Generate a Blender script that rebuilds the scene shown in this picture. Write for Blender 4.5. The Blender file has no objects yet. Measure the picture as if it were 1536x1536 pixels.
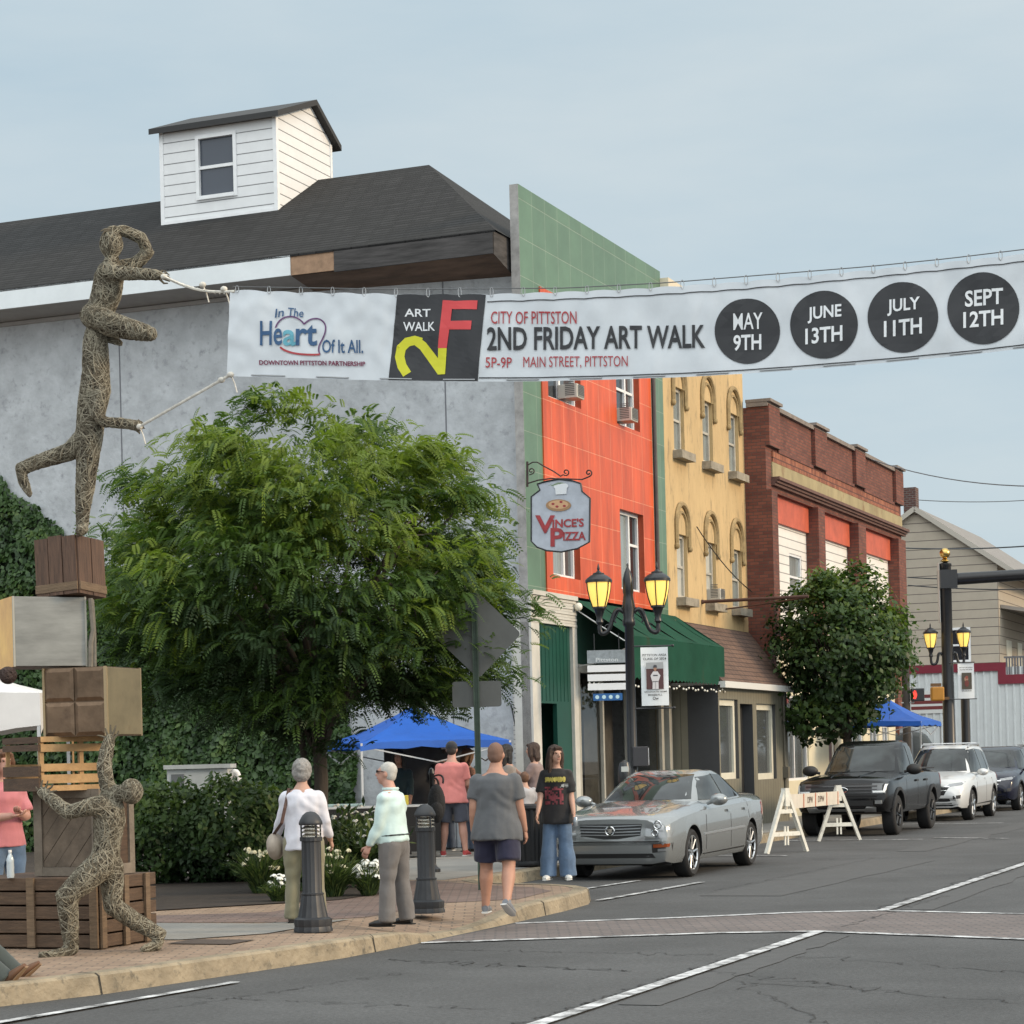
import bpy, bmesh, math, random
import numpy as np
from mathutils import Vector, Matrix, Euler, noise
from mathutils.bvhtree import BVHTree
R_ = math.radians
random.seed(7)
rng = np.random.default_rng(11)
SC = bpy.context.scene
COL = SC.collection
# ---------------------------------------------------------------- camera (level lens with vertical shift and a slight roll)
FPX, ROLL, EYE, PX0, PY0 = 3340.0, 0.025, 1.65, 768.0, 1140.0
cam_d = bpy.data.cameras.new('camera'); cam = bpy.data.objects.new('camera', cam_d); COL.objects.link(cam)
cam_d.sensor_width = 36.0; cam_d.lens = FPX / 1536 * 36.0
cam_d.shift_y = (PY0 - 768) / 1536
cam_d.clip_start = 0.1; cam_d.clip_end = 2000
cr, sr = math.cos(ROLL), math.sin(ROLL)
cam.matrix_world = Matrix(((cr, sr, 0, 0), (0, 0, -1, 0), (-sr, cr, 0, EYE), (0, 0, 0, 1)))
SC.camera = cam
SC.render.engine = 'CYCLES'
SC.cycles.use_denoising = True
SC.cycles.max_bounces = 6
SC.cycles.transparent_max_bounces = 12
SC.view_settings.view_transform = 'Standard'; SC.view_settings.look = 'None'
SC.view_settings.exposure = 0.0; SC.view_settings.gamma = 1.0
# ---------------------------------------------------------------- sky and sun
SUN_EL, SUN_X, SUN_Y = R_(20), 0.97, -0.22        # hazy low sun from the right, a little behind the camera
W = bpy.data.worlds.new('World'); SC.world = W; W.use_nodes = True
nt = W.node_tree; nt.nodes.clear()
n_out = nt.nodes.new('ShaderNodeOutputWorld'); n_bg = nt.nodes.new('ShaderNodeBackground')
sky = nt.nodes.new('ShaderNodeTexSky'); sky.sky_type = 'NISHITA'; sky.sun_disc = False
sky.sun_elevation = SUN_EL; sky.sun_rotation = math.atan2(SUN_X, SUN_Y)
sky.dust_density = 2.0; sky.air_density = 1.0
tc = nt.nodes.new('ShaderNodeTexCoord'); mp = nt.nodes.new('ShaderNodeMapping')
mp.inputs['Scale'].default_value = (2.2, 2.2, 9.0)
nz = nt.nodes.new('ShaderNodeTexNoise'); nz.inputs['Scale'].default_value = 1.6; nz.inputs['Detail'].default_value = 7; nz.inputs['Roughness'].default_value = 0.55
rp = nt.nodes.new('ShaderNodeValToRGB')
rp.color_ramp.elements[0].position = 0.30; rp.color_ramp.elements[0].color = (5.35, 6.7, 7.55, 1)
rp.color_ramp.elements[1].position = 0.72; rp.color_ramp.elements[1].color = (6.9, 7.75, 8.1, 1)
mx = nt.nodes.new('ShaderNodeMix'); mx.data_type = 'RGBA'; mx.inputs['Factor'].default_value = 0.88
nt.links.new(tc.outputs['Generated'], mp.inputs['Vector']); nt.links.new(mp.outputs['Vector'], nz.inputs['Vector'])
nt.links.new(nz.outputs['Fac'], rp.inputs['Fac'])
nt.links.new(sky.outputs['Color'], mx.inputs['A']); nt.links.new(rp.outputs['Color'], mx.inputs['B'])
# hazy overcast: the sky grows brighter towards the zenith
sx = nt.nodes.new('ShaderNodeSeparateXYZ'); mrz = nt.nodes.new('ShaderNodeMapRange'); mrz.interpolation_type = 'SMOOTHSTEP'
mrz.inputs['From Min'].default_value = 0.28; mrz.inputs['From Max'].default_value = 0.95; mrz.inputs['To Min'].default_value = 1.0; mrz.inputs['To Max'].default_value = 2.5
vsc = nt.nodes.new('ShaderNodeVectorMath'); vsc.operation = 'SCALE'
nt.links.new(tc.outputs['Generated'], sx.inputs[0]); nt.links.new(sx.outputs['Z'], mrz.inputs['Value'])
# ... and behind the camera, unseen, as fill added for the shaded walls
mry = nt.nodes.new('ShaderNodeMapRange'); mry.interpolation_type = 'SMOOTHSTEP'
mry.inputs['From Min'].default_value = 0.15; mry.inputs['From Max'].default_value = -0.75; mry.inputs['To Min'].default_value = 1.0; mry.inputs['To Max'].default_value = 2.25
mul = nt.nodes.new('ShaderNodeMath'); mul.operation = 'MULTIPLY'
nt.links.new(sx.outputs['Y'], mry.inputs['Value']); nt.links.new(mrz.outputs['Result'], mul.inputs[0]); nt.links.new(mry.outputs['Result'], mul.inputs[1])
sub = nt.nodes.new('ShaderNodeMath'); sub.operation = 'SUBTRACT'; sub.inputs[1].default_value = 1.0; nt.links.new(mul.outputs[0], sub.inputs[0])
vsc.inputs[0].default_value = (5.9, 5.85, 5.6); nt.links.new(sub.outputs[0], vsc.inputs['Scale'])      # the added sky light is whitish
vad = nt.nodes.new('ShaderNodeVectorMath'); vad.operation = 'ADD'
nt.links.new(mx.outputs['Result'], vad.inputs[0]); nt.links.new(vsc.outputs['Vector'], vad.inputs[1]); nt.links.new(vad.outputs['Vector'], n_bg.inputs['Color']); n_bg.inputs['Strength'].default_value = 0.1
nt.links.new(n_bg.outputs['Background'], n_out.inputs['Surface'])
sun_d = bpy.data.lights.new('sun', 'SUN'); sun_d.energy = 2.6; sun_d.angle = R_(12); sun_d.color = (1.0, 0.76, 0.50)
sun = bpy.data.objects.new('sun', sun_d); COL.objects.link(sun)
_d = Vector((SUN_X, SUN_Y, 0)).normalized() * math.cos(SUN_EL) + Vector((0, 0, math.sin(SUN_EL)))
sun.rotation_euler = _d.to_track_quat('Z', 'Y').to_euler(); sun.location = (30, -10, 40)

# ---------------------------------------------------------------- street frame: s runs up the street, t to its left
DX, DY = 0.375, 0.927
_n = math.hypot(DX, DY); DX /= _n; DY /= _n
PHI = math.atan2(DY, DX)
def Wst(s, t, z=0.0): return Vector((DX * s - DY * t, DY * s + DX * t, z))
def ray(px, py):
    a = (px - PX0) / FPX; b = (PY0 - py) / FPX
    return (a * cr + b * sr, -a * sr + b * cr)
def on_y(px, py, Y):
    u, v = ray(px, py); return Vector((u * Y, Y, EYE + v * Y))
def on_t(px, py, T):
    u, v = ray(px, py); Y = T / (-DY * u + DX); return Vector((u * Y, Y, EYE + v * Y))
def on_z(px, py, z):
    u, v = ray(px, py); Y = (z - EYE) / v; return Vector((u * Y, Y, z))
def to_st(p): return (DX * p[0] + DY * p[1], -DY * p[0] + DX * p[1])

# ---------------------------------------------------------------- materials
MATS = {}
def M(name, col, rough=0.65, metal=0.0, var=0.0, scale=4.0, bump=0.0, bscale=None, emit=0.0, coat=0.0, spec=None, stretch=None, sheen=0.0, stain=None, trans=0.0):
    if name in MATS: return MATS[name]
    m = bpy.data.materials.new(name); m.use_nodes = True; t = m.node_tree
    b = t.nodes['Principled BSDF']
    c = (*col, 1.0)
    b.inputs['Base Color'].default_value = c; b.inputs['Roughness'].default_value = rough; b.inputs['Metallic'].default_value = metal
    if spec is not None: b.inputs['Specular IOR Level'].default_value = spec
    if coat: b.inputs['Coat Weight'].default_value = coat; b.inputs['Coat Roughness'].default_value = 0.04
    if sheen: b.inputs['Sheen Weight'].default_value = sheen
    if emit: b.inputs['Emission Color'].default_value = c; b.inputs['Emission Strength'].default_value = emit
    if var or bump or stain:
        co = t.nodes.new('ShaderNodeTexCoord'); v = co.outputs['Object']
        if stretch:
            mp = t.nodes.new('ShaderNodeMapping'); mp.inputs['Scale'].default_value = stretch
            t.links.new(v, mp.inputs['Vector']); v = mp.outputs['Vector']
    if var:
        n = t.nodes.new('ShaderNodeTexNoise'); n.inputs['Scale'].default_value = scale; n.inputs['Detail'].default_value = 8; n.inputs['Roughness'].default_value = 0.65
        t.links.new(v, n.inputs['Vector'])
        r = t.nodes.new('ShaderNodeValToRGB'); r.color_ramp.elements[0].position = 0.3; r.color_ramp.elements[1].position = 0.7
        r.color_ramp.elements[0].color = (*[x * (1 - var) for x in col], 1); r.color_ramp.elements[1].color = (*[min(1, x * (1 + var)) for x in col], 1)
        t.links.new(n.outputs['Fac'], r.inputs['Fac']); src = r.outputs['Color']
        if stain:
            n2 = t.nodes.new('ShaderNodeTexNoise'); n2.inputs['Scale'].default_value = stain[1]; n2.inputs['Detail'].default_value = 10; n2.inputs['Roughness'].default_value = 0.7
            t.links.new(v, n2.inputs['Vector'])
            r2 = t.nodes.new('ShaderNodeValToRGB'); r2.color_ramp.elements[0].position = stain[2]; r2.color_ramp.elements[1].position = stain[2] + 0.14
            r2.color_ramp.elements[0].color = (0, 0, 0, 1); r2.color_ramp.elements[1].color = (1, 1, 1, 1)
            t.links.new(n2.outputs['Fac'], r2.inputs['Fac'])
            mm = t.nodes.new('ShaderNodeMix'); mm.data_type = 'RGBA'; mm.inputs['B'].default_value = (*stain[0], 1)
            t.links.new(r2.outputs['Color'], mm.inputs['Factor']); t.links.new(src, mm.inputs['A']); src = mm.outputs['Result']
        t.links.new(src, b.inputs['Base Color'])
    if bump:
        n = t.nodes.new('ShaderNodeTexNoise'); n.inputs['Scale'].default_value = bscale or scale * 4; n.inputs['Detail'].default_value = 6
        t.links.new(v, n.inputs['Vector'])
        bp = t.nodes.new('ShaderNodeBump'); bp.inputs['Strength'].default_value = min(1, bump); bp.inputs['Distance'].default_value = 0.02
        t.links.new(n.outputs['Fac'], bp.inputs['Height']); t.links.new(bp.outputs['Normal'], b.inputs['Normal'])
    MATS[name] = m
    return m
def grid_mat(name, c1, c2, cm, bw, bh, mortar, rough=0.8, offset=0.5, wall=True, bump=0.4, noise_var=0.25, coat=0, squash=1.0, nscale=2.5, bias=0.0, metal=0.0, streak=None):
    """bricks / panels / pavers: a Brick texture over (along, up) or over the ground"""
    if name in MATS: return MATS[name]
    m = bpy.data.materials.new(name); m.use_nodes = True; t = m.node_tree; b = t.nodes['Principled BSDF']
    b.inputs['Roughness'].default_value = rough; b.inputs['Metallic'].default_value = metal
    if coat: b.inputs['Coat Weight'].default_value = coat; b.inputs['Coat Roughness'].default_value = 0.15
    co = t.nodes.new('ShaderNodeTexCoord'); v = co.outputs['Object']
    if wall:
        sp = t.nodes.new('ShaderNodeSeparateXYZ'); t.links.new(v, sp.inputs[0])
        ad = t.nodes.new('ShaderNodeMath'); ad.operation = 'ADD'; t.links.new(sp.outputs[0], ad.inputs[0]); t.links.new(sp.outputs[1], ad.inputs[1])
        cb = t.nodes.new('ShaderNodeCombineXYZ'); t.links.new(ad.outputs[0], cb.inputs[0]); t.links.new(sp.outputs[2], cb.inputs[1]); v2 = cb.outputs[0]
    else: v2 = v
    br = t.nodes.new('ShaderNodeTexBrick'); t.links.new(v2, br.inputs['Vector'])
    br.inputs['Color1'].default_value = (*c1, 1); br.inputs['Color2'].default_value = (*c2, 1); br.inputs['Mortar'].default_value = (*cm, 1)
    br.inputs['Scale'].default_value = 1.0; br.inputs['Brick Width'].default_value = bw; br.inputs['Row Height'].default_value = bh
    br.inputs['Mortar Size'].default_value = mortar; br.inputs['Mortar Smooth'].default_value = 0.2; br.inputs['Bias'].default_value = bias
    br.offset = offset; br.squash = squash
    n = t.nodes.new('ShaderNodeTexNoise'); n.inputs['Scale'].default_value = nscale; n.inputs['Detail'].default_value = 9; n.inputs['Roughness'].default_value = 0.7
    if streak:
        mp = t.nodes.new('ShaderNodeMapping'); mp.inputs['Scale'].default_value = streak; t.links.new(v, mp.inputs['Vector']); t.links.new(mp.outputs['Vector'], n.inputs['Vector'])
    else: t.links.new(v, n.inputs['Vector'])
    mr = t.nodes.new('ShaderNodeMapRange'); mr.inputs['From Min'].default_value = 0.25; mr.inputs['From Max'].default_value = 0.75
    mr.inputs['To Min'].default_value = 1 - noise_var; mr.inputs['To Max'].default_value = 1 + noise_var
    t.links.new(n.outputs['Fac'], mr.inputs['Value'])
    vm = t.nodes.new('ShaderNodeVectorMath'); vm.operation = 'SCALE'; t.links.new(br.outputs['Color'], vm.inputs[0]); t.links.new(mr.outputs['Result'], vm.inputs['Scale'])
    t.links.new(vm.outputs['Vector'], b.inputs['Base Color'])
    bp = t.nodes.new('ShaderNodeBump'); bp.inputs['Strength'].default_value = bump; bp.inputs['Distance'].default_value = 0.01; bp.invert = True
    t.links.new(br.outputs['Fac'], bp.inputs['Height']); t.links.new(bp.outputs['Normal'], b.inputs['Normal'])
    MATS[name] = m
    return m

# ---------------------------------------------------------------- mesh builder
class MB:
    def __init__(self): self.v = []; self.f = []; self.mi = []
    def add(self, vs, fs, mi=0):
        o = len(self.v); self.v.extend([tuple(p) for p in vs])
        for f in fs: self.f.append(tuple(i + o for i in f)); self.mi.append(mi)
        return self
    def quad(self, *p, mi=0): return self.add(p, [tuple(range(len(p)))], mi)
    def box(self, x0, x1, y0, y1, z0, z1, mi=0, mat=None):
        vs = [Vector(p) for p in ((x0, y0, z0), (x1, y0, z0), (x1, y1, z0), (x0, y1, z0), (x0, y0, z1), (x1, y0, z1), (x1, y1, z1), (x0, y1, z1))]
        if mat is not None: vs = [mat @ p for p in vs]
        return self.add(vs, [(0, 3, 2, 1), (4, 5, 6, 7), (0, 1, 5, 4), (1, 2, 6, 5), (2, 3, 7, 6), (3, 0, 4, 7)], mi)
    def bar(self, a, b, w, h, mi=0, up=(0, 0, 1)):
        """a straight square bar from a to b"""
        a, b = Vector(a), Vector(b); d = (b - a).normalized(); u = Vector(up)
        if abs(d.dot(u)) > 0.98: u = Vector((0, 1, 0))
        x = d.cross(u).normalized() * w / 2; y = x.cross(d).normalized() * h / 2
        vs = [a - x - y, a + x - y, a + x + y, a - x + y, b - x - y, b + x - y, b + x + y, b - x + y]
        return self.add(vs, [(0, 3, 2, 1), (4, 5, 6, 7), (0, 1, 5, 4), (1, 2, 6, 5), (2, 3, 7, 6), (3, 0, 4, 7)], mi)
    def prism(self, pts, off, mi=0, mi_side=None):
        """closed polygon pts (3-D) extruded by vector off"""
        off = Vector(off); n = len(pts); a = [Vector(p) for p in pts]; b = [p + off for p in a]
        self.add(a + b, [tuple(range(n))[::-1], tuple(range(n, 2 * n))], mi)
        return self.add(a + b, [(i, (i + 1) % n, n + (i + 1) % n, n + i) for i in range(n)], mi if mi_side is None else mi_side)
    def tube(self, pts, rad, n=8, mi=0, cap=True, side=None, flat=None):
        pts = [Vector(p) for p in pts]; k = len(pts)
        rad = [rad] * k if isinstance(rad, (int, float)) else list(rad)
        rad2 = rad if flat is None else [r * flat for r in rad] if isinstance(flat, (int, float)) else list(flat)
        T = [(pts[min(i + 1, k - 1)] - pts[max(i - 1, 0)]).normalized() for i in range(k)]
        if side is not None: x = Vector(side)
        else:
            x = Vector((1, 0, 0)) if abs(T[0].x) < 0.8 else Vector((0, 1, 0))
        vs = []
        for i in range(k):
            x = (x - T[i] * x.dot(T[i]))
            if x.length < 1e-5: x = T[i].orthogonal()
            x.normalize(); y = T[i].cross(x)
            for j in range(n):
                a = 2 * math.pi * j / n
                vs.append(pts[i] + x * (math.cos(a) * rad[i]) + y * (math.sin(a) * rad2[i]))
        fs = [(i * n + j, i * n + (j + 1) % n, (i + 1) * n + (j + 1) % n, (i + 1) * n + j) for i in range(k - 1) for j in range(n)]
        if cap: fs += [tuple(range(n))[::-1], tuple((k - 1) * n + j for j in range(n))]
        return self.add(vs, fs, mi)
    def lathe(self, prof, n=20, c=(0, 0, 0), mi=0, axis='z', flute=0.0, cap=True):
        vs = []; c = Vector(c)
        for r, z in prof:
            for j in range(n):
                a = 2 * math.pi * j / n; rr = r
                if flute and r > 0.01: rr = r * (1 - flute * (j % 2))
                p = (rr * math.cos(a), rr * math.sin(a), z)
                if axis == 'y': p = (p[0], -p[2], p[1])
                if axis == 'x': p = (p[2], p[0], p[1])
                vs.append(c + Vector(p))
        k = len(prof)
        fs = [(i * n + j, i * n + (j + 1) % n, (i + 1) * n + (j + 1) % n, (i + 1) * n + j) for i in range(k - 1) for j in range(n)]
        if cap and prof[0][0] > 1e-4: fs.append(tuple(range(n))[::-1])
        if cap and prof[-1][0] > 1e-4: fs.append(tuple((k - 1) * n + j for j in range(n)))
        return self.add(vs, fs, mi)
    def ball(self, c, r, n=14, m=9, mi=0, mat=None):
        r = (r, r, r) if isinstance(r, (int, float)) else r; c = Vector(c); vs = []
        for i in range(m + 1):
            th = math.pi * i / m
            for j in range(n):
                a = 2 * math.pi * j / n
                p = Vector((r[0] * math.sin(th) * math.cos(a), r[1] * math.sin(th) * math.sin(a), r[2] * math.cos(th)))
                if mat is not None: p = mat @ p
                vs.append(c + p)
        return self.add(vs, [(i * n + j, (i + 1) * n + j, (i + 1) * n + (j + 1) % n, i * n + (j + 1) % n) for i in range(m) for j in range(n)], mi)
    def holed_wall(self, x0, x1, z0, z1, holes, y=0.0, depth=0.14, mi=0, mi_rev=None):
        """wall in the x-z plane facing -y with rectangular openings (a,b,c,d)=(x0,x1,z0,z1) and their reveals"""
        xs = sorted({x0, x1, *[h[0] for h in holes], *[h[1] for h in holes]}); zs = sorted({z0, z1, *[h[2] for h in holes], *[h[3] for h in holes]})
        for i in range(len(xs) - 1):
            for j in range(len(zs) - 1):
                cx, cz = (xs[i] + xs[i + 1]) / 2, (zs[j] + zs[j + 1]) / 2
                if any(h[0] < cx < h[1] and h[2] < cz < h[3] for h in holes): continue
                self.quad((xs[i], y, zs[j]), (xs[i + 1], y, zs[j]), (xs[i + 1], y, zs[j + 1]), (xs[i], y, zs[j + 1]), mi=mi)
        q = mi if mi_rev is None else mi_rev
        for a, b, c, d in holes:
            y2 = y + depth
            self.quad((a, y, c), (a, y, d), (a, y2, d), (a, y2, c), mi=q); self.quad((b, y, d), (b, y, c), (b, y2, c), (b, y2, d), mi=q)
            self.quad((a, y, d), (b, y, d), (b, y2, d), (a, y2, d), mi=q); self.quad((b, y, c), (a, y, c), (a, y2, c), (b, y2, c), mi=q)
        return self
    def mesh(self, name, mats, smooth=None):
        me = bpy.data.meshes.new(name); me.from_pydata(self.v, [], self.f)
        mats = mats if isinstance(mats, (list, tuple)) else [mats]
        for m in mats: me.materials.append(m)
        if len(mats) > 1: me.polygons.foreach_set('material_index', self.mi)
        finish(me, smooth); return me
    def build(self, name, mats, parent=None, smooth=None, bevel=0.0, loc=None):
        o = bpy.data.objects.new(name, self.mesh(name, mats, smooth)); COL.objects.link(o)
        if parent is not None: o.parent = parent
        if loc is not None: o.location = loc
        if bevel:
            b = o.modifiers.new('bevel', 'BEVEL'); b.width = bevel; b.segments = 2; b.limit_method = 'ANGLE'
        return o
def finish(me, smooth):
    me.validate(); me.update()
    if smooth is not None:
        me.polygons.foreach_set('use_smooth', [True] * len(me.polygons))
        if smooth < 180:
            bm = bmesh.new(); bm.from_mesh(me); lim = R_(smooth)
            for e in bm.edges:
                if len(e.link_faces) == 2 and e.calc_face_angle(0) > lim: e.smooth = False
            bm.to_mesh(me); bm.free()
def obj_from(me, name, parent=None):
    o = bpy.data.objects.new(name, me); COL.objects.link(o)
    if parent is not None: o.parent = parent
    return o
def tag(o, label=None, cat=None, group=None, kind=None):
    if label: o['label'] = label
    if cat: o['category'] = cat
    if group: o['group'] = group
    if kind: o['kind'] = kind
    return o
def thing(name, label, cat, loc=(0, 0, 0), rz=0.0, group=None):
    o = bpy.data.objects.new(name, None); COL.objects.link(o); o.location = loc; o.rotation_euler = (0, 0, rz); o.empty_display_size = 0.3
    return tag(o, label, cat, group)
def copy_thing(root, loc, rz=None, label=None):
    def rec(o, par):
        c = o.copy(); COL.objects.link(c)
        if par is not None: c.parent = par
        for ch in [x for x in bpy.data.objects if x.parent == o]: rec(ch, c)
        return c
    r = rec(root, None); r.location = loc
    if rz is not None: r.rotation_euler = (0, 0, rz)
    if label: r['label'] = label
    return r
def baked(o):
    """apply the modifiers of o and return its mesh"""
    dg = bpy.context.evaluated_depsgraph_get(); ev = o.evaluated_get(dg)
    me = bpy.data.meshes.new_from_object(ev); return me
def remeshed(mb, voxel=0.014, smooth_it=4, name='m', fac=0.5):
    me = mb.mesh(name, [M('tmp', (0.5, 0.5, 0.5))]); o = bpy.data.objects.new(name, me); COL.objects.link(o)
    r = o.modifiers.new('r', 'REMESH'); r.mode = 'VOXEL'; r.voxel_size = voxel
    if smooth_it:
        s = o.modifiers.new('s', 'SMOOTH'); s.factor = fac; s.iterations = smooth_it
    out = baked(o); bpy.data.objects.remove(o)
    out.materials.clear(); return out
_TXT = {}
def text2d(txt, bold=0.0, shear=0.0):
    """outline of a line of lettering: list of 2-D verts normalised to its box, faces, aspect"""
    k = (txt, bold, shear)
    if k in _TXT: return _TXT[k]
    cu = bpy.data.curves.new('t', 'FONT'); cu.body = txt; cu.size = 1.0; cu.offset = bold; cu.shear = shear; cu.resolution_u = 3; cu.fill_mode = 'FRONT'
    o = bpy.data.objects.new('t', cu); COL.objects.link(o)
    me = baked(o); bpy.data.objects.remove(o)
    vs = np.array([v.co[:2] for v in me.vertices]); fs = [tuple(p.vertices) for p in me.polygons]
    lo, hi = vs.min(0), vs.max(0); asp = (hi[0] - lo[0]) / (hi[1] - lo[1])
    vs = (vs - lo) / (hi - lo)
    _TXT[k] = (vs, fs, asp); return _TXT[k]
def put_text(mb, txt, x0, x1, z0, z1, fn, bold=0.0, shear=0.0, mi=0):
    """lettering filling the box x0..x1, z0..z1; fn maps (x,z) to a 3-D point"""
    vs, fs, _ = text2d(txt, bold, shear)
    mb.add([fn(x0 + (x1 - x0) * v[0], z0 + (z1 - z0) * v[1]) for v in vs], fs, mi)
def leaf_mesh(name, P, A, B, mats, mi=None, fold=0.0, parent=None, taper=True):
    """many leaves: centre P, half-length vector A, half-width vector B, one diamond-shaped face each"""
    n = len(P); V = np.empty((n, 4, 3))
    V[:, 0] = P - A; V[:, 1] = P + B * 1.0 - A * 0.1; V[:, 2] = P + A; V[:, 3] = P - B * 1.0 - A * 0.1
    me = bpy.data.meshes.new(name); me.vertices.add(n * 4); me.vertices.foreach_set('co', V.reshape(-1))
    me.loops.add(n * 4); me.loops.foreach_set('vertex_index', np.arange(n * 4, dtype=np.int32))
    me.polygons.add(n); me.polygons.foreach_set('loop_start', np.arange(0, n * 4, 4, dtype=np.int32)); me.polygons.foreach_set('loop_total', np.full(n, 4, dtype=np.int32))
    for m in (mats if isinstance(mats, (list, tuple)) else [mats]): me.materials.append(m)
    if mi is not None: me.polygons.foreach_set('material_index', np.asarray(mi, dtype=np.int32))
    me.update(); me.validate()
    return obj_from(me, name, parent)
def leaf_mat(name, col, trans=0.35, rough=0.55):
    if name in MATS: return MATS[name]
    m = bpy.data.materials.new(name); m.use_nodes = True; t = m.node_tree; b = t.nodes['Principled BSDF']
    b.inputs['Base Color'].default_value = (*col, 1); b.inputs['Roughness'].default_value = rough; b.inputs['Specular IOR Level'].default_value = 0.3
    tr = t.nodes.new('ShaderNodeBsdfTranslucent'); tr.inputs['Color'].default_value = (col[0] * 1.3, col[1] * 1.4, col[2] * 0.7, 1)
    ms = t.nodes.new('ShaderNodeMixShader'); ms.inputs['Fac'].default_value = trans
    t.links.new(b.outputs[0], ms.inputs[1]); t.links.new(tr.outputs[0], ms.inputs[2]); t.links.new(ms.outputs[0], t.nodes['Material Output'].inputs['Surface'])
    MATS[name] = m; return m
BLACK = M('black_metal', (0.012, 0.013, 0.016), 0.35, var=0.2, scale=8)
WHITE = M('white_paint', (0.72, 0.73, 0.74), 0.5, var=0.06, scale=6)
GLASS = M('window_glass', (0.02, 0.025, 0.03), 0.04, spec=0.8)
# ================================================================ ground
asphalt = M('asphalt', (0.060, 0.061, 0.062), 0.85, var=0.30, scale=0.45, bump=0.4, bscale=55, stain=((0.045, 0.046, 0.047), 0.35, 0.55))
# fine grain on the asphalt
_t = asphalt.node_tree; _b = _t.nodes['Principled BSDF']; _src = _b.inputs['Base Color'].links[0].from_socket
_co = _t.nodes.new('ShaderNodeTexCoord'); _n2 = _t.nodes.new('ShaderNodeTexNoise'); _n2.inputs['Scale'].default_value = 26; _n2.inputs['Detail'].default_value = 5; _n2.inputs['Roughness'].default_value = 0.8
_t.links.new(_co.outputs['Object'], _n2.inputs['Vector'])
_mr = _t.nodes.new('ShaderNodeMapRange'); _mr.inputs['From Min'].default_value = 0.3; _mr.inputs['From Max'].default_value = 0.7; _mr.inputs['To Min'].default_value = 0.55; _mr.inputs['To Max'].default_value = 1.55
_vm = _t.nodes.new('ShaderNodeVectorMath'); _vm.operation = 'SCALE'
_t.links.new(_n2.outputs['Fac'], _mr.inputs['Value']); _t.links.new(_src, _vm.inputs[0]); _t.links.new(_mr.outputs['Result'], _vm.inputs['Scale']); _t.links.new(_vm.outputs['Vector'], _b.inputs['Base Color'])
road = MB().quad((-600, -60, 0), (600, -60, 0), (600, 1200, 0), (-600, 1200, 0)).build('road', asphalt); tag(road, kind='structure')
pavers = grid_mat('tan_pavers', (0.30, 0.215, 0.15), (0.24, 0.165, 0.115), (0.15, 0.115, 0.085), 0.21, 0.105, 0.009, 0.85, wall=False, bump=0.55, noise_var=0.32, nscale=1.6)
redpavers = grid_mat('brown_pavers', (0.19, 0.135, 0.115), (0.15, 0.098, 0.082), (0.085, 0.07, 0.06), 0.21, 0.105, 0.009, 0.85, wall=False, bump=0.55, noise_var=0.3, nscale=1.4)
concrete = M('concrete', (0.235, 0.225, 0.205), 0.85, var=0.16, scale=1.4, bump=0.25, bscale=30, stain=((0.17, 0.16, 0.145), 1.1, 0.56))
kerbmat = M('kerb_stone', (0.25, 0.205, 0.14), 0.85, var=0.32, scale=3.2, bump=0.9, bscale=18, stain=((0.10, 0.088, 0.066), 8.0, 0.55))
soil = M('mulch', (0.035, 0.026, 0.02), 0.95, var=0.4, scale=9, bump=0.9, bscale=30)
KERB = [(3, 22), (7, 15.2), (9.2, 12.2), (11, 10.55), (12.2, 9.75), (13.2, 9.28), (14.1, 8.97), (15.9, 8.66), (17.0, 8.47), (18.2, 8.44), (18.9, 8.45), (19.7, 8.46), (20.4, 8.47), (21.4, 8.5), (22.6, 8.55), (23.6, 8.66), (24.2, 8.85), (24.65, 9.15), (24.95, 9.6), (25.1, 10.1), (25.3, 10.6), (25.8, 10.95), (26.6, 11.12), (29, 11.15), (40, 11.15), (52, 11.15), (63, 11.2), (64.5, 11.8), (65.3, 13.2), (65.6, 15.5), (65.7, 40)]
def kerb_h(s):
    if s < 17.9: return 0.15
    if s < 19.2: return 0.15 - (s - 17.9) / 1.3 * 0.13
    if s < 20.1: return 0.02
    if s < 21.4: return 0.02 + (s - 20.1) / 1.3 * 0.13
    return 0.15
def offset_line(L, d):
    out = []
    for i, p in enumerate(L):
        a = L[max(i - 1, 0)]; b = L[min(i + 1, len(L) - 1)]
        dx, dy = b[0] - a[0], b[1] - a[1]; l = math.hypot(dx, dy); out.append((p[0] - dy / l * d, p[1] + dx / l * d))
    return out
K0 = [(p[0], p[1], kerb_h(p[0]) if p[1] < 9 else 0.15) for p in KERB]
k_in = offset_line(KERB, 0.20); k_in2 = offset_line(KERB, 1.0)
kb = MB()
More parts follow.
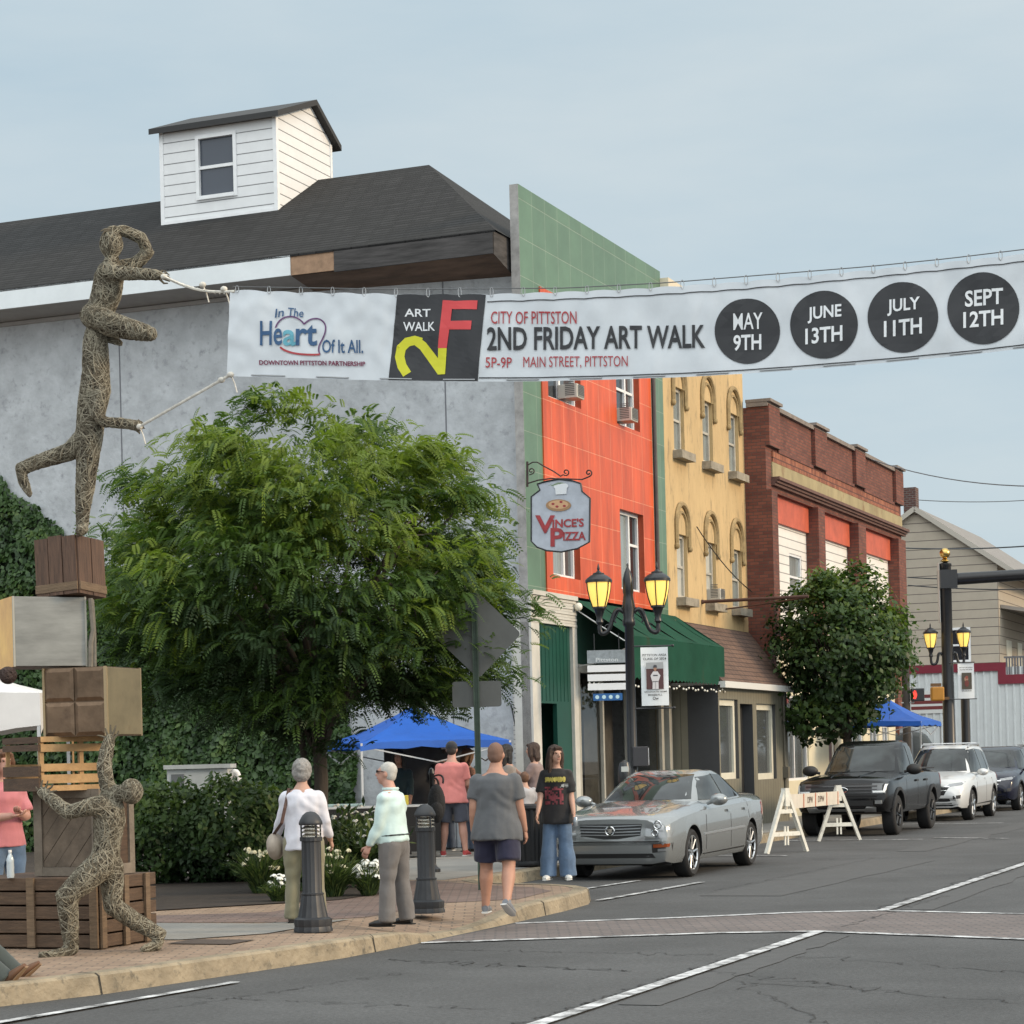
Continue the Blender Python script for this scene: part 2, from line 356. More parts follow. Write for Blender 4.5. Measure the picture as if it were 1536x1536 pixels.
for i in range(len(KERB) - 1):
    (s0, t0, h0), (s1, t1, h1) = K0[i], K0[i + 1]
    nseg = max(1, round(math.hypot(s1 - s0, t1 - t0) / 0.5))
    for j in range(nseg):
        a, b = j / nseg, (j + 1) / nseg
        L = lambda p, q, f: (p[0] + (q[0] - p[0]) * f, p[1] + (q[1] - p[1]) * f)
        jit = lambda x, y: 0.006 * noise.noise(Vector((x * 1.7, y * 1.7, 3)))
        pa, pb = L(KERB[i], KERB[i + 1], a), L(KERB[i], KERB[i + 1], b); qa, qb = L(k_in[i], k_in[i + 1], a), L(k_in[i], k_in[i + 1], b)
        ma, mb_ = L(pa, qa, 0.12), L(pb, qb, 0.12)
        ha, hb = h0 + (h1 - h0) * a + jit(*pa), h0 + (h1 - h0) * b + jit(*pb)
        kb.quad(Wst(*pb, 0), Wst(*pa, 0), Wst(*ma, max(0.004, ha - 0.015)), Wst(*mb_, max(0.004, hb - 0.015)))
        na, nb = L(pa, qa, 0.25), L(pb, qb, 0.25)
        kb.quad(Wst(*mb_, max(0.004, hb - 0.015)), Wst(*ma, max(0.004, ha - 0.015)), Wst(*na, ha + 0.004), Wst(*nb, hb + 0.004))
        kb.quad(Wst(*nb, hb + 0.004), Wst(*na, ha + 0.004), Wst(*qa, ha + 0.004), Wst(*qb, hb + 0.004))
ko = kb.build('kerb', kerbmat, smooth=35); tag(ko, kind='structure')
kj = MB()                                                    # open joints between the kerb stones
for s in (11.6, 14.05, 17.6, 21.9, 24.0):
    for i in range(len(KERB) - 1):
        if KERB[i][0] <= s <= KERB[i + 1][0] and KERB[i][1] < 11:
            f = (s - KERB[i][0]) / (KERB[i + 1][0] - KERB[i][0]); p = [KERB[i][0] + (KERB[i + 1][0] - KERB[i][0]) * f, KERB[i][1] + (KERB[i + 1][1] - KERB[i][1]) * f]
            h = kerb_h(s); w = 0.009
            kj.quad(Wst(s - w, p[1] - 0.004, 0.0), Wst(s + w, p[1] - 0.004, 0), Wst(s + w, p[1] + 0.02, h - 0.012), Wst(s - w, p[1] + 0.02, h - 0.012))
            kj.quad(Wst(s - w, p[1] + 0.02, h - 0.012), Wst(s + w, p[1] + 0.02, h - 0.012), Wst(s + w, p[1] + 0.05, h + 0.008), Wst(s - w, p[1] + 0.05, h + 0.008))
            kj.quad(Wst(s - w, p[1] + 0.05, h + 0.008), Wst(s + w, p[1] + 0.05, h + 0.008), Wst(s + w, p[1] + 0.2, h + 0.008), Wst(s - w, p[1] + 0.2, h + 0.008))
tag(kj.build('kerb_joints', M('joint_dirt', (0.03, 0.027, 0.022), 0.95)), kind='structure')
sw = MB()
for i in range(len(KERB) - 1):
    a, b = K0[i], K0[i + 1]
    sw.quad(Wst(*k_in[i], a[2]), Wst(*k_in[i + 1], b[2]), Wst(*k_in2[i + 1], 0.15), Wst(*k_in2[i], 0.15))
poly = [Wst(*p, 0.15) for p in k_in2] + [Wst(66, 70, 0.15), Wst(3, 70, 0.15)]
bm = bmesh.new(); bf = bm.faces.new([bm.verts.new(p) for p in poly]); bmesh.ops.triangulate(bm, faces=[bf]); bm.verts.index_update()
sw.add([v.co.copy() for v in bm.verts], [tuple(v.index for v in f.verts) for f in bm.faces]); bm.free()
for k, f in enumerate(sw.f):
    pass
so = sw.build('sidewalk', pavers); so.rotation_euler = (0, 0, 0); tag(so, kind='structure')
def sheet(name, pts, z, mat):
    bm = bmesh.new(); f = bm.faces.new([bm.verts.new(Wst(p[0], p[1], z)) for p in pts]); bmesh.ops.triangulate(bm, faces=[f])
    bmesh.ops.recalc_face_normals(bm, faces=bm.faces[:])
    for fc in bm.faces:
        if fc.normal.z < 0: fc.normal_flip()
    me = bpy.data.meshes.new(name); bm.to_mesh(me); bm.free(); me.materials.append(mat); o = obj_from(me, name); return tag(o, kind='structure')
sheet('pavement', [(18.9, 10.1), (19.6, 9.5), (21.6, 9.55), (22.2, 8.95), (23.6, 9.1), (24.3, 9.6), (24.7, 10.4), (25.6, 11.4), (25.8, 12.9), (23.6, 12.6), (21.6, 10.9), (20.2, 10.9), (19.4, 12.6), (18.7, 12.6)], 0.154, redpavers)
sheet('path', [(16.9, 10.0), (17.6, 9.52), (19.3, 9.52), (18.7, 10.2), (18.7, 12.6), (20, 15), (27, 19), (27, 21), (18, 19), (16.9, 14)], 0.158, concrete)
sheet('ramp', [(18.25, 8.66), (20.6, 8.68), (20.2, 9.42), (18.7, 9.42)], 0.0, concrete)   # replaced below by the sloped sheet
bpy.data.objects.remove(bpy.data.objects['ramp'])
sheet('pavement', [(25.8, 11.4), (64.5, 11.4), (64.5, 13.95), (35.2, 13.95), (35.2, 17), (28, 17), (27, 13.4), (25.9, 12.95)], 0.154, concrete)
sheet('ground', [(19.5, 13.0), (22.0, 11.0), (23.3, 11.0), (25.6, 13.0), (27.5, 15.2), (34.9, 17.4), (34.9, 34), (26, 34), (26.5, 19.2), (20.5, 15.2)], 0.162, soil)
# drain grate on the front pavers
sheet('drain_grate', [(16.5, 9.28), (16.95, 9.28), (16.95, 9.9), (16.5, 9.9)], 0.158, M('grate_iron', (0.07, 0.05, 0.038), 0.7, var=0.3, scale=30))
# crosswalk of stamped bricks between two white lines
xbrick = grid_mat('stamped_crosswalk', (0.165, 0.135, 0.125), (0.13, 0.11, 0.105), (0.085, 0.08, 0.08), 0.2, 0.1, 0.012, 0.85, wall=False, bump=0.4, noise_var=0.3, nscale=0.9)
FL = [(18.45, 8.4), (19.1, 7.2), (19.75, 6.0), (20.0, 5.1), (19.3, 3.1), (18.3, 0.5), (17.4, -2.2)]
BL = [(20.75, 8.4), (21.55, 7.0), (22.35, 5.9), (22.63, 5.1), (22.2, 3.5), (21.2, 0.8), (20.4, -1.6)]
sheet('crosswalk', FL + BL[::-1], 0.004, xbrick)
def worn_paint():
    m = bpy.data.materials.new('road_paint'); m.use_nodes = True; t = m.node_tree; b = t.nodes['Principled BSDF']; b.inputs['Roughness'].default_value = 0.7
    co = t.nodes.new('ShaderNodeTexCoord'); n = t.nodes.new('ShaderNodeTexNoise'); n.inputs['Scale'].default_value = 3.2; n.inputs['Detail'].default_value = 12; n.inputs['Roughness'].default_value = 0.75
    r = t.nodes.new('ShaderNodeValToRGB'); r.color_ramp.elements[0].position = 0.42; r.color_ramp.elements[0].color = (0.10, 0.10, 0.10, 1); r.color_ramp.elements[1].position = 0.58; r.color_ramp.elements[1].color = (0.62, 0.63, 0.64, 1)
    t.links.new(co.outputs['Object'], n.inputs['Vector']); t.links.new(n.outputs['Fac'], r.inputs['Fac']); t.links.new(r.outputs['Color'], b.inputs['Base Color']); return m
paint = worn_paint()
def stripe(mb, pts, w, z, wob=0.0):
    L = offset_line(pts, w / 2); Rr = offset_line(pts, -w / 2)
    for i in range(len(pts) - 1): mb.quad(Wst(*Rr[i], z), Wst(*Rr[i + 1], z), Wst(*L[i + 1], z), Wst(*L[i], z))
def dens(p, q, n, amp=0.0, seed=0): return [(p[0] + (q[0] - p[0]) * i / n + amp * noise.noise(Vector((i * .9, seed, 1))), p[1] + (q[1] - p[1]) * i / n + amp * noise.noise(Vector((i * .9, seed, 5)))) for i in range(n + 1)]
ml = MB()
stripe(ml, FL, 0.13, 0.010); stripe(ml, BL, 0.13, 0.010)
stripe(ml, [(4, 5.05), (20.0, 5.08)], 0.12, 0.014); stripe(ml, [(22.6, 5.09), (48, 5.12), (130, 5.2)], 0.12, 0.014)
stripe(ml, [(9.6, 10.4), (11, 9.3), (12.46, 8.62), (14.93, 8.36)], 0.09, 0.014); stripe(ml, [(10.8, 8.72), (12.6, 8.6)], 0.09, 0.018)
stripe(ml, [(24.1, 8.72), (27.6, 8.56)], 0.1, 0.014); stripe(ml, [(25.2, 9.75), (28.0, 9.55)], 0.08, 0.014); stripe(ml, [(34.6, 9.3), (34.9, 10.9)], 0.1, 0.014)
stripe(ml, [(40.6, 8.35), (40.6, 11)], 0.1, 0.014); stripe(ml, [(49, 8.3), (49, 11)], 0.1, 0.014)
stripe(ml, [(40.6, 6.8), (41.3, 8.3)], 0.1, 0.014)
tag(ml.build('road_markings', paint), kind='structure')
ck = MB(); crackmat = M('crack_tar', (0.036, 0.036, 0.037), 0.9)
def crack(p, q, w=0.018, n=26, amp=0.22, seed=1):
    n *= 3; L = [(a + .05 * noise.noise(Vector((i * .8, seed, 31))), c + .05 * noise.noise(Vector((i * .8, seed, 77)))) for i, (a, c) in enumerate(dens(p, q, n, 0, seed))]
    L = [(a + amp * noise.noise(Vector((i * .3, seed, 1))), c + amp * noise.noise(Vector((i * .3, seed, 5)))) for i, (a, c) in enumerate(L)]
    for i in range(n):                                        # broken, with uneven width
        k = noise.noise(Vector((i * .23, seed, 9))) + .35
        if k > 0: stripe(ck, L[i:i + 2], w * min(1, .25 + k) * .8, 0.006)
crack((16.2, 5.6), (16.9, 8.0), 0.03, seed=2); crack((15.5, 4.4), (13.2, -0.5), 0.02, seed=3); crack((17.6, 4.6), (15.2, 0.5), 0.022, seed=4)
crack((17.6, 5.3), (17.9, 8.2), 0.018, seed=5); crack((20.6, 5.0), (25, 4.9), 0.03, amp=0.12, seed=6); crack((23, 5.2), (60, 5.35), 0.05, 70, 0.15, seed=8)
crack((19.9, 5.15), (12.6, 5.2), 0.03, 60, 0.14, seed=9); crack((16.4, 5.2), (15.0, 3.2), 0.02, seed=10); crack((33.5, 8.6), (36, 2.0), 0.03, seed=11); crack((28, 8.0), (29.6, 3.0), 0.02, seed=12)
crack((14, 8.3), (13.6, 5.6), 0.015, seed=14)
crack((24.5, 3.2), (40, 2.6), .02, 40, .3, 41); crack((26, 7.9), (34, 7.7), .016, 30, .12, 42); crack((15.6, 4.6), (11.5, 2.4), .016, seed=43); crack((22, 1.0), (30, .2), .02, seed=44); crack((13.2, 8.0), (15.9, 7.4), .014, seed=45)
tag(ck.build('road_cracks', crackmat), kind='structure')
pt = MB(); patchmat = M('asphalt_patch', (0.072, 0.073, 0.074), 0.9, var=0.12, scale=6, bump=0.3, bscale=60)
stripe(pt, dens((22.8, 4.78), (60, 4.85), 40, 0.1, 20), 0.34, 0.005); stripe(pt, dens((19.6, 4.86), (14, 4.8), 20, 0.1, 24), 0.3, 0.005)
stripe(pt, dens((25, 7.3), (33, 7.1), 10, .08, 31), 1.0, 0.0045); stripe(pt, dens((30, 2.6), (47, 2.9), 20, .1, 33), .9, 0.0045); stripe(pt, dens((36, 7.6), (58, 7.7), 20, .15, 37), .5, .0045)
tag(pt.build('road_patches', patchmat), kind='structure')
# ================================================================ buildings (local frame: x up the street, y into the block, z up)
def building(name, label, cat, s0, t0): return thing(name, label, cat, Wst(s0, t0, 0), PHI)
curtained = M('curtained_glass', (0.22, 0.25, 0.25), 0.12, var=0.35, scale=6, spec=0.7, stretch=(6, 6, 0.3))
greyglass = M('grey_glass', (0.075, 0.085, 0.09), 0.08, spec=0.8)
def window(par, x0, x1, z0, z1, y, frame=WHITE, glass=GLASS, cols=(0.5,), rail=0.5, fw=0.06, sill=None, split=None):
    b = MB(); d = 0.07
    b.box(x0, x0 + fw, y, y + d, z0, z1); b.box(x1 - fw, x1, y, y + d, z0, z1)
    b.box(x0 + fw, x1 - fw, y, y + d, z0, z0 + fw); b.box(x0 + fw, x1 - fw, y, y + d, z1 - fw, z1)
    xs = [x0] + [x0 + (x1 - x0) * c for c in cols] + [x1]
    for x in xs[1:-1]: b.box(x - fw * .6, x + fw * .6, y, y + d, z0 + fw, z1 - fw)
    if rail:
        zr = z0 + (z1 - z0) * rail
        for i in range(len(xs) - 1):
            if split and not split[i]: continue
            b.box(xs[i] + (fw if i == 0 else fw * .6), xs[i + 1] - (fw if i == len(xs) - 2 else fw * .6), y + 0.01, y + d, zr - 0.025, zr + 0.025)
    w = b.build('window', frame, par)
    for i in range(len(xs) - 1):
        g = glass[i] if isinstance(glass, (list, tuple)) else glass
        MB().quad((xs[i], y + d - .02, z0), (xs[i + 1], y + d - .02, z0), (xs[i + 1], y + d - .02, z1), (xs[i], y + d - .02, z1)).build('pane', g, w)
    if sill:
        MB().box(x0 - 0.1, x1 + 0.1, y - sill[0], y + 0.03, z0 - sill[1], z0 - 0.004).build('sill', sill[2], w)
    return w
def px_x(px, py, T, s0): return to_st(on_t(px, py, T))[0] - s0

# ---- corner building: grey stucco side wall, shingle hip roof, dormer, green and orange panelled front
S0, T0 = 35.28, 13.9
B1 = building('corner_building', 'tall corner building with grey stucco side wall and green and orange panelled front', 'building', S0, T0)
stucco = M('grey_stucco', (0.40, 0.42, 0.44), 0.9, var=0.18, scale=2.4, bump=0.8, bscale=9, stain=((0.27, 0.28, 0.30), 5.5, 0.55))
green_p = grid_mat('green_panels', (0.105, 0.19, 0.125), (0.09, 0.165, 0.11), (0.24, 0.30, 0.23), 0.62, 0.66, 0.006, 0.45, offset=0.0, bump=0.5, noise_var=0.22, nscale=1.0, coat=0.1)
orange_p = grid_mat('orange_panels', (0.58, 0.085, 0.018), (0.50, 0.070, 0.015), (0.68, 0.24, 0.13), 0.62, 0.66, 0.007, 0.45, offset=0.0, bump=0.5, noise_var=0.42, nscale=1.6, coat=0.08, streak=(1.2, 1.2, 0.25))
BW = 7.72; xs_ = 0.25; TH = 0.16
b = MB(); b.quad((xs_, 30, 0), (xs_, TH, 0), (xs_, TH, 10.6), (xs_, 30, 10.6))
b.quad((BW - .1, .3, 0), (BW - .1, 30, 0), (BW - .1, 30, 10.6), (BW - .1, .3, 10.6)); b.quad((BW - .1, 30, 0), (xs_, 30, 0), (xs_, 30, 10.6), (BW - .1, 30, 10.6))
b.build('side_wall', stucco, B1)
for yy in (1.55, 8.1, 13.4):
    MB().box(xs_ - 0.006, xs_ + 0.01, yy - 0.012, yy + 0.012, 0.1, 10.2).build('wall_joint', M('joint_grey', (0.15, 0.155, 0.17), 0.9), B1)
# white brick quoin strip at the corner of the side wall
wq = grid_mat('white_brick', (0.55, 0.54, 0.52), (0.5, 0.49, 0.47), (0.3, 0.3, 0.3), 0.22, 0.08, 0.01, 0.85, bump=0.5, noise_var=0.15)
MB().box(xs_ - 0.03, xs_ + .01, TH + .003, 0.42, 0, 4.45).build('corner_trim', wq, B1)
f = MB()
f.holed_wall(0, BW, 9.87, 11.46, [], y=0.0)
f.holed_wall(0, 0.86, 4.55, 9.87, [], y=0.0); f.holed_wall(6.87, BW, 4.4, 9.87, [], y=0.0)
f.quad((0, TH, 0), (0, 0, 0), (0, 0, 11.46), (0, TH, 11.46), mi=1); f.quad((xs_, TH, 0), (0, TH, 0), (0, TH, 11.46), (xs_, TH, 11.46), mi=1)
f.quad((BW, 0, 0), (BW, 0.3, 0), (BW, 0.3, 11.46), (BW, 0, 11.46), mi=1)
f.quad((0, 0, 11.46), (BW, 0, 11.46), (BW, TH, 11.46), (0, TH, 11.46), mi=1); f.quad((BW, TH, 9), (xs_, TH, 9), (xs_, TH, 11.46), (BW, TH, 11.46), mi=1)
f.build('green_cladding', [green_p, M('weathered_board', (0.30, 0.29, 0.28), 0.8, var=0.3, scale=5)], B1)
WN = [(1.14, 2.80, 8.0, 9.55), (4.77, 6.13, 8.0, 9.62), (1.17, 2.55, 4.87, 6.42), (4.80, 6.2, 4.85, 6.38)]
o = MB(); o.holed_wall(0.86, 6.87, 4.55, 9.87, WN, y=-0.025, depth=0.2, mi=0, mi_rev=1)
o.quad((0.86, 0.0, 4.55), (0.86, -0.025, 4.55), (0.86, -0.025, 9.87), (0.86, 0.0, 9.87)); o.quad((0.86, -0.025, 9.87), (6.87, -0.025, 9.87), (6.87, 0, 9.87), (0.86, 0, 9.87))
o.build('orange_cladding', [orange_p, M('orange_reveal', (0.34, 0.055, 0.02), 0.5, var=0.2, scale=5)], B1)
window(B1, *WN[0], 0.09, cols=(0.52,), split=(0, 1), glass=[GLASS, greyglass]); window(B1, *WN[1], 0.09, cols=(0.62,), split=(1, 1), glass=[GLASS, greyglass], rail=0.45)
window(B1, *WN[2], 0.09, cols=(0.62,), split=(0, 1), glass=[curtained, greyglass]); window(B1, *WN[3], 0.09, cols=(0.6,), split=(0, 1), glass=[curtained, GLASS], rail=0.6)
MB().tube([(6.93, -0.06, 4.4), (6.93, -0.06, 9.9)], 0.045, 8).build('downpipe', M('pipe_dark', (0.05, 0.045, 0.045), 0.5, var=0.3), B1, smooth=40)
# roof: eave over the side wall, hip towards the front
shingle = grid_mat('dark_shingles', (0.018, 0.0175, 0.018), (0.0065, 0.0065, 0.007), (0.002, 0.002, 0.002), 0.34, 0.075, 0.016, 0.95, bump=1.0, noise_var=0.5, nscale=3.0)
OV = 0.9; xe = xs_ - OV; ze = 10.56; xr = (BW + xs_) / 2; zr = 13.15; yf = 0.18; yr = 3.4; xb = BW + 0.3
rf = MB()
rf.quad((xe, 30, ze), (xe, yf, ze), (xr, yr, zr), (xr, 30, zr)); rf.quad((xb, yf, ze), (xb, 30, ze), (xr, 30, zr), (xr, yr, zr)); rf.quad((xe, yf, ze), (xb, yf, ze), (xr, yr, zr))
rf.quad((xe, yf, ze), (xe, 30, ze), (xe, 30, ze - .04), (xe, yf, ze - .04))
roof = rf.build('roof', shingle, B1)
fas = MB(); fas.box(xe, xe + 0.03, 4.05, 30, 10.2, ze - 0.01); fas.build('fascia', M('white_fascia', (0.66, 0.70, 0.72), 0.55, var=0.06, scale=2), roof)
so_ = MB(); so_.quad((xe + .03, 30, 10.2), (xe + .03, 4.05, 10.2), (xs_ + .02, 4.05, 10.16), (xs_ + .02, 30, 10.16)); so_.quad((xs_ + .02, 4.05, 10.16), (xe + .03, 4.05, 10.2), (xe + .03, 3.9, 10.5), (xs_ + .02, 3.9, 10.5))
so_.box(xs_ - 0.05, xs_ + 0.0, 4.05, 30, 10.08, 10.15)
so_.build('soffit', M('soffit_grey', (0.30, 0.29, 0.28), 0.8, var=0.1), roof)
wd = MB(); wd.box(xe + .02, xe + .06, 3.2, 4.05, 10.2, ze - 0.02, mi=1); wd.box(xe + 0.0, xe + .04, 0.22, 3.2, 10.17, ze - 0.015, mi=0)
wd.quad((xe + .04, 4.05, 10.19), (xe + .04, .22, 10.17), (xs_ + .02, .22, 9.95), (xs_ + .02, 4.05, 10.08), mi=2); wd.quad((xe, .22, 10.17), (xe, .22, ze - .015), (xs_ + .02, .22, 10.6), (xs_ + .02, .22, 9.95), mi=0)
wd.build('bare_eave_boards', [M('weathered_dark_wood', (0.045, 0.042, 0.042), 0.8, var=0.6, scale=3, stretch=(1, .5, 5)), M('bare_plywood', (0.30, 0.19, 0.12), 0.8, var=0.3, scale=5), M('eave_underside_wood', (0.12, 0.075, 0.05), 0.8, var=0.5, scale=3, stretch=(1, .4, 4))], roof)
# dormer on the near slope
def roof_z(x): return ze + (zr - ze) * (x - xe) / (xr - xe)
siding = grid_mat('white_siding', (0.70, 0.71, 0.72), (0.68, 0.69, 0.70), (0.20, 0.205, 0.21), 500, 0.205, 0.010, 0.55, bump=0.9, noise_var=0.07, offset=0)
dx0, dx1, dy0, dy1 = 37.52 - S0, 39.85 - S0, 5.78, 8.30
zb0 = roof_z(dx0); dzt = 13.98; dap = 14.55; xa = 39.0 - S0
dm = MB(); wz0, wz1, wy0, wy1 = 12.62, 13.72, 6.70, 7.45
# front wall facing -x, built in the y-z plane with the window opening
ys = [dy0, wy0, wy1, dy1]; zs = [zb0 - .3, wz0, wz1, dzt]
for i in range(3):
    for j in range(3):
        if i == 1 and j == 1: continue
        dm.quad((dx0, ys[i + 1], zs[j]), (dx0, ys[i], zs[j]), (dx0, ys[i], zs[j + 1]), (dx0, ys[i + 1], zs[j + 1]))
for yy in (dy0, dy1): dm.add([(dx0, yy, zb0 - .3), (dx1, yy, 12.9), (dx1, yy, dzt + .05), (xa, yy, dap - 0.02), (dx0, yy, dzt)], [(0, 1, 2, 3, 4)])
dm.quad((dx1, dy0, 12.5), (dx1, dy1, 12.5), (dx1, dy1, dzt), (dx1, dy0, dzt))
dorm = dm.build('dormer', siding, roof)
w = MB()
for a, bq, c, d in ((wy0 - .07, wy0, wz0 - .07, wz1 + .07), (wy1, wy1 + .07, wz0 - .07, wz1 + .07)): w.box(dx0 - .03, dx0 + .06, a, bq, c, d)
w.box(dx0 - .03, dx0 + .06, wy0, wy1, wz1, wz1 + .07); w.box(dx0 - .05, dx0 + .06, wy0, wy1, wz0 - .07, wz0); w.box(dx0 + .01, dx0 + .06, wy0, wy1, (wz0 + wz1) / 2 - .03, (wz0 + wz1) / 2 + .03)
w.build('dormer_window', WHITE, dorm); w = MB()
for yy in (dy0 - 0.015, dy1 - 0.065): MB().box(dx0 - .018, dx0 + .08, yy, yy + .08, zb0 - .1, dzt).build('corner_board', WHITE, dorm)
MB().box(dx1 - .06, dx1 + .02, dy0 - .018, dy0 + .06, 13.1, dzt).build('corner_board', WHITE, dorm); w.box(dx0 - .02, dx0 + .03, dy0 + .066, dy1 - .066, zb0 - .02, zb0 + .05)
w.build('skirt_board', WHITE, dorm)
MB().quad((dx0 + .045, wy1, wz0), (dx0 + .045, wy0, wz0), (dx0 + .045, wy0, wz1), (dx0 + .045, wy1, wz1)).build('dormer_pane', M('dormer_glass', (0.055, 0.065, 0.085), 0.15), dorm)
dr = MB()
def slab(p, q, ya, yb, th):
    (xa_, za_), (xb_, zb_) = p, q
    dr.add([(xa_, ya, za_), (xb_, ya, zb_), (xb_, yb, zb_), (xa_, yb, za_), (xa_, ya, za_ - th), (xb_, ya, zb_ - th), (xb_, yb, zb_ - th), (xa_, yb, za_ - th)], [(3, 2, 1, 0), (4, 5, 6, 7), (0, 1, 5, 4), (1, 2, 6, 5), (2, 3, 7, 6), (3, 0, 4, 7)])
slab((dx0 - 0.16, dzt + .03), (xa, dap + .09), dy0 - .14, dy1 + .16, .11); slab((xa + 0.001, dap + .09), (dx1 + 0.2, dzt + .02), dy0 - .14, dy1 + .16, .11)
dr.build('dormer_roof', M('dormer_roof_dark', (0.022, 0.022, 0.023), 0.7), dorm)
# shop front: doorway bay
ivory = M('ivory_paint', (0.50, 0.49, 0.45), 0.6, var=0.12, scale=3)
dg = M('dark_green_paint', (0.006, 0.058, 0.042), 0.45, var=0.15, scale=2)
sh = MB(); sh.box(0.0, 0.38, -.04, .3, 0, 4.0); sh.box(2.02, 2.24, -.04, .1, 0, 4.0); sh.box(0.0, 2.24, -0.08, -0.0, 4.47, 4.55)
for k in range(9): sh.box(0.0, 2.24, -.05 + .012 * (k % 2), -.0, 4.0 + .052 * k, 4.0 + .052 * k + .046)
sh.build('shopfront_frame', ivory, B1)
g = MB(); g.box(0.38, 2.02, 0.02, 0.1, 2.62, 4.0); g.quad((.38, .1, 0), (.38, 1.2, 0), (.38, 1.2, 2.62), (.38, .1, 2.62)); g.quad((2.02, 1.2, 0), (2.02, .1, 0), (2.02, .1, 2.62), (2.02, 1.2, 2.62)); g.box(.38, 2.02, .1, 1.2, 2.62, 2.7); g.box(1.3, 2.02, .02, .1, 0, 2.62)
for k in range(9): g.box(0.42 + k * .18, .43 + k * .18, 0.012, .03, 2.66, 3.96)
g.build('doorway_panel', dg, B1)
dd = MB(); dd.box(.45, 1.25, 1.0, 1.06, .15, 2.5); dd.box(.4, 2.0, 1.1, 1.18, .12, 2.6); dr_ = dd.build('door', M('door_deep_green', (0.004, 0.030, 0.024), 0.5), B1)
MB().tube([(1.17, .99, 1.1), (1.17, .93, 1.1), (1.17, .93, 1.25)], .012).build('handle', M('brass', (.5, .36, .12), .3, 1.0), dr_)
MB().ball((2.13, -0.12, 4.36), .075).build('wall_lamp', M('frosted_white', (.75, .72, .62), .4), B1, smooth=180)
# window shop under the awning
st_ = MB(); st_.box(2.24, 2.40, -.02, .1, .0, 3.35); st_.box(3.62, 3.70, 0, .1, .5, 3.3); st_.box(5.1, 5.2, 0, .1, 0.15, 3.3); st_.box(7.1, 7.25, 0, .1, 0, 3.3); st_.box(7.42, 7.6, -.06, .1, 0, 3.3); st_.box(2.4, 7.1, 0, .1, 3.2, 3.35); st_.box(2.4, 3.62, -.02, .1, .15, .5); st_.box(5.2, 7.1, -.02, .1, .15, .55)
st_.build('shop_posts', M('aged_ivory', (0.33, 0.32, 0.28), .6, var=.15, scale=3), B1)
MB().box(2.24, 7.72, 0.0, .2, 3.35, 4.42).build('sign_board', M('shaded_green', (0.012, 0.05, 0.035), .6, var=.2, scale=3), B1)
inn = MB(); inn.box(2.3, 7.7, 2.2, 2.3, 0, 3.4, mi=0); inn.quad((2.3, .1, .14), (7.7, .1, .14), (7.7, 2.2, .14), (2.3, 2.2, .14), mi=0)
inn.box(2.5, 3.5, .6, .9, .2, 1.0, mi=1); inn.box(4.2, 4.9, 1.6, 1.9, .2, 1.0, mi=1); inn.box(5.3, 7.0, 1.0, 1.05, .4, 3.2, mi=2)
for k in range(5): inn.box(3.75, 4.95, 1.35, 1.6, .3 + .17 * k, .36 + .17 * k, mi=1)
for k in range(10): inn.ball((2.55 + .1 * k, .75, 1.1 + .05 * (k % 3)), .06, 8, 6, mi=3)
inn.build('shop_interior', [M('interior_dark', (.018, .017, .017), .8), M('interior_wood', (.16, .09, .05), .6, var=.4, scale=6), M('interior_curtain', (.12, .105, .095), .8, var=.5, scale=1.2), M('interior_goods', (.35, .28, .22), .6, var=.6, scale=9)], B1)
clear = bpy.data.materials.new('shop_glass'); clear.use_nodes = True; _t = clear.node_tree
_tr = _t.nodes.new('ShaderNodeBsdfTransparent'); _tr.inputs['Color'].default_value = (.62, .66, .66, 1); _gl = _t.nodes.new('ShaderNodeBsdfGlossy'); _gl.inputs['Roughness'].default_value = .02
_fr = _t.nodes.new('ShaderNodeFresnel'); _fr.inputs['IOR'].default_value = 1.55; _ms = _t.nodes.new('ShaderNodeMixShader')
_t.links.new(_fr.outputs[0], _ms.inputs[0]); _t.links.new(_tr.outputs[0], _ms.inputs[1]); _t.links.new(_gl.outputs[0], _ms.inputs[2]); _t.links.new(_ms.outputs[0], _t.nodes['Material Output'].inputs['Surface'])
MATS['shop_glass'] = clear
for a, bq, z_ in ((2.4, 3.62, .5), (5.2, 7.1, .55)):
    MB().quad((a, .06, z_), (bq, .06, z_), (bq, .06, 3.2), (a, .06, 3.2)).build('shop_window', clear, B1)
# awning
awn_m = M('awning_green', (0.011, 0.058, 0.036), .9, spec=.15, var=.18, scale=1.6, stain=((.038, .044, .026), 1.0, .6), bump=.2, bscale=3)
ax0, ax1, yA, zt_, zm, zb_ = 37.5 - S0, 43.42 - S0, -1.0, 4.5, 3.82, 3.03
aw = MB(); n_ = 14
for k in range(n_):
    a, bq = ax0 + (ax1 - ax0) * k / n_, ax0 + (ax1 - ax0) * (k + 1) / n_; ym = lambda f: yA * f
    for i in range(4):
        f0, f1 = i / 4, (i + 1) / 4; zz = lambda f: zt_ - (zt_ - zm) * f - .05 * math.sin(math.pi * f) * math.sin(math.pi * ((k % 3.5) / 3.5))
        aw.quad((a, ym(f0) - .02, zz(f0)), (a, ym(f1) - .02, zz(f1)), (bq, ym(f1) - .02, zz(f1)), (bq, ym(f0) - .02, zz(f0)))
aw.add([(ax1, -.02, zt_), (ax1, yA - .02, zm), (ax1, yA - .02, zb_ + .15), (ax1, -.02, zb_ + .15)], [(3, 2, 1, 0)])
awn = aw.build('awning', awn_m, B1, smooth=30)
va = MB(); ns = 118
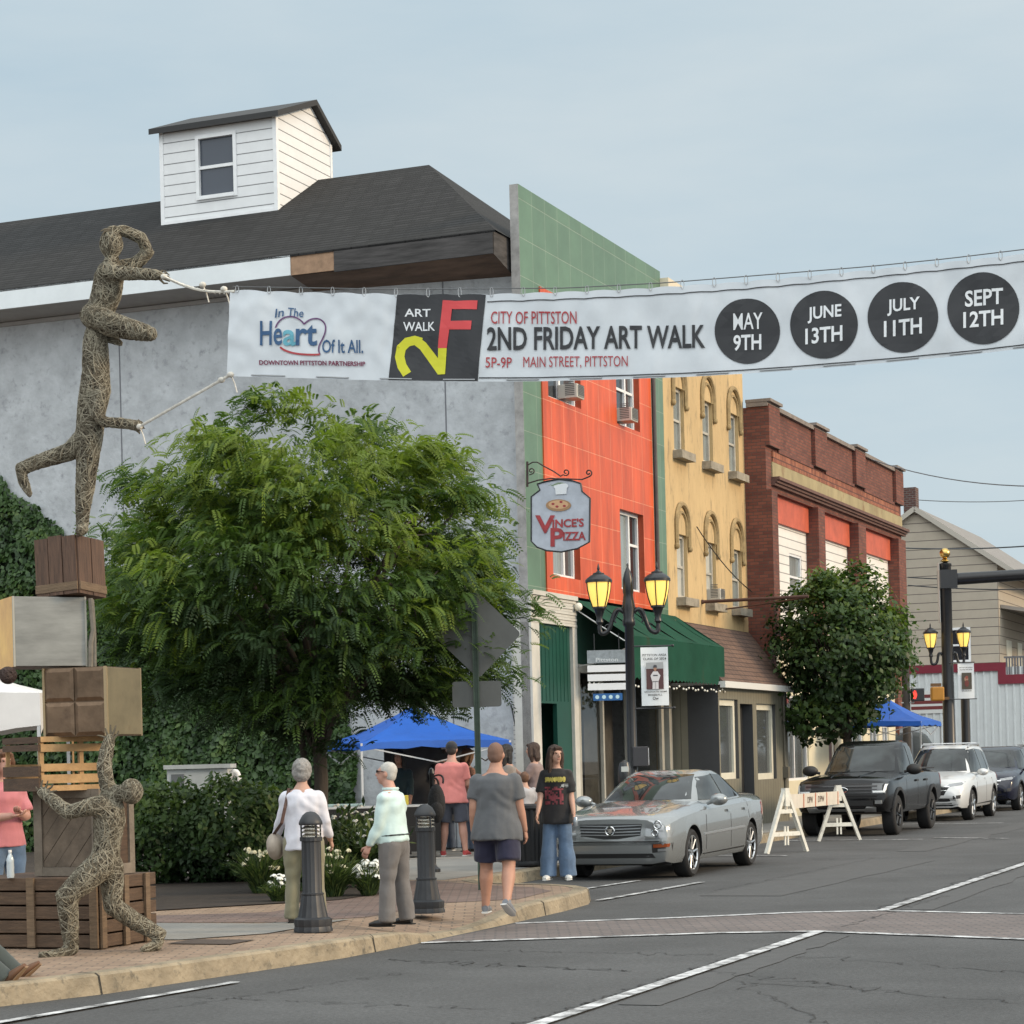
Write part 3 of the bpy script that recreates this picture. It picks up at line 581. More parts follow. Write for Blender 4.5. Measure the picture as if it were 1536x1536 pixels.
for k in range(ns):
    a, bq = ax0 + (ax1 - ax0) * k / ns, ax0 + (ax1 - ax0) * (k + 1) / ns; r = lambda q: zb_ + .05 * abs(math.sin(q * math.pi / .21)); yo = lambda q: yA - .025 - .012 * math.sin(q * 5)
    va.quad((a, yo(a), r(a)), (bq, yo(bq), r(bq)), (bq, yo(bq), zm), (a, yo(a), zm))
va.build('valance', awn_m, awn)
fr_ = MB()
for x in (ax0 + .05, ax0 + 2.0, ax0 + 4, ax1 - .06):
    fr_.tube([(x, 0, zt_ - .16), (x, -.5, zt_ - .5), (x, yA + .03, zm - .12)], .014, 6); fr_.tube([(x, 0, 3.3), (x, -.35, 3.34), (x, yA + .02, 3.6)], .012, 6)
fr_.tube([(ax0, yA + .02, zm - .05), (ax1, yA + .02, zm - .05)], .014, 6)
fr_.build('awning_frame', M('galvanised', (.45, .46, .46), .4, .7), awn)
bulb_me = MB().ball((0, 0, 0), .022, 8, 6).mesh('string_light', M('bulb_white', (.8, .77, .68), .3), 180)
for k in range(39):
    q = obj_from(bulb_me, 'string_light', awn)
    q.location = (ax0 + .05 + (ax1 - ax0 - .1) * k / 29, yA - .05 + .01 * (k % 3), 2.97 - .06 * abs(math.sin(k * .9))) if k < 30 else (2.4 + .12 * (k - 30), -.2, 3.0 - .04 * (k % 2))

# ---- yellow stucco building with arched windows over a shingled shop front
S1 = 43.0; B2 = building('yellow_building', 'ochre yellow stucco building with arched hood windows above a brown shingled shop front', 'building', S1, T0)
yel = M('yellow_stucco', (0.50, 0.36, 0.185), .88, var=.12, scale=1.3, bump=.6, bscale=12, stain=((.27, .205, .115), 4.0, .53), stretch=(1.3, 1.3, .4))
YW = 5.86; H2 = 11.22
YWN = [(a, c, z0, z1) for z0, z1 in ((7.92, 9.26), (4.9, 6.22)) for a, c in ((.66, 1.38), (2.68, 3.42), (4.64, 5.42))]
y = MB(); y.holed_wall(0, YW, 3.4, H2, YWN, depth=.15); y.quad((0, 14, 0), (0, 0, 0), (0, 0, H2), (0, 14, H2)); y.quad((YW, 0, 0), (YW, 14, 0), (YW, 14, H2), (YW, 0, H2)); y.quad((0, 0, H2), (YW, 0, H2), (YW, 14, H2), (0, 14, H2)); y.quad((YW, 14, 0), (0, 14, 0), (0, 14, H2), (YW, 14, H2))
y.build('wall', yel, B2)
cornice = MB(); cornice.box(-.02, YW + .02, -.18, .02, H2 - .12, H2 + .1); cornice.build('cornice', M('pale_cornice', (.62, .55, .42), .7), B2)
stone = M('grey_sill_stone', (.27, .24, .19), .85, var=.3, scale=6, bump=.5)
hood_m = M('hood_stone', (0.30, 0.22, 0.11), .85, var=.3, scale=7)
wing = M('grey_white_frame', (.42, .40, .35), .6, var=.2, scale=6)
pale_board = M('pale_window_board', (.42, .42, .38), .6, var=.1, scale=3)
for i, (a, c, z0, z1) in enumerate(YWN):
    low = i >= 3
    window(B2, a, c, z0, z1, .075, frame=wing, glass=[pale_board if low and i != 5 else curtained], cols=(), rail=.5, fw=.07, sill=(.28, .17, stone))
    cx, rr = (a + c) / 2, (c - a) / 2 + .07; hb = MB(); zh = z1 + .06 + (0.12 if low else .02)
    arc = [(cx + rr * math.cos(q), -.03, zh + rr * 1.05 * math.sin(q)) for q in np.linspace(math.pi, 0, 15)]
    hb.tube([(cx - rr, -.03, zh - .42)] + arc + [(cx + rr, -.03, zh - .42)], .055, 6, flat=.9)
    r3 = rr - .12; hb.tube([(cx - r3, -.01, z1 - .02)] + [(cx + r3 * math.cos(q), -.01, zh - .03 + r3 * math.sin(q)) for q in np.linspace(math.pi, 0, 13)] + [(cx + r3, -.01, z1 - .02)], .035, 6)
    for sg in (-1, 1): hb.ball((cx + sg * (rr + .02), -.04, zh - .45), (.07, .06, .07), 8, 6)
    hb.build('arch_hood', hood_m, B2, smooth=50)
# shop front with mansard roof
br_sh = grid_mat('brown_shingles', (0.135, 0.082, 0.06), (0.105, 0.064, 0.05), (.05, .032, .026), .30, .10, .01, .9, bump=.7, noise_var=.3, nscale=1.5)
mr_ = MB(); mr_.quad((-.0, -1.1, 3.14), (5.4, -1.1, 3.14), (5.85, -.02, 4.4), (0, -.02, 4.42)); mr_.quad((5.4, -1.1, 3.14), (5.4, 0, 3.14), (5.85, -.02, 4.4)); mr_.quad((0, 0, 3.14), (0, -1.1, 3.14), (0, -.02, 4.42))
ms_ = mr_.build('mansard_roof', br_sh, B2)
gt = MB(); gt.box(-.04, 5.45, -1.17, -1.06, 3.0, 3.13); gt.box(-.04, 5.45, -1.06, 0, 3.06, 3.12); gt.build('gutter', M('gutter_white', (.62, .62, .60), .5), ms_)
pan = grid_mat('khaki_panels', (.175, .165, .125), (.165, .155, .118), (.10, .095, .075), .2, 90, .012, .7, offset=0, bump=.4, noise_var=.12)
dkp = M('charcoal_panel', (.05, .052, .056), .6, var=.1)
fw_ = MB(); SF = [(.08, 1.38, 1.15, 2.78), (1.55, 2.5, .15, 2.7), (2.8, 4.3, 1.1, 2.72)]
fw_.holed_wall(0, 5.3, 0, 3.06, SF, y=-1.0, depth=.25, mi=0, mi_rev=1)
fw_.quad((0, 0, 0), (0, -.35, 0), (0, -.35, 3.06), (0, 0, 3.06), mi=0); fw_.quad((0, -.35, 0), (0, -1, 0), (0, -1, 3.06), (0, -.35, 3.06), mi=1); fw_.quad((5.3, -1, 0), (5.3, 0, 0), (5.3, 0, 3.06), (5.3, -1, 3.06), mi=0)
fw_.build('shopfront', [pan, dkp], B2)
cream_f = M('cream_frame', (.62, .60, .50), .55, var=.08)
window(B2, *SF[0], -.93, frame=cream_f, glass=greyglass, cols=(), rail=0, fw=.13); window(B2, *SF[2], -.93, frame=cream_f, glass=greyglass, cols=(), rail=0, fw=.13)
d2 = MB(); d2.box(SF[1][0], SF[1][1], -.78, -.72, .12, 2.7); d2.build('door', M('dark_door', (.03, .03, .03), .4), B2)
sc_ = MB(); sc_.tube([(4.9, -1.03, .3), (4.9, -1.03, 2.9)], .03, 6); sc_.box(4.82, 4.98, -1.12, -1.0, 1.1, 1.35)
sc_.build('downpipe', M('pipe_khaki', (.12, .11, .085), .6), B2)

# ---- red brick building
S2_, T2 = 48.86, 13.4; B3 = building('brick_building', 'red brick two storey building with orange lintels and white boarded windows', 'building', S2_, T2)
brick = grid_mat('red_brick', (0.20, 0.068, 0.045), (0.12, 0.040, 0.030), (.09, .055, .045), .215, .075, .009, .9, bump=.6, noise_var=.28, nscale=1.0)
BW3, H3 = 14.34, 9.5
piers = [(0, .5), (4.25, 4.9), (8.5, 9.35), (13.4, 14.34)]; bays = [(.5, 4.25), (4.9, 8.5), (9.35, 13.4)]
w3 = MB(); w3.holed_wall(0, BW3, 0, H3, [(a, c, 4.55, 7.62) for a, c in bays] + [(.5, 13.4, .15, 4.25)], depth=.35)
w3.quad((0, 14, 0), (0, 0, 0), (0, 0, H3), (0, 14, H3)); w3.quad((BW3, 0, 0), (BW3, 14, 0), (BW3, 14, H3), (BW3, 0, H3)); w3.quad((0, .35, H3), (BW3, .35, H3), (BW3, .35, 8.7), (0, .35, 8.7)); w3.quad((0, .35, 8.7), (BW3, .35, 8.7), (BW3, 14, 8.7), (0, 14, 8.7)); w3.quad((0, 0, H3), (BW3, 0, H3), (BW3, .35, H3), (0, .35, H3))
for a, c in piers: w3.box(a + .001, min(c, BW3 - .001), -.12, .0, 4.3, 7.62)
pier_caps = [(0.0, .95), (4.2, 5.4), (8.5, 9.6), (13.35, 14.34)]
for a, c in pier_caps: w3.box(a + .002, c - .002, -.10, .36, 8.62, H3 + .05)
for k in range(3):
    a = (pier_caps[k][1] + pier_caps[k + 1][0]) / 2
    w3.box(pier_caps[k][1] + .02, pier_caps[k + 1][0] - .02, -.05, 0, 8.55, 8.63)
w3.build('wall', brick, B3)
bk2 = grid_mat('patterned_brick', (.34, .13, .07), (.20, .065, .04), (.10, .045, .035), .15, .15, .014, .9, bump=.9, noise_var=.35, nscale=2.0, offset=.5)
MB().box(.5, 13.9, -.035, .01, 8.3, 8.55).build('brick_frieze', bk2, B3)
cap_m = M('cap_stone', (.20, .17, .15), .85, var=.25, scale=5)
cp = MB(); cp.box(-.05, BW3 + .05, -.08, .42, H3 + .002, H3 + .1)
for a, c in pier_caps: cp.box(a - .06, c + .06, -.16, .43, H3 + .103, H3 + .17)
cp.build('coping', cap_m, B3)
bandm = M('stained_stone_band', (.30, .25, .14), .85, var=.3, scale=1.3, stain=((.17, .07, .03), 1.6, .55), stretch=(1, 1, .5))
bd = MB(); bd.box(.45, BW3 + .02, -.03, .0, 7.95, 8.3)
bd.build('stone_band', bandm, B3)
ld = MB()
for k, (zz, yy) in enumerate(((7.88, -.20), (7.82, -.14), (7.76, -.09))): ld.box(.42, BW3 + .2, yy, 0, zz, zz + .06 if k else 7.95)
ld.build('ledge', M('brown_ledge', (.12, .06, .045), .7, var=.3, scale=5), B3)
lint = M('orange_lintel', (.50, .10, .05), .55, var=.2, scale=3)
for a, c in bays: MB().box(a, c - .0, .12, .2, 7.0, 7.62).build('lintel', lint, B3)
sd3 = grid_mat('white_boarding', (.72, .70, .66), (.70, .68, .64), (.28, .27, .26), 500, .21, .012, .6, offset=0, bump=.7, noise_var=.08)
bays_w = [(.62, 1.7, 5.35, 6.5), (2.6, 3.75, 5.3, 6.4), (5.6, 6.6, 5.2, 6.3), (9.9, 10.9, 5.2, 6.3)]
for (a, c) in bays: MB().holed_wall(a, c, 4.55, 7.0, [q for q in bays_w if a < q[0] < c], y=.2, depth=.1).build('boarding', sd3, B3)
for q in bays_w: window(B3, *q, .22, frame=WHITE, glass=[curtained], cols=(), rail=.5)
cream = M('cream_shopfront', (.66, .60, .44), .6, var=.06)
cs = MB(); cs.holed_wall(.5, 13.4, .15, 4.25, [(1.2, 3.6, 1.0, 3.0), (5.6, 6.6, .2, 2.9), (7.2, 9.4, 1.0, 3.0), (10.2, 11.2, .9, 2.35), (11.7, 12.5, .9, 2.35)], y=.1, depth=.12)
for x in (9.6, 11.45, 12.8): cs.box(x, x + .06, .06, .1, 2.4, 4.2)
cs.build('shopfront', cream, B3)
for q in ((1.2, 3.6, 1.0, 3.0), (7.2, 9.4, 1.0, 3.0), (10.2, 11.2, .9, 2.35), (11.7, 12.5, .9, 2.35)): window(B3, *q, .14, frame=WHITE, glass=greyglass, cols=(.5,), rail=0)
MB().box(5.6, 6.6, .2, .26, .15, 2.9).build('door', M('shop_door', (.12, .05, .04), .5), B3)

# ---- house across the side street, gable to the camera
SH = 75.0; B4 = building('clapboard_house', 'tan clapboard house with steep gable and brick chimney at the far end of the street', 'house', SH, 12.7)
tan = grid_mat('tan_clapboard', (.38, .335, .27), (.37, .325, .26), (.13, .11, .095), 500, .30, .014, .75, offset=0, bump=.8, noise_var=.08)
ya, yb2 = 0.0, 5.6; ym_ = 2.7
h = MB(); h.add([(0, ya, 0), (0, ya, 7.85), (0, ym_, 9.75), (0, yb2, 7.85), (0, yb2, 0)], [(0, 1, 2, 3, 4)]); h.quad((0, 0, 0), (12, 0, 0), (12, 0, 7.85), (0, 0, 7.85)); h.quad((12, yb2, 0), (0, yb2, 0), (0, yb2, 7.85), (12, yb2, 7.85)); h.add([(12, ya, 0), (12, ya, 7.85), (12, ym_, 9.75), (12, yb2, 7.85), (12, yb2, 0)], [(4, 3, 2, 1, 0)])
h.build('wall', tan, B4)
rr_ = MB(); sl = (9.75 - 7.85) / ym_
def roofslab(mb, y0, z0, y1, z1, x0, x1, th):
    mb.add([(x0, y0, z0), (x1, y0, z0), (x1, y1, z1), (x0, y1, z1), (x0, y0, z0 - th), (x1, y0, z0 - th), (x1, y1, z1 - th), (x0, y1, z1 - th)], [(0, 1, 2, 3), (7, 6, 5, 4), (4, 5, 1, 0), (5, 6, 2, 1), (6, 7, 3, 2), (7, 4, 0, 3)])
roofslab(rr_, -.75, 7.85 - .75 * sl + .1, ym_, 9.87, -.15, 12.2, .12); roofslab(rr_, ym_ + .001, 9.87, yb2 + .4, 7.85 - .28 + .1, -.15, 12.2, .12)
hr = rr_.build('roof', M('grey_house_roof', (.20, .19, .18), .85, var=.2, scale=4), B4)
tr_ = MB(); tr_.bar((-.17, -.75, 7.85 - .75 * sl + .02), (-.17, ym_, 9.79), .03, .16); tr_.bar((-.17, ym_, 9.79), (-.17, yb2 + .4, 7.6), .03, .16); tr_.build('gable_trim', M('trim_tan', (.40, .37, .32), .6), hr)
chb = grid_mat('chimney_brick', (.10, .04, .03), (.07, .03, .025), (.14, .12, .11), .2, .075, .012, .9, bump=.5)
MB().box(.1, .6, 2.7, 3.12, 9.3, 10.55).build('chimney', chb, hr)
window(B4, 20, 21, 1, 2, 0)
bpy.data.objects.remove([x for x in bpy.data.objects if x.parent == B4 and x.name.startswith('window')][0]); [bpy.data.objects.remove(x) for x in list(bpy.data.objects) if x.name.startswith('pane') and x.parent is None]
wn = MB(); wz = (4.55, 5.72); wy = (.95, 1.7)
for q in ((wy[0], wy[0] + .07, *wz), (wy[1] - .07, wy[1], *wz), (wy[0], wy[1], wz[0], wz[0] + .08), (wy[0], wy[1], wz[1] - .08, wz[1]), (wy[0], wy[1], 5.1, 5.16)): wn.box(-.06 - .001 * (q[1] - q[0] > .5), -.0, q[0], q[1], q[2], q[3])
wn = wn.build('window', WHITE, B4); MB().quad((-.02, wy[1], wz[0]), (-.02, wy[0], wz[0]), (-.02, wy[0], wz[1]), (-.02, wy[1], wz[1])).build('pane', GLASS, wn)
# upstairs porch facing the street
po = MB(); roofslab(po, -2.6, 5.95, -.02, 6.45, .35, 9, .12); pr_ = po.build('porch_roof', M('porch_roof_tan', (.27, .24, .21), .8), B4)
for x in (.6, 2.6, 4.6, 6.6): MB().box(x, x + .12, -2.3, -2.18, 4.0, 5.85).build('porch_post', cream_f, B4)
for x in (1.4, 3.6, 5.6): MB().box(x, x + .9, -.03, 0, 4.1, 5.3).build('porch_door', cream_f, B4)

# ---- ribbed white shop in front of the house
B5 = building('ribbed_shop', 'white ribbed metal shop with a dark red trim below the tan house', 'building', 73.8, 9.0)
ribm = M('ribbed_white', (.60, .63, .63), .55, var=.05)
rb = MB(); yy = 0.0
while yy < 9.0:
    rb.add([(0, yy, 0), (0, yy + .14, 0), (-.035, yy + .17, 0), (-.035, yy + .21, 0), (0, yy + .24, 0), (0, yy, 4.3), (0, yy + .14, 4.3), (-.035, yy + .17, 4.3), (-.035, yy + .21, 4.3), (0, yy + .24, 4.3)], [(i + 1, i, i + 5, i + 6) for i in range(4)]); yy += .24
rb.quad((0.01, 0, 0), (11, 0, 0), (11, 0, 3.9), (0.01, 0, 3.9)); rb.quad((.01, 0, 4.0), (1.18, 0, 4.0), (1.18, 9, 4.0), (.01, 9, 4.0))
rb.build('wall', ribm, B5)
red = M('dark_red_trim', (.19, .018, .035), .5, var=.1)
tb = MB(); tb.box(-.07, .02, 3.56, 9.1, 4.18, 4.45); tb.box(-.07, .02, 3.3, 3.56, 3.74, 4.45); tb.box(-.07, .02, 0, 3.3, 3.74, 4.04); tb.box(.03, 9, -.06, 0, 3.74, 4.04); tb.build('trim', red, B5)
rl = MB()
for k in range(36): rl.box(-.03, .0, .1 + k * .09, .15 + k * .09, 4.05, 4.58)
rl.box(-.04, .01, 0, 3.36, 4.58, 4.64)
rl.build('railing', M('grey_railing', (.14, .14, .15), .5), B5)
nb = MB(); nb.box(-.045, -.03, 5.3, 6.6, 2.85, 3.6); nb.build('notice_board', M('notice_white', (.65, .66, .64), .5), B5)
for k, z in enumerate((2.98, 3.17, 3.37)): MB().box(-.05, -.046, 5.36, 6.45, z, z + .11).build('notice_stripe', M('notice_red', (.16, .03, .03), .6), B5)

# ---- sign bracket pole on the yellow wall
ir = thing('sign_bracket', 'rusty iron sign bracket without a sign, sticking out from the yellow wall', 'bracket', Wst(45.3, 13.88, 4.9), PHI)
MB().tube([(0, 0, .0), (0, -2.3, 0.0)], .035, 8).tube([(1.1, 0, -.12), (1.0, -1.2, -.03), (.1, -2.2, -.02)], .018, 6).ball((0, 0, 0), .05, 8, 6).build('bracket_rod', M('rusty_iron', (.07, .03, .02), .7, var=.4), ir, smooth=40)
# ---- window air conditioners
acm = M('ac_case', (.50, .48, .43), .5, .2, var=.1); acg = M('ac_grille', (.20, .20, .19), .6, var=.2, scale=40)
def aircon(label, s, z, t=13.9, sc=1.0):
    r = thing('air_conditioner', label, 'air conditioner', Wst(s, t, z), PHI, 'window air conditioners')
    b = MB(); w, d, h = .56 * sc, .42 * sc, .38 * sc
    b.box(0, w, -d, .1, 0, h); b.build('case', acm, r, bevel=.012)
    g = MB(); g.box(.03, w - .03, -d - .012, -d, .03, h - .03); gr = g.build('grille', acg, r)
    v = MB()
    for k in range(9): v.box(-.006, 0, -d + .05, -.05, .05 + k * .033, .065 + k * .033)
    for k in range(7): v.box(.05, w - .05, -d - .02, -d - .012, .06 + k * .042 * sc, .075 + k * .042 * sc)
    v.build('louvre', M('louvre_dark', (.10, .10, .10), .6), r); return r
aircon('white window air conditioner in the upper window beside the banner, farther from the yellow wall', 37.2, 8.07, sc=.66)
aircon('white window air conditioner in the tall upper window nearest the yellow wall', 40.15, 8.05, sc=.68)
aircon('small white window air conditioner low in the middle first floor window of the yellow wall', 45.82, 4.97, sc=.62)
# ================================================================ plants
def V3(*a): return np.array(a, dtype=float)
def rand_dirs(n):
    d = rng.normal(size=(n, 3)); return d / np.linalg.norm(d, axis=1, keepdims=True)
def unit(a): return a / np.maximum(np.linalg.norm(a, axis=-1, keepdims=True), 1e-9)
bark = M('dark_bark', (.045, .036, .028), .9, var=.35, scale=9, bump=.8, bscale=20, stretch=(1, 1, .3))
# ---- feathery locust tree in the planting bed
TX, TY = -2.37, 27.0
LT = thing('locust_tree', 'feathery green locust tree with a broad drooping crown in the planting bed', 'tree', (TX, TY, .16))
def crown_r(d):
    """outline of the crown: a broad flattened dome with an uneven rim"""
    q = Vector(d); lump = 0.88 + 0.20 * noise.noise(q * 1.7 + Vector((4, 2, 9))) + 0.22 * noise.noise(q * 3.6)
    return lump
C0 = V3(-0.04, 0, 3.52); RX, RY, RZU, RZD = 2.88, 2.5, 2.92, 2.65
tb = MB()
trunk = [(0, 0, -.1), (.02, 0, .6), (.05, .02, 1.3), (.03, .03, 1.9)]
tb.tube(trunk, [.115, .095, .085, .08], 10)
tb.tube([(-.12, .1, -.1), (-.11, .1, .8), (-.14, .12, 1.5), (-.25, .15, 2.2), (-.6, .1, 3.0)], [.055, .05, .045, .04, .03], 8)
limbs = []
for k in range(17):
    a = k * 2.4 + rng.uniform(-.3, .3); el = rng.uniform(.1, 1.15); r = rng.uniform(.6, .85)
    e = C0 + V3(math.cos(a) * math.cos(el) * RX * r, math.sin(a) * math.cos(el) * RY * r, math.sin(el) * RZU * r - .4)
    s0 = V3(.03, .03, rng.uniform(1.5, 2.3)); m = s0 * .5 + e * .5 + V3(0, 0, rng.uniform(.1, .45)); m1 = s0 * .8 + m * .2 + V3(0, 0, .15)
    pts = [s0, m1, m, m * .45 + e * .55 + V3(0, 0, .12), e]; tb.tube(pts, [.05, .042, .03, .018, .006], 7); limbs.append((m, e))
    for j in range(5):
        f = rng.uniform(.2, 1); b0 = m + (e - m) * f; b1 = b0 + rand_dirs(1)[0] * V3(.8, .8, .5) + V3(0, 0, -.05); tb.tube([b0, (b0 + b1) / 2 + V3(0, 0, .1), b1], [.014, .01, .004], 5)
tb.build('trunk', bark, LT, smooth=60)
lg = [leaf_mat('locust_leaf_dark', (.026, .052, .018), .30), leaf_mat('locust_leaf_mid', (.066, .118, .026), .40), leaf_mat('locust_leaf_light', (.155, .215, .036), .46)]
P, A, Bv, MI = [], [], [], []
nclump = 330
for k in range(nclump):
    d = rand_dirs(1)[0]
    if d[2] < -.82: d[2] *= .7; d = unit(d)
    rr = crown_r(d) * rng.uniform(.70, 1.0) ** .6
    if k % 5 == 0: rr *= .65
    c = C0 + d * V3(RX, RY, RZU if d[2] > 0 else RZD * .80) * rr * .93
    bright = 0.52 + .42 * d[2] + rng.uniform(-.36, .42)  # upper clumps get paler leaves: daylight from above put into the colour
    nf = int(rng.integers(52, 96)); cs = rng.uniform(.22, .42)
    out = unit(np.array([d[0], d[1], 0.15]))
    for j in range(nf):
        o = rng.normal(size=3) * V3(cs, cs, cs * .5) * .62; base = c + o
        hd = unit(out * 1.0 + rng.normal(size=3) * .65 + V3(0, 0, .1)); L = rng.uniform(.13, .25); npair = 9
        t_ = np.linspace(.08, 1, npair); sag = rng.uniform(.25, .8)
        rach = base + hd * (t_[:, None] * L) + np.outer(t_ ** 2, V3(0, 0, -sag * L))
        tan = unit(np.gradient(rach, axis=0)); sd = unit(np.cross(tan, V3(0, 0, 1) + rng.normal(size=3) * .35))
        ll = L * .30 * (1 - .45 * np.abs(t_ - .4))[:, None]
        for sg in (-1, 1):
            dirv = unit(sd * sg + tan * .55 + V3(0, 0, -.25)); ctr = rach + dirv * ll * .55
            P.append(ctr); A.append(dirv * ll * .5); Bv.append(unit(np.cross(dirv, np.cross(sd, tan))) * ll * .17 * 1.25)
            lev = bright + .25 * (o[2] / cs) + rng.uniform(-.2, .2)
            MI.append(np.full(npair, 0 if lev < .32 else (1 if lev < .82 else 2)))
P, A, Bv, MI = np.concatenate(P), np.concatenate(A), np.concatenate(Bv), np.concatenate(MI)
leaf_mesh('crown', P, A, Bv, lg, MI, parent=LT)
# ---- maple on the far pavement
p2 = Wst(48.6, 11.62, .15)
MT = thing('maple_tree', 'dense round dark green street tree behind the black pickup truck', 'tree', p2)
tb = MB(); tb.tube([(0, 0, -.05), (.02, 0, 1.0), (0, .02, 1.9), (.03, 0, 3.2)], [.13, .11, .10, .05], 9)
C2 = V3(-.12, 0, 3.80); R2 = V3(1.66, 1.65, 1.95)
for k in range(14):
    a = k * 2.4; el = rng.uniform(-.1, 1.2); e = C2 + V3(math.cos(a) * math.cos(el), math.sin(a) * math.cos(el), math.sin(el)) * R2 * .75; s0 = V3(0, 0, rng.uniform(1.4, 2.4)); tb.tube([s0, (s0 + e) / 2 + V3(0, 0, .2), e], [.05, .03, .008], 6)
tb.build('trunk', bark, MT, smooth=60)
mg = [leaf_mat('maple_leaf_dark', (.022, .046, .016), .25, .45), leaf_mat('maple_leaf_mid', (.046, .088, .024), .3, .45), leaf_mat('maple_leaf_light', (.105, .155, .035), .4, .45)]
def blob_leaves(n, C, R, size, lump=.2, lo=.55, seed=0, droop=.5, dark=.3, light=.85, lfreq=2.0):
    d = rand_dirs(n); rr = rng.uniform(lo, 1, n) ** .5
    lum = np.array([1 - lump * .3 + lump * noise.noise(Vector(q) * lfreq + Vector((seed, 3, 7))) + lump * .7 * noise.noise(Vector(q) * lfreq * 2.3 + Vector((seed, 1, 2))) for q in d])
    P = C + d * R * (rr * lum)[:, None]
    nrm = unit(d * 1.0 + rng.normal(size=(n, 3)) * .6 + V3(0, 0, .4)); t = unit(np.cross(nrm, rng.normal(size=(n, 3)))); t = unit(t + V3(0, 0, -droop)); b = unit(np.cross(nrm, t))
    s = size * rng.uniform(.6, 1.25, n)[:, None]
    lev = .45 + .35 * d[:, 2] + .5 * np.array([noise.noise(Vector(p) * 2.2) for p in P]) + rng.uniform(-.25, .25, n)  # upper leaves paler, light from above put into the colour
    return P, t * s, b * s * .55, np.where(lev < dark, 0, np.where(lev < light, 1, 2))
def clumped(nc, per, C, R, size, spread, lump=.3):
    out = []
    for k in range(nc):
        d = rand_dirs(1)[0]; rr = (1 - .35 + lump * noise.noise(Vector(d) * 1.8 + Vector((7, 3, 1))) + .25) * rng.uniform(.45, 1) ** .5
        n = int(per * rng.uniform(.6, 1.3)); c = C + d * R * rr; o = rng.normal(size=(n, 3)) * V3(spread, spread, spread * .6) * .5
        nrm = unit(d + rng.normal(size=(n, 3)) * .5 + V3(0, 0, .7)); t = unit(np.cross(nrm, rng.normal(size=(n, 3)))); t = unit(t + V3(0, 0, -.5)); b = unit(np.cross(nrm, t)); s = size * rng.uniform(.6, 1.3, n)[:, None]
        lev = .40 + .35 * d[2] + .22 * d[0] + o[:, 2] / spread * .5 + rng.uniform(-.3, .3) + rng.uniform(-.2, .2, n)  # paler leaves upward and sunward: sunlight put into the colour
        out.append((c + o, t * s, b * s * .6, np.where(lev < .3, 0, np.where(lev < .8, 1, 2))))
    return [np.concatenate([q[i] for q in out]) for i in range(4)]
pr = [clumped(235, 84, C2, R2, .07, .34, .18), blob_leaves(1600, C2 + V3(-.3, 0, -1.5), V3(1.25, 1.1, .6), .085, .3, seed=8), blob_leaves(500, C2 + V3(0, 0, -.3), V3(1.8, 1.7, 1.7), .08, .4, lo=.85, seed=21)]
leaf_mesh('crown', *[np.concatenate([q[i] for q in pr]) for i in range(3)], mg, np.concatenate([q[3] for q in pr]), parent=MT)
# ---- ivy over the side wall: an uneven top line
IV = thing('climbing_ivy', 'thick dark green ivy covering the lower part of the grey side wall', 'ivy', Wst(35.5, 22, .15), PHI)
ig = [leaf_mat('ivy_dark', (.030, .060, .022), .15, .4), leaf_mat('ivy_mid', (.056, .104, .034), .2, .4), leaf_mat('ivy_light', (.11, .17, .05), .25, .4)]
n = 36000; ty = rng.uniform(-4.7, 5.5, n)
def ivy_top(q):
    base = np.interp(q, [-4.7, -4.3, -3.6, -2.2, -1.0, .4, 1.2, 1.9, 2.6, 3.4, 5.5], [1.6, 3.2, 3.9, 4.7, 5.0, 5.3, 5.9, 6.5, 7.0, 7.3, 7.4])
    return base + .25 * noise.noise(Vector((q * 1.9, 2, 1))) + .12 * noise.noise(Vector((q * 6, 5, 1)))
top = np.array([ivy_top(q) for q in ty]); zz = rng.uniform(0, 1, n) ** .9 * top
bulge = np.array([.20 + .22 * noise.noise(Vector((a * .8, b * .8, 4))) + .12 * noise.noise(Vector((a * 2.2, b * 2.2, 1))) for a, b in zip(ty, zz)]); bulge = np.clip(bulge, .04, .6) * np.clip((top - zz) / .7, .12, 1)
P = np.stack([-(bulge * rng.uniform(.5, 1.05, n)) - .02, ty, zz], 1)
nrm = unit(V3(-1, 0, .45) + rng.normal(size=(n, 3)) * .5); t = unit(np.cross(nrm, rng.normal(size=(n, 3))) + V3(0, 0, -.6)); bb = unit(np.cross(nrm, t)); s = (.062 * rng.uniform(.6, 1.3, n))[:, None]
lev = .5 + .55 * np.array([noise.noise(Vector((a * 1.6, b * 1.6, 9))) for a, b in zip(ty, zz)]) + rng.uniform(-.3, .3, n)
leaf_mesh('foliage', P, t * s, bb * s * .75, ig, np.where(lev < .38, 0, np.where(lev < .85, 1, 2)), parent=IV)
bk = MB(); m_ = 60
for k in range(m_):
    a, c = -4.6 + 10.1 * k / m_, -4.6 + 10.1 * (k + 1) / m_; bk.quad((-.03, c, 0), (-.03, a, 0), (-.03, a, ivy_top(a) - .15), (-.03, c, ivy_top(c) - .15))
bk.build('stem_mat', M('ivy_stems', (.012, .02, .01), .95, var=.5, scale=12), IV)
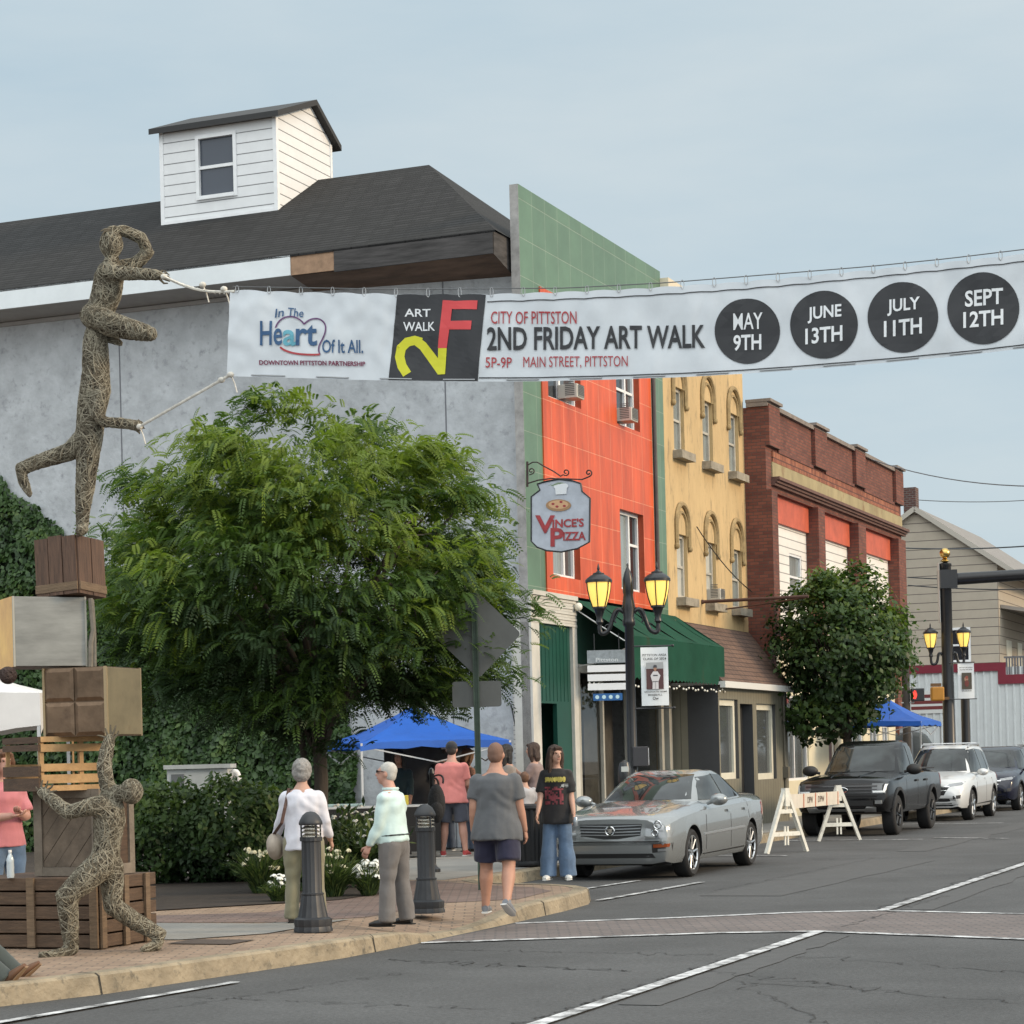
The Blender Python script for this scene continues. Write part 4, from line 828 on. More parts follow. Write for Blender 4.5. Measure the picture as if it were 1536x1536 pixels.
# ---- clipped dark hedge in front of the ivy
def shrub(name, label, cat, loc, blobs, size, mats, group=None, stems=True, **kw):
    r = thing(name, label, cat, loc, group=group)
    if stems:
        b = MB()
        for C, R, n in blobs:
            for k in range(7):
                a = k * .9; e = V3(*C) + V3(math.cos(a), math.sin(a), .4) * V3(*R) * .7; b.tube([(C[0] * .7, C[1] * .7, -.03), tuple((V3(C[0], C[1], C[2] * .5) + e) / 2), tuple(e)], [.018, .012, .005], 5)
        b.build('stem', bark, r)
    pr = [blob_leaves(n, V3(*C), V3(*R), size, seed=i * 3.1 + loc[0], **kw) for i, (C, R, n) in enumerate(blobs)]
    leaf_mesh('foliage', *[np.concatenate([q[i] for q in pr]) for i in range(3)], mats, np.concatenate([q[3] for q in pr]), parent=r)
    return r
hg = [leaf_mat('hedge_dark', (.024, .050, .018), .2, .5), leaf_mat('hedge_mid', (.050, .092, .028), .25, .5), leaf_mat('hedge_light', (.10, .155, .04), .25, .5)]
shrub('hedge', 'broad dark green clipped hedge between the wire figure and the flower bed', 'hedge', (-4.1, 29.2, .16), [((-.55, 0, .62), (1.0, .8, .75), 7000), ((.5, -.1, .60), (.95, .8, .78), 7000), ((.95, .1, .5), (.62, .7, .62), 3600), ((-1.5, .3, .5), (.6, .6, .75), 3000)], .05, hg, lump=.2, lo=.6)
# ---- flowering plants of the bed
fl_w = M('petal_white', (.72, .73, .68), .6); fl_c = M('petal_cream', (.55, .52, .36), .6)
fg = [leaf_mat('bed_leaf_dark', (.03, .055, .02), .2), leaf_mat('bed_leaf_mid', (.065, .105, .035), .3), leaf_mat('bed_leaf_light', (.13, .17, .06), .35)]
def flower_clump(label, px, py, w, hgt, nblade, nflower, pet, spray=1.0, grassy=True):
    p = on_z(px, py, .16); r = thing('flowering_plant', label, 'plant', p, group='flowering plants in the bed')
    n = nblade; a = rng.uniform(0, 2 * math.pi, n); lean = rng.uniform(.05, 1, n) ** .8; base = np.stack([np.cos(a) * w * .25 * rng.uniform(0, 1, n), np.sin(a) * w * .25 * rng.uniform(0, 1, n), np.zeros(n)], 1)
    L = hgt * rng.uniform(.5, 1.0, n); dirv = unit(np.stack([np.cos(a) * lean * w / hgt * .75, np.sin(a) * lean * w / hgt * .75, np.ones(n)], 1))
    Ps, As, Bs, Ms = [], [], [], []
    seg = 4 if grassy else 6
    for k in range(seg):
        f = (k + .5) / seg; c = base + dirv * (L * f)[:, None] + np.stack([np.cos(a), np.sin(a), -np.ones(n) * .9], 1) * (.28 * L * f * f * lean)[:, None]
        if not grassy: c = c + rng.normal(size=(n, 3)) * .045
        dd = unit(dirv + np.stack([np.cos(a), np.sin(a), -np.ones(n)], 1) * (f * .7 * lean)[:, None] + rng.normal(size=(n, 3)) * (.05 if grassy else .6))
        sd = unit(np.cross(dd, V3(0, 0, 1) + rng.normal(size=(n, 3)) * .3)); Ps.append(c); As.append(dd * (L / seg * (.62 if grassy else .5))[:, None]); Bs.append(sd * (.009 if grassy else .024))
        Ms.append(np.where(rng.uniform(0, 1, n) + f * .4 < .6, 0, np.where(rng.uniform(0, 1, n) < .7, 1, 2)))
    leaf_mesh('leaves', np.concatenate(Ps), np.concatenate(As), np.concatenate(Bs), fg, np.concatenate(Ms), parent=r)
    if nflower:
        fp, fa, fb = [], [], []
        for k in range(nflower):
            q = rng.uniform(0, 2 * math.pi); rd = rng.uniform(.1, 1) * w * .55; c = V3(math.cos(q) * rd, math.sin(q) * rd, hgt * rng.uniform(.55, 1.0) * (1 - .25 * rd / w))
            m = 14
            o = rand_dirs(m) * V3(1, 1, .45) * .028 * spray; nn = unit(o + V3(0, -.01, .03)); t = unit(np.cross(nn, rng.normal(size=(m, 3)))); fp.append(c + o); fa.append(t * .02 * spray); fb.append(np.cross(nn, t) * .016 * spray)
        leaf_mesh('flower', np.concatenate(fp), np.concatenate(fa), np.concatenate(fb), pet, parent=r)['kind'] = 'stuff'
    return r
flower_clump('grassy clump with creamy flower heads at the hedge end of the flower bed', 392, 1340, .42, .62, 420, 16, fl_c, 1.2)
flower_clump('low tuft with a few white blooms by the feet of the woman in white', 418, 1352, .3, .3, 200, 14, fl_w, 1.1)
flower_clump('bushy plant with pale yellow flower heads directly behind the woman in white', 450, 1336, .48, .66, 380, 20, fl_c, 1.3, grassy=False)
flower_clump('tall leafy plant with sprays of small white flowers beneath the blue canopy tent', 520, 1325, .52, 1.1, 420, 34, fl_w, .9, grassy=False)
flower_clump('spreading grassy plant with cream blooms at the middle of the flower bed', 500, 1345, .42, .6, 420, 16, fl_c, 1.1)
flower_clump('leafy plant with white sprays just behind the old man in the pale shirt', 560, 1330, .45, .95, 360, 26, fl_w, .9, grassy=False)
flower_clump('low mound of bright white daisies at the right end of the flower bed', 553, 1343, .34, .42, 240, 34, fl_w, 1.4)
flower_clump('green leafy filler plant without flowers at the very back of the bed', 480, 1312, .5, .8, 380, 0, fl_w, grassy=False)
# ================================================================ street furniture
LAMP = M('lamp_amber', (1.0, .66, .15), .4, emit=0.7)
def bezier(p0, p1, p2, p3, n=10):
    p0, p1, p2, p3 = map(Vector, (p0, p1, p2, p3))
    return [p0 * (1 - t) ** 3 + p1 * 3 * t * (1 - t) ** 2 + p2 * 3 * t * t * (1 - t) + p3 * t ** 3 for t in [i / n for i in range(n + 1)]]
def lantern_parts(root, c, sc):
    """acorn lantern: stem cup, amber globe, ribs, domed lid"""
    x, y, z = c; k = sc
    b = MB(); b.lathe([(.02 * k, -.30 * k), (.07 * k, -.24 * k), (.05 * k, -.16 * k), (.095 * k, -.02 * k), (.125 * k, 0), (.125 * k, .03 * k), (.02, .035 * k)], 16, c)
    b.lathe([(.02 * k, .455 * k), (.235 * k, .455 * k), (.235 * k, .50 * k), (.205 * k, .535 * k), (.15 * k, .575 * k), (.10 * k, .60 * k), (.10 * k, .62 * k), (.05 * k, .635 * k), (.018 * k, .67 * k), (.025 * k, .70 * k), (.008 * k, .78 * k), (0, .80 * k)], 18, c)
    for i in range(6):
        a = i * math.pi / 3 + .3; b.tube([(x + math.cos(a) * r * k, y + math.sin(a) * r * k, z + h * k) for r, h in ((.125, .02), (.175, .17), (.21, .33), (.222, .46))], .011 * k, 5)
    l = b.build('lantern', BLACK, root, smooth=40)
    MB().lathe([(.02 * k, .03 * k), (.115 * k, .035 * k), (.165 * k, .17 * k), (.198 * k, .33 * k), (.208 * k, .452 * k), (.02, .454 * k)], 20, c).build('globe', LAMP, l, smooth=40)
    return l
def poster(root, x0, x1, z0, z1, y, lines, face):
    """vertical banner hung beside a lamp pole, facing -y"""
    w = x1 - x0; h = z1 - z0
    b = MB(); n = 8
    for i in range(n):
        for j in range(n):
            f = lambda u, v: (x0 + w * u, y - .02 * math.sin(u * 3.1) * math.sin(v * 4 + 1), z0 + h * v)
            b.quad(f(i / n, j / n), f((i + 1) / n, j / n), f((i + 1) / n, (j + 1) / n), f(i / n, (j + 1) / n))
    s = b.build('pole_banner', M('banner_vinyl_white', (.66, .69, .71), .5, var=.06, scale=3), root, smooth=180)
    fy = lambda x, z: (x, y - .032, z)
    q = MB()
    for (txt, u0, u1, v0, v1) in lines: put_text(q, txt, x0 + w * u0, x0 + w * u1, z0 + h * v0, z0 + h * v1, fy, bold=.02)
    q.build('lettering', M('ink_black', (.02, .02, .025), .5), s)
    return s
def photo_block(s, x0, x1, z0, z1, y, mats, face):
    w, h = x1 - x0, z1 - z0; b = MB(); fy = lambda u, v, d=0: (x0 + w * u, y - .034 - d, z0 + h * v)
    def rect(u0, u1, v0, v1, mi, d): b.quad(fy(u0, v0, d), fy(u1, v0, d), fy(u1, v1, d), fy(u0, v1, d), mi=mi)
    def ell(cu, cv, ru, rv, mi, d): b.add([fy(cu + ru * math.cos(a), cv + rv * math.sin(a), d) for a in np.linspace(0, 2 * math.pi, 16, endpoint=False)], [tuple(range(16))], mi)
    rect(0, 1, 0, 1, 0, 0)
    if face == 'player':
        rect(0, 1, .76, 1, 1, .003); b.add([fy(u, v, .006) for u, v in ((.34, .0), (.70, .0), (.70, .30), (.36, .30))], [(0, 1, 2, 3)], 2)
        b.add([fy(u, v, .008) for u, v in ((.33, .28), (.70, .28), (.82, .50), (.66, .66), (.40, .66), (.24, .50))], [tuple(range(6))], 2)
        ell(.52, .76, .085, .10, 3, .010); b.add([fy(u, v, .012) for u, v in ((.40, .80), (.64, .80), (.60, .90), (.44, .90))], [(0, 1, 2, 3)], 4); rect(.36, .68, .275, .295, 4, .012); rect(.40, .66, .49, .53, 4, .012)
        rect(.515, .53, .0, .26, 4, .012)
    else:
        ell(.45, .62, .2, .15, 3, .004); ell(.5, .35, .22, .2, 4, .006); ell(.5, .72, .14, .1, 2, .007)
    b.build('photo', mats, s)
ph_m = [M('photo_maroon', (.075, .03, .032), .6), M('photo_grey', (.30, .31, .32), .6), M('photo_white', (.55, .53, .54), .6), M('photo_skin', (.33, .18, .12), .6), M('photo_dark', (.05, .05, .06), .6), M('photo_brown', (.06, .05, .035), .6)]
# near street lamp with two lanterns
lp = on_t(945, 1000, 11.4); lp.z = .15
SL = thing('street_lamp', 'black cast iron street lamp with two lit amber lanterns in front of the green awning', 'street lamp', lp, PHI - R_(68) )
pb = MB(); pb.lathe([(.20, 0), (.20, .12), (.165, .2), (.15, .6), (.105, .72), (.115, .78), (.085, .84), (.078, 2.2), (.07, 3.55), (.10, 3.58), (.10, 3.64), (.085, 3.7), (.11, 3.84), (.085, 3.98), (.075, 4.06), (.085, 4.1), (.08, 4.3), (.055, 4.4), (.03, 4.46), (.012, 4.5), (.02, 4.53), (0, 4.56)], 20, flute=.06)
pb.build('pole', BLACK, SL, smooth=50)
for sg in (-1, 1):
    a = MB(); xe_ = sg * .46
    a.tube(bezier((sg * .07, 0, 3.78), (sg * .25, 0, 3.95), (sg * .24, 0, 3.62), (sg * .33, 0, 3.5)) + bezier((sg * .34, 0, 3.49), (sg * .42, 0, 3.42), (xe_ + sg * .01, 0, 3.45), (xe_, 0, 3.58)), [.035] * 22, 8)
    a.tube(bezier((sg * .14, 0, 3.83), (sg * .2, 0, 3.72), (sg * .26, 0, 3.66), (sg * .2, 0, 3.62)), .014, 6); a.tube([(sg * (.33 + .045 * math.cos(q) * (1 - q / 7)), 0, 3.56 + .045 * math.sin(q) * (1 - q / 7)) for q in np.linspace(0, 5.5, 12)], .011, 5)
    a.tube([(xe_, 0, 3.46), (xe_, 0, 3.6)], .03, 8)
    a.build('arm', BLACK, SL, smooth=50)
    lantern_parts(SL, (xe_, 0, 3.85), .90)
ba = MB(); ba.tube([(0, 0, 3.24), (.66, 0, 3.24)], .014, 6).tube([(0, 0, 2.26), (.66, 0, 2.26)], .014, 6).ball((.68, 0, 3.24), .024, 8, 6).ball((.68, 0, 2.26), .024, 8, 6)
ba.build('banner_arm', BLACK, SL, smooth=50)
s_ = poster(SL, .17, .60, 2.30, 3.22, -.02, [('PITTSTON AREA', .06, .94, .845, .885), ('CLASS OF 2024', .08, .93, .78, .82), ('GRADUATE NAME', .1, .94, .225, .25), ('BASEBALL', .24, .76, .17, .2), ('Ow', .4, .62, .10, .15)], 'player')
photo_block(s_, .25, .52, 2.56, 2.98, -.02, ph_m, 'player')
# meter box and parking meter
bx = MB(); bx.box(.0, .24, -.2, .06, 1.35, 1.66); bx.build('meter_box', M('box_dark', (.03, .03, .035), .5), SL, bevel=.01)
MB().box(.245, .252, -.19, .05, 1.37, 1.64).build('box_label', WHITE, SL)
mp_ = on_t(941, 1250, 11.35); q = Wst(31.6, 11.4, .15)
PM = thing('parking_meter', 'dark parking meter on a post behind the bonnet of the silver sedan', 'parking meter', on_y(938, 1200, 33.6) * 1.0, 0)
PM.location.z = .15
b = MB(); b.tube([(0, 0, 0), (0, 0, 1.02)], .03, 8); b.build('post', M('grey_post', (.16, .165, .17), .4, .6), PM, smooth=40)
b = MB(); b.lathe([(.05, 1.0), (.085, 1.06), (.10, 1.2), (.10, 1.32), (.07, 1.42), (0, 1.46)], 14); b.build('meter_head', M('meter_grey', (.05, .052, .056), .35, .5), PM, smooth=40)
MB().box(-.055, .055, -.108, -.09, 1.28, 1.36).build('display', M('meter_display', (.45, .47, .46), .2), PM)
# hanging menu board under the awning
mb0 = on_t(910, 1012, 12.7)
HB = thing('menu_board', 'hanging board of white panels above a blue strip under the green awning', 'sign', mb0)
b = MB(); b.box(-.325, .325, .0, .03, .20, .42); b.build('header', M('header_slate', (.22, .25, .27), .4, var=.3, scale=12), HB)
for k in range(3): MB().box(-.325, .325, .0, .03, .05 - k * .155, .165 - k * .155).build('panel', M('panel_white', (.68, .69, .70), .4), HB)
MB().box(-.24, .26, .0, .03, -.44, -.32).build('blue_strip', M('strip_blue', (.02, .10, .28), .4), HB)
d = MB()
for k in range(4): d.lathe([(.034, 0), (.034, -.006), (0, -.006)], 14, (-.17 + .115 * k, -.002, -.38), axis='y')
d.build('white_dot', M('dot_pale', (.45, .62, .68), .4), HB)
q = MB(); put_text(q, 'Pittston', -.18, .2, .22, .29, lambda x, z: (x, -.004, z), bold=.02); q.build('lettering', M('header_ink', (.5, .54, .56), .5), HB)
b = MB()
for x in (-.2, .22): b.tube([(x, .015, -.44), (x, .015, .7)], .008, 5)
b.build('hanger', BLACK, HB)
# far signal mast with lanterns, flag poster and signals
fp = on_y(1424, 1100, 58); fp.z = .15
FM = thing('signal_mast', 'thick black signal mast with gold ball finial, twin lanterns and long arm', 'signal mast', fp)
MB().lathe([(.26, 0), (.26, .3), (.17, .45), (.155, 3.2), (.15, 3.25), (.15, 6.25), (.165, 6.27), (.165, 6.33), (.05, 6.36)], 18).build('pole', BLACK, FM, smooth=50)
MB().lathe([(.05, 6.36), (.13, 6.39), (.07, 6.45), (.05, 6.47)], 14).ball((0, 0, 6.6), .14, 14, 10).build('finial', M('gold_finial', (.55, .38, .13), .25, 1.0), FM, smooth=60)
MB().box(-.18, .27, -.2, .2, 5.68, 6.16).tube([(.2, 0, 5.92), (9.5, -3.7, 6.02)], [.16, .09], 14).build('mast_arm', BLACK, FM, smooth=40)
MB().box(-.185, -.17, -.1, .1, 4.8, 6.35).build('pole_strip', M('strip_grey', (.45, .45, .43), .5), FM)
for sg in (-1, 1):
    a = MB(); xe_ = sg * .43; a.tube(bezier((sg * .12, 0, 3.95), (sg * .3, 0, 4.15), (sg * .2, 0, 3.75), (sg * .33, 0, 3.72)) + bezier((sg * .34, 0, 3.72), (sg * .42, 0, 3.70), (xe_, 0, 3.75), (xe_, 0, 3.9)), .035, 8); a.build('arm', BLACK, FM, smooth=50)
    lantern_parts(FM, (xe_, 0, 4.13), .84)
s2 = poster(FM, .22, .64, 2.80, 3.72, -.2, [('PITTSTON AREA', .1, .9, .86, .89), ('CLASS OF 2024', .12, .88, .80, .83), ('GRADUATE', .2, .8, .2, .23)], 'player')
photo_block(s2, .31, .57, 3.04, 3.47, -.2, [ph_m[5], ph_m[1], M('photo_red', (.25, .06, .04), .6), ph_m[3], M('photo_red2', (.14, .03, .025), .6)], 'pair')
MB().tube([(0, -.2, 3.74), (.66, -.2, 3.74)], .014, 6).tube([(0, -.2, 2.79), (.7, -.2, 2.79)], .014, 6).build('banner_arm', BLACK, FM)
PS = thing('pedestrian_signal', 'small black pedestrian signal with a lit red hand, left of the far mast', 'signal', on_y(1377, 1042, 57.6))
b = MB(); b.box(-.17, .17, 0, .2, -.165, .165); b.build('case', BLACK, PS, bevel=.02)
h = MB(); h.add([(x, -.006, z) for x, z in ((-.125, -.1), (-.06, -.11), (-.025, -.02), (-.03, .06), (-.045, .03), (-.05, .1), (-.065, .11), (-.07, .05), (-.085, .12), (-.1, .11), (-.1, .04), (-.115, .085), (-.13, .07), (-.135, -.03))], [tuple(range(14))]); h.build('red_hand', M('signal_red', (1.0, .05, .03), .4, emit=1.0), PS)
b = MB(); b.tube([(-.1, .1, .2), (-.42, .1, .2)], .02, 6).tube([(-.1, .1, -.2), (-.42, .1, -.2)], .02, 6).tube([(-.1, .1, .16), (-.1, .1, .21)], .02, 6).tube([(-.1, .1, -.16), (-.1, .1, -.21)], .02, 6); b.build('bracket', M('bracket_grey', (.4, .4, .38), .5), PS)
SPo = thing('signal_post', 'dark wooden utility pole carrying the red hand signal beside the cream shop front', 'pole', (on_y(1362, 1100, 57.6).x, 57.75, .15))
MB().tube([(0, 0, 0), (0, 0, 5.2)], [.11, .10], 10).build('shaft', M('pole_wood', (.05, .042, .036), .85, var=.3), SPo, smooth=50)
YS = thing('signal_housing', 'back of an ochre yellow signal housing on the left side of the far mast', 'signal', on_y(1406, 1040, 57.7))
MB().box(-.17, .17, -.1, .12, -.2, .17).build('housing', M('ochre_case', (.38, .17, .015), .5, var=.1), YS, bevel=.04)
MB().box(-.16, .1, -.06, .08, .18, .26).box(.1, .3, -.05, .05, -.17, -.1).build('bracket', M('bracket_ochre', (.12, .06, .02), .6), YS)
SC2 = thing('signal_pole', 'slimmer black pole just right of the far mast behind the white sport utility car', 'pole', (on_y(1449, 1100, 59.5).x, 59.5, .15))
MB().lathe([(.17, 0), (.12, .3), (.12, 3.3), (.02, 3.35)], 14).build('shaft', BLACK, SC2, smooth=50)
# green sign post with two sign backs
gp = on_z(722, 1335, .15)
GP = thing('sign_post', 'green steel sign post holding the backs of a diamond sign and a small rectangular sign', 'sign post', gp)
zz_ = lambda py: on_y(720, py, gp.y).z - .15
MB().box(-.03, .03, -.012, .012, 0, 3.45).box(-.035, -.02, -.03, .0, 0, 3.4).box(.02, .035, -.03, .0, 0, 3.4).build('post', M('post_green', (.028, .05, .035), .6, var=.3, scale=8), GP)
al = M('sign_back_alu', (.085, .09, .088), .5, .3, var=.15, scale=3)
zc, rd = zz_(952), .51; zq = zz_(1041)
def rounded(pts_c, r, n=5):
    out = []
    k = len(pts_c)
    for i in range(k):
        p, a, c = Vector(pts_c[i]), Vector(pts_c[i - 1]), Vector(pts_c[(i + 1) % k]); d1 = (a - p).normalized(); d2 = (c - p).normalized()
        out += [p * (1 - t) ** 2 + (p + d1 * r) * 0 + ((p + d1 * r) * (1 - t) ** 2 - p * (1 - t) ** 2) + p * 2 * t * (1 - t) + (p + d2 * r) * t * t for t in [j / n for j in range(n + 1)]]
    return out
MB().prism(rounded([(.03, .02, zc - rd), (rd + .03, .02, zc), (.03, .02, zc + rd), (.03 - rd, .02, zc)], .06), (0, .004, 0)).build('diamond_sign', al, GP)
MB().prism(rounded([(-.28, .02, zq - .15), (.29, .02, zq - .15), (.29, .02, zq + .15), (-.28, .02, zq + .15)], .04), (0, .004, 0)).build('plate_sign', al, GP)
# bollards
bol = M('bollard_black', (.022, .024, .028), .5, var=.15, scale=10)
def bollard(label, px, py):
    r = thing('bollard', label, 'bollard', on_z(px, py, .155), group='lighted bollards'); r.scale = (.88, .88, .87)
    MB().lathe([(.20, 0), (.20, .02), (.19, .055), (.195, .075), (.195, .13), (.155, .15), (.152, .16), (.13, .27), (.115, .36), (.11, .375), (.118, .38), (.118, .395), (.104, .40), (.10, .41), (.10, .93), (.115, .935), (.115, .975), (.07, .976)], 32, flute=.05).build('shaft', bol, r, smooth=25)
    c = MB(); c.lathe([(.118, 1.10), (.122, 1.105), (.122, 1.125), (.112, 1.15), (.085, 1.2), (.045, 1.232), (0, 1.24)], 24)
    for k in range(4):
        a = k * math.pi / 2 + .6; c.tube([(.112 * math.cos(a), .112 * math.sin(a), .97), (.112 * math.cos(a), .112 * math.sin(a), 1.11)], .009, 6)
    c.build('cap', bol, r, smooth=40)
    L = MB()
    for k in range(3): L.lathe([(.06, .985 + k * .04), (.104, .978 + k * .04), (.104, .985 + k * .04), (.06, 1.012 + k * .04)], 24)
    L.lathe([(.055, .976), (.055, 1.1)], 18)
    L.build('louvre_lens', M('lens_silver', (.62, .60, .54), .22, .75), r, smooth=40); return r
bollard('black fluted bollard with silver louvres in front of the woman in white', 470, 1397)
bollard('black fluted bollard with silver louvres directly behind the old man in grey trousers', 641, 1369)
# trash can
TC = thing('trash_can', 'black ribbed litter bin between the man in grey and the girl in the black t-shirt', 'litter bin', on_y(795, 1288, 31.2)); TC.location.z = .155
b = MB()
for k in range(26):
    a = 2 * math.pi * k / 26; b.bar((.26 * math.cos(a), .26 * math.sin(a), .04), (.29 * math.cos(a), .29 * math.sin(a), .82), .035, .012)
b.build('slat', BLACK, TC)['kind'] = 'stuff'
MB().lathe([(.24, .02), (.25, .8), (.22, .8), (.22, .05)], 24).lathe([(.30, .80), (.32, .82), (.32, .86), (.25, .87), (.25, .80)], 24).lathe([(.27, .02), (.28, .05), (.27, .08)], 24).build('drum', bol, TC, smooth=40)
# black post with a bag hung on it behind the second bollard
BP = thing('black_post', 'slim black iron post behind the second bollard with a bag hung on it', 'post', on_z(651, 1308, .155))
MB().lathe([(.09, 0), (.09, .04), (.04, .08), (.032, .12), (.032, 1.32), (.045, 1.34), (.03, 1.4), (0, 1.42)], 12).tube(bezier((0, 0, 1.28), (.12, 0, 1.36), (.18, -.02, 1.3), (.15, -.02, 1.2)), .014, 6).build('shaft', BLACK, BP, smooth=40)
bg = MB(); bg.ball((0, 0, 0), (.15, .10, .30), 14, 10); me = remeshed(bg, .02, 2, 'backpack')
BG = thing('backpack', 'soft black backpack hanging on the iron post near the salmon shirt man', 'bag', BP.location + Vector((.06, -.06, .93))); BG.scale = (.82, .82, .9)
me.materials.append(M('bag_black', (.012, .012, .014), .8, var=.3, bump=.5, scale=8)); finish(me, 180); obj_from(me, 'bag_body', BG)
MB().ball((0, -.08, -.1), (.11, .06, .13), 12, 8).build('pocket', M('bag_black', (.012, .012, .014)), BG, smooth=180); MB().tube(bezier((-.05, 0, .28), (-.07, 0, .42), (.03, 0, .42), (.04, 0, .28)), .015, 6).build('strap', M('bag_black', (.012, .012, .014)), BG)
# A-frame barricade
wbm = M('barricade_plastic', (.62, .61, .55), .6, var=.16, scale=9, stain=((.30, .28, .23), 7, .6))
BR = thing('barricade', 'white plastic A-frame barricade with an orange striped board in front of the black pickup', 'barricade')
L1, L2 = on_z(1150, 1281, 0), on_z(1210, 1277, 0); R1, R2 = on_z(1228, 1262, 0), on_z(1290, 1260, 0)
def aframe(a, c, H):
    b = MB(); m = (a + c) / 2; d = (c - a); T = m + Vector((0, 0, H)); u = d.normalized()
    for s in (-1, 1):
        foot = m + d * .5 * s; b.bar(foot, T + u * .025 * s, .055, .07, up=u.cross(Vector((0, 0, 1))))
    for f in (.30, .66):
        w = .5 * (1 - f); p0 = m - d * w + Vector((0, 0, H * f)); p1 = m + d * w + Vector((0, 0, H * f)); b.bar(p0, p1, .05, .07)
    b.bar(m + Vector((0, 0, H * .12)) - u * .035, m + Vector((0, 0, H * .42)) - u * .035, .02, .03, up=u); b.bar(m + Vector((0, 0, H * .12)) + u * .035, m + Vector((0, 0, H * .42)) + u * .035, .02, .03, up=u)
    b.bar(m + Vector((0, 0, H * .74)), m + Vector((0, 0, H * 1.03)), .10, .10, up=u); b.build('trestle', wbm, BR); return T
Ta = aframe(L1, L2, 1.04); Tb = aframe(R1, R2, 1.0)
ba_, bb_ = Ta + Vector((0, -.02, -.20)), Tb + Vector((0, -.02, -.20)); ux = (bb_ - ba_).normalized(); nn_ = ux.cross(Vector((0, 0, 1))).normalized()
if nn_.y > 0: nn_ = -nn_
Lb = (bb_ - ba_).length
brd = MB(); brd.bar(ba_ - ux * .03, bb_ + ux * .05, .03, .24); brd.build('board', M('board_white', (.60, .55, .47), .5, var=.12), BR)
fb = lambda x, z: ba_ + ux * x + Vector((0, 0, z)) + nn_ * .019
for c in (.30, .52, .74, .97): MB().quad(fb(Lb * c - .035 - .012, -.118), fb(Lb * c + .035 - .012, -.118), fb(Lb * c + .035 + .012, .118), fb(Lb * c - .035 + .012, .118)).build('orange_stripe', M('stripe_orange', (.50, .13, .05), .5), BR)
q = MB(); put_text(q, 'DPW', Lb * .37, Lb * .47, -.05, .06, fb, bold=.01); q.build('lettering', M('ink_brown', (.12, .08, .06), .6), BR); q = MB(); put_text(q, 'DPW', Lb * .57, Lb * .69, -.05, .06, fb, bold=.01); q.build('lettering', M('ink_brown', (.12, .08, .06), .6), BR)
# equipment cabinet above the hedge
eq = on_y(304, 1172, 31.6)
EQ = thing('utility_cabinet', 'pale grey metal utility cabinet showing above the dark hedge', 'cabinet', (eq.x, eq.y, .16))
em = M('cabinet_grey', (.42, .44, .44), .5, var=.12, scale=4)
MB().box(-.46, .40, -.3, .3, 0, eq.z + .02).build('body', em, EQ, bevel=.01); MB().box(-.5, .44, -.34, .34, eq.z + .022, eq.z + .08).build('lid', em, EQ)
MB().box(-.40, -.22, -.306, -.30, eq.z - .28, eq.z - .05).box(.15, .18, -.306, -.3, eq.z - .3, eq.z - .02).build('vent', M('vent_dark', (.12, .13, .14), .6), EQ)
MB().tube(bezier((.40, -.1, eq.z - .1), (.5, -.1, eq.z + .02), (.52, -.1, eq.z - .05), (.52, -.1, eq.z - .3)), .05, 8).build('pipe', WHITE, EQ, smooth=60)
# tents
def canopy(name, label, loc, rz, w, d, ze_, zp, cm, val=.12, legs=True, lz=.15):
    r = thing(name, label, 'canopy tent', (loc[0], loc[1], lz), rz); ze_ -= lz; zp -= lz
    b = MB(); cs = [(-w / 2, -d / 2), (w / 2, -d / 2), (w / 2, d / 2), (-w / 2, d / 2)]
    for i in range(4):
        a, c = cs[i], cs[(i + 1) % 4]; n = 10
        def P(u, v):   # u along the eave, v up to the peak
            ex, ey = a[0] + (c[0] - a[0]) * u, a[1] + (c[1] - a[1]) * u
            sag = .10 * math.sin(math.pi * u) * (1 - v) ; sag2 = .07 * math.sin(math.pi * v)
            return (ex * (1 - v), ey * (1 - v), ze_ + (zp - ze_) * v + sag * 0.3 - sag2 + .015 * noise.noise(Vector((u * 5 + i, v * 5, 2))))
        for j in range(n):
            for k in range(6):
                b.quad(P(j / n, k / 6), P((j + 1) / n, k / 6), P((j + 1) / n, (k + 1) / 6), P(j / n, (k + 1) / 6))
            u0, u1 = j / n, (j + 1) / n; p0, p1 = P(u0, 0), P(u1, 0); dz = lambda u: val * (1 + .15 * math.cos(u * 40)); off = .012
            b.quad((p0[0] * 1.004, p0[1] * 1.004, p0[2] - dz(u0)), (p1[0] * 1.004, p1[1] * 1.004, p1[2] - dz(u1)), p1, p0)
    b.build('canopy', cm, r, smooth=50)
    if legs:
        for x, y in cs:
            MB().box(x * .985 - .018, x * .985 + .018, y * .985 - .018, y * .985 + .018, 0, ze_).build('leg', M('tent_leg', (.50, .51, .52), .4, .6), r)
        t = MB()
        for i in range(4):
            a, c = Vector((*cs[i], 0)) * .985, Vector((*cs[(i + 1) % 4], 0)) * .985; m = (a + c) / 2
            t.bar(a + Vector((0, 0, ze_ - .05)), m + Vector((0, 0, ze_ - .32)), .02, .02); t.bar(c + Vector((0, 0, ze_ - .05)), m + Vector((0, 0, ze_ - .32)), .02, .02)
        t.build('truss', M('tent_leg', (.50, .51, .52)), r)
    return r
blue = M('tent_blue', (.006, .085, .40), .55, var=.12, scale=2)
canopy('canopy_tent', 'blue pop-up canopy tent beside the grey wall behind the flower bed', (-1.60, 36.4), R_(22), 2.55, 2.2, 1.97, 2.58, blue, val=.11)
c2 = Wst(54.6, 12.05); canopy('canopy_tent', 'small blue pop-up canopy tent on the pavement behind the pickup truck', (c2.x, c2.y), PHI, 2.5, 2.2, 2.34, 2.95, blue)
wt = M('tent_white', (.58, .58, .58), .6, var=.06)
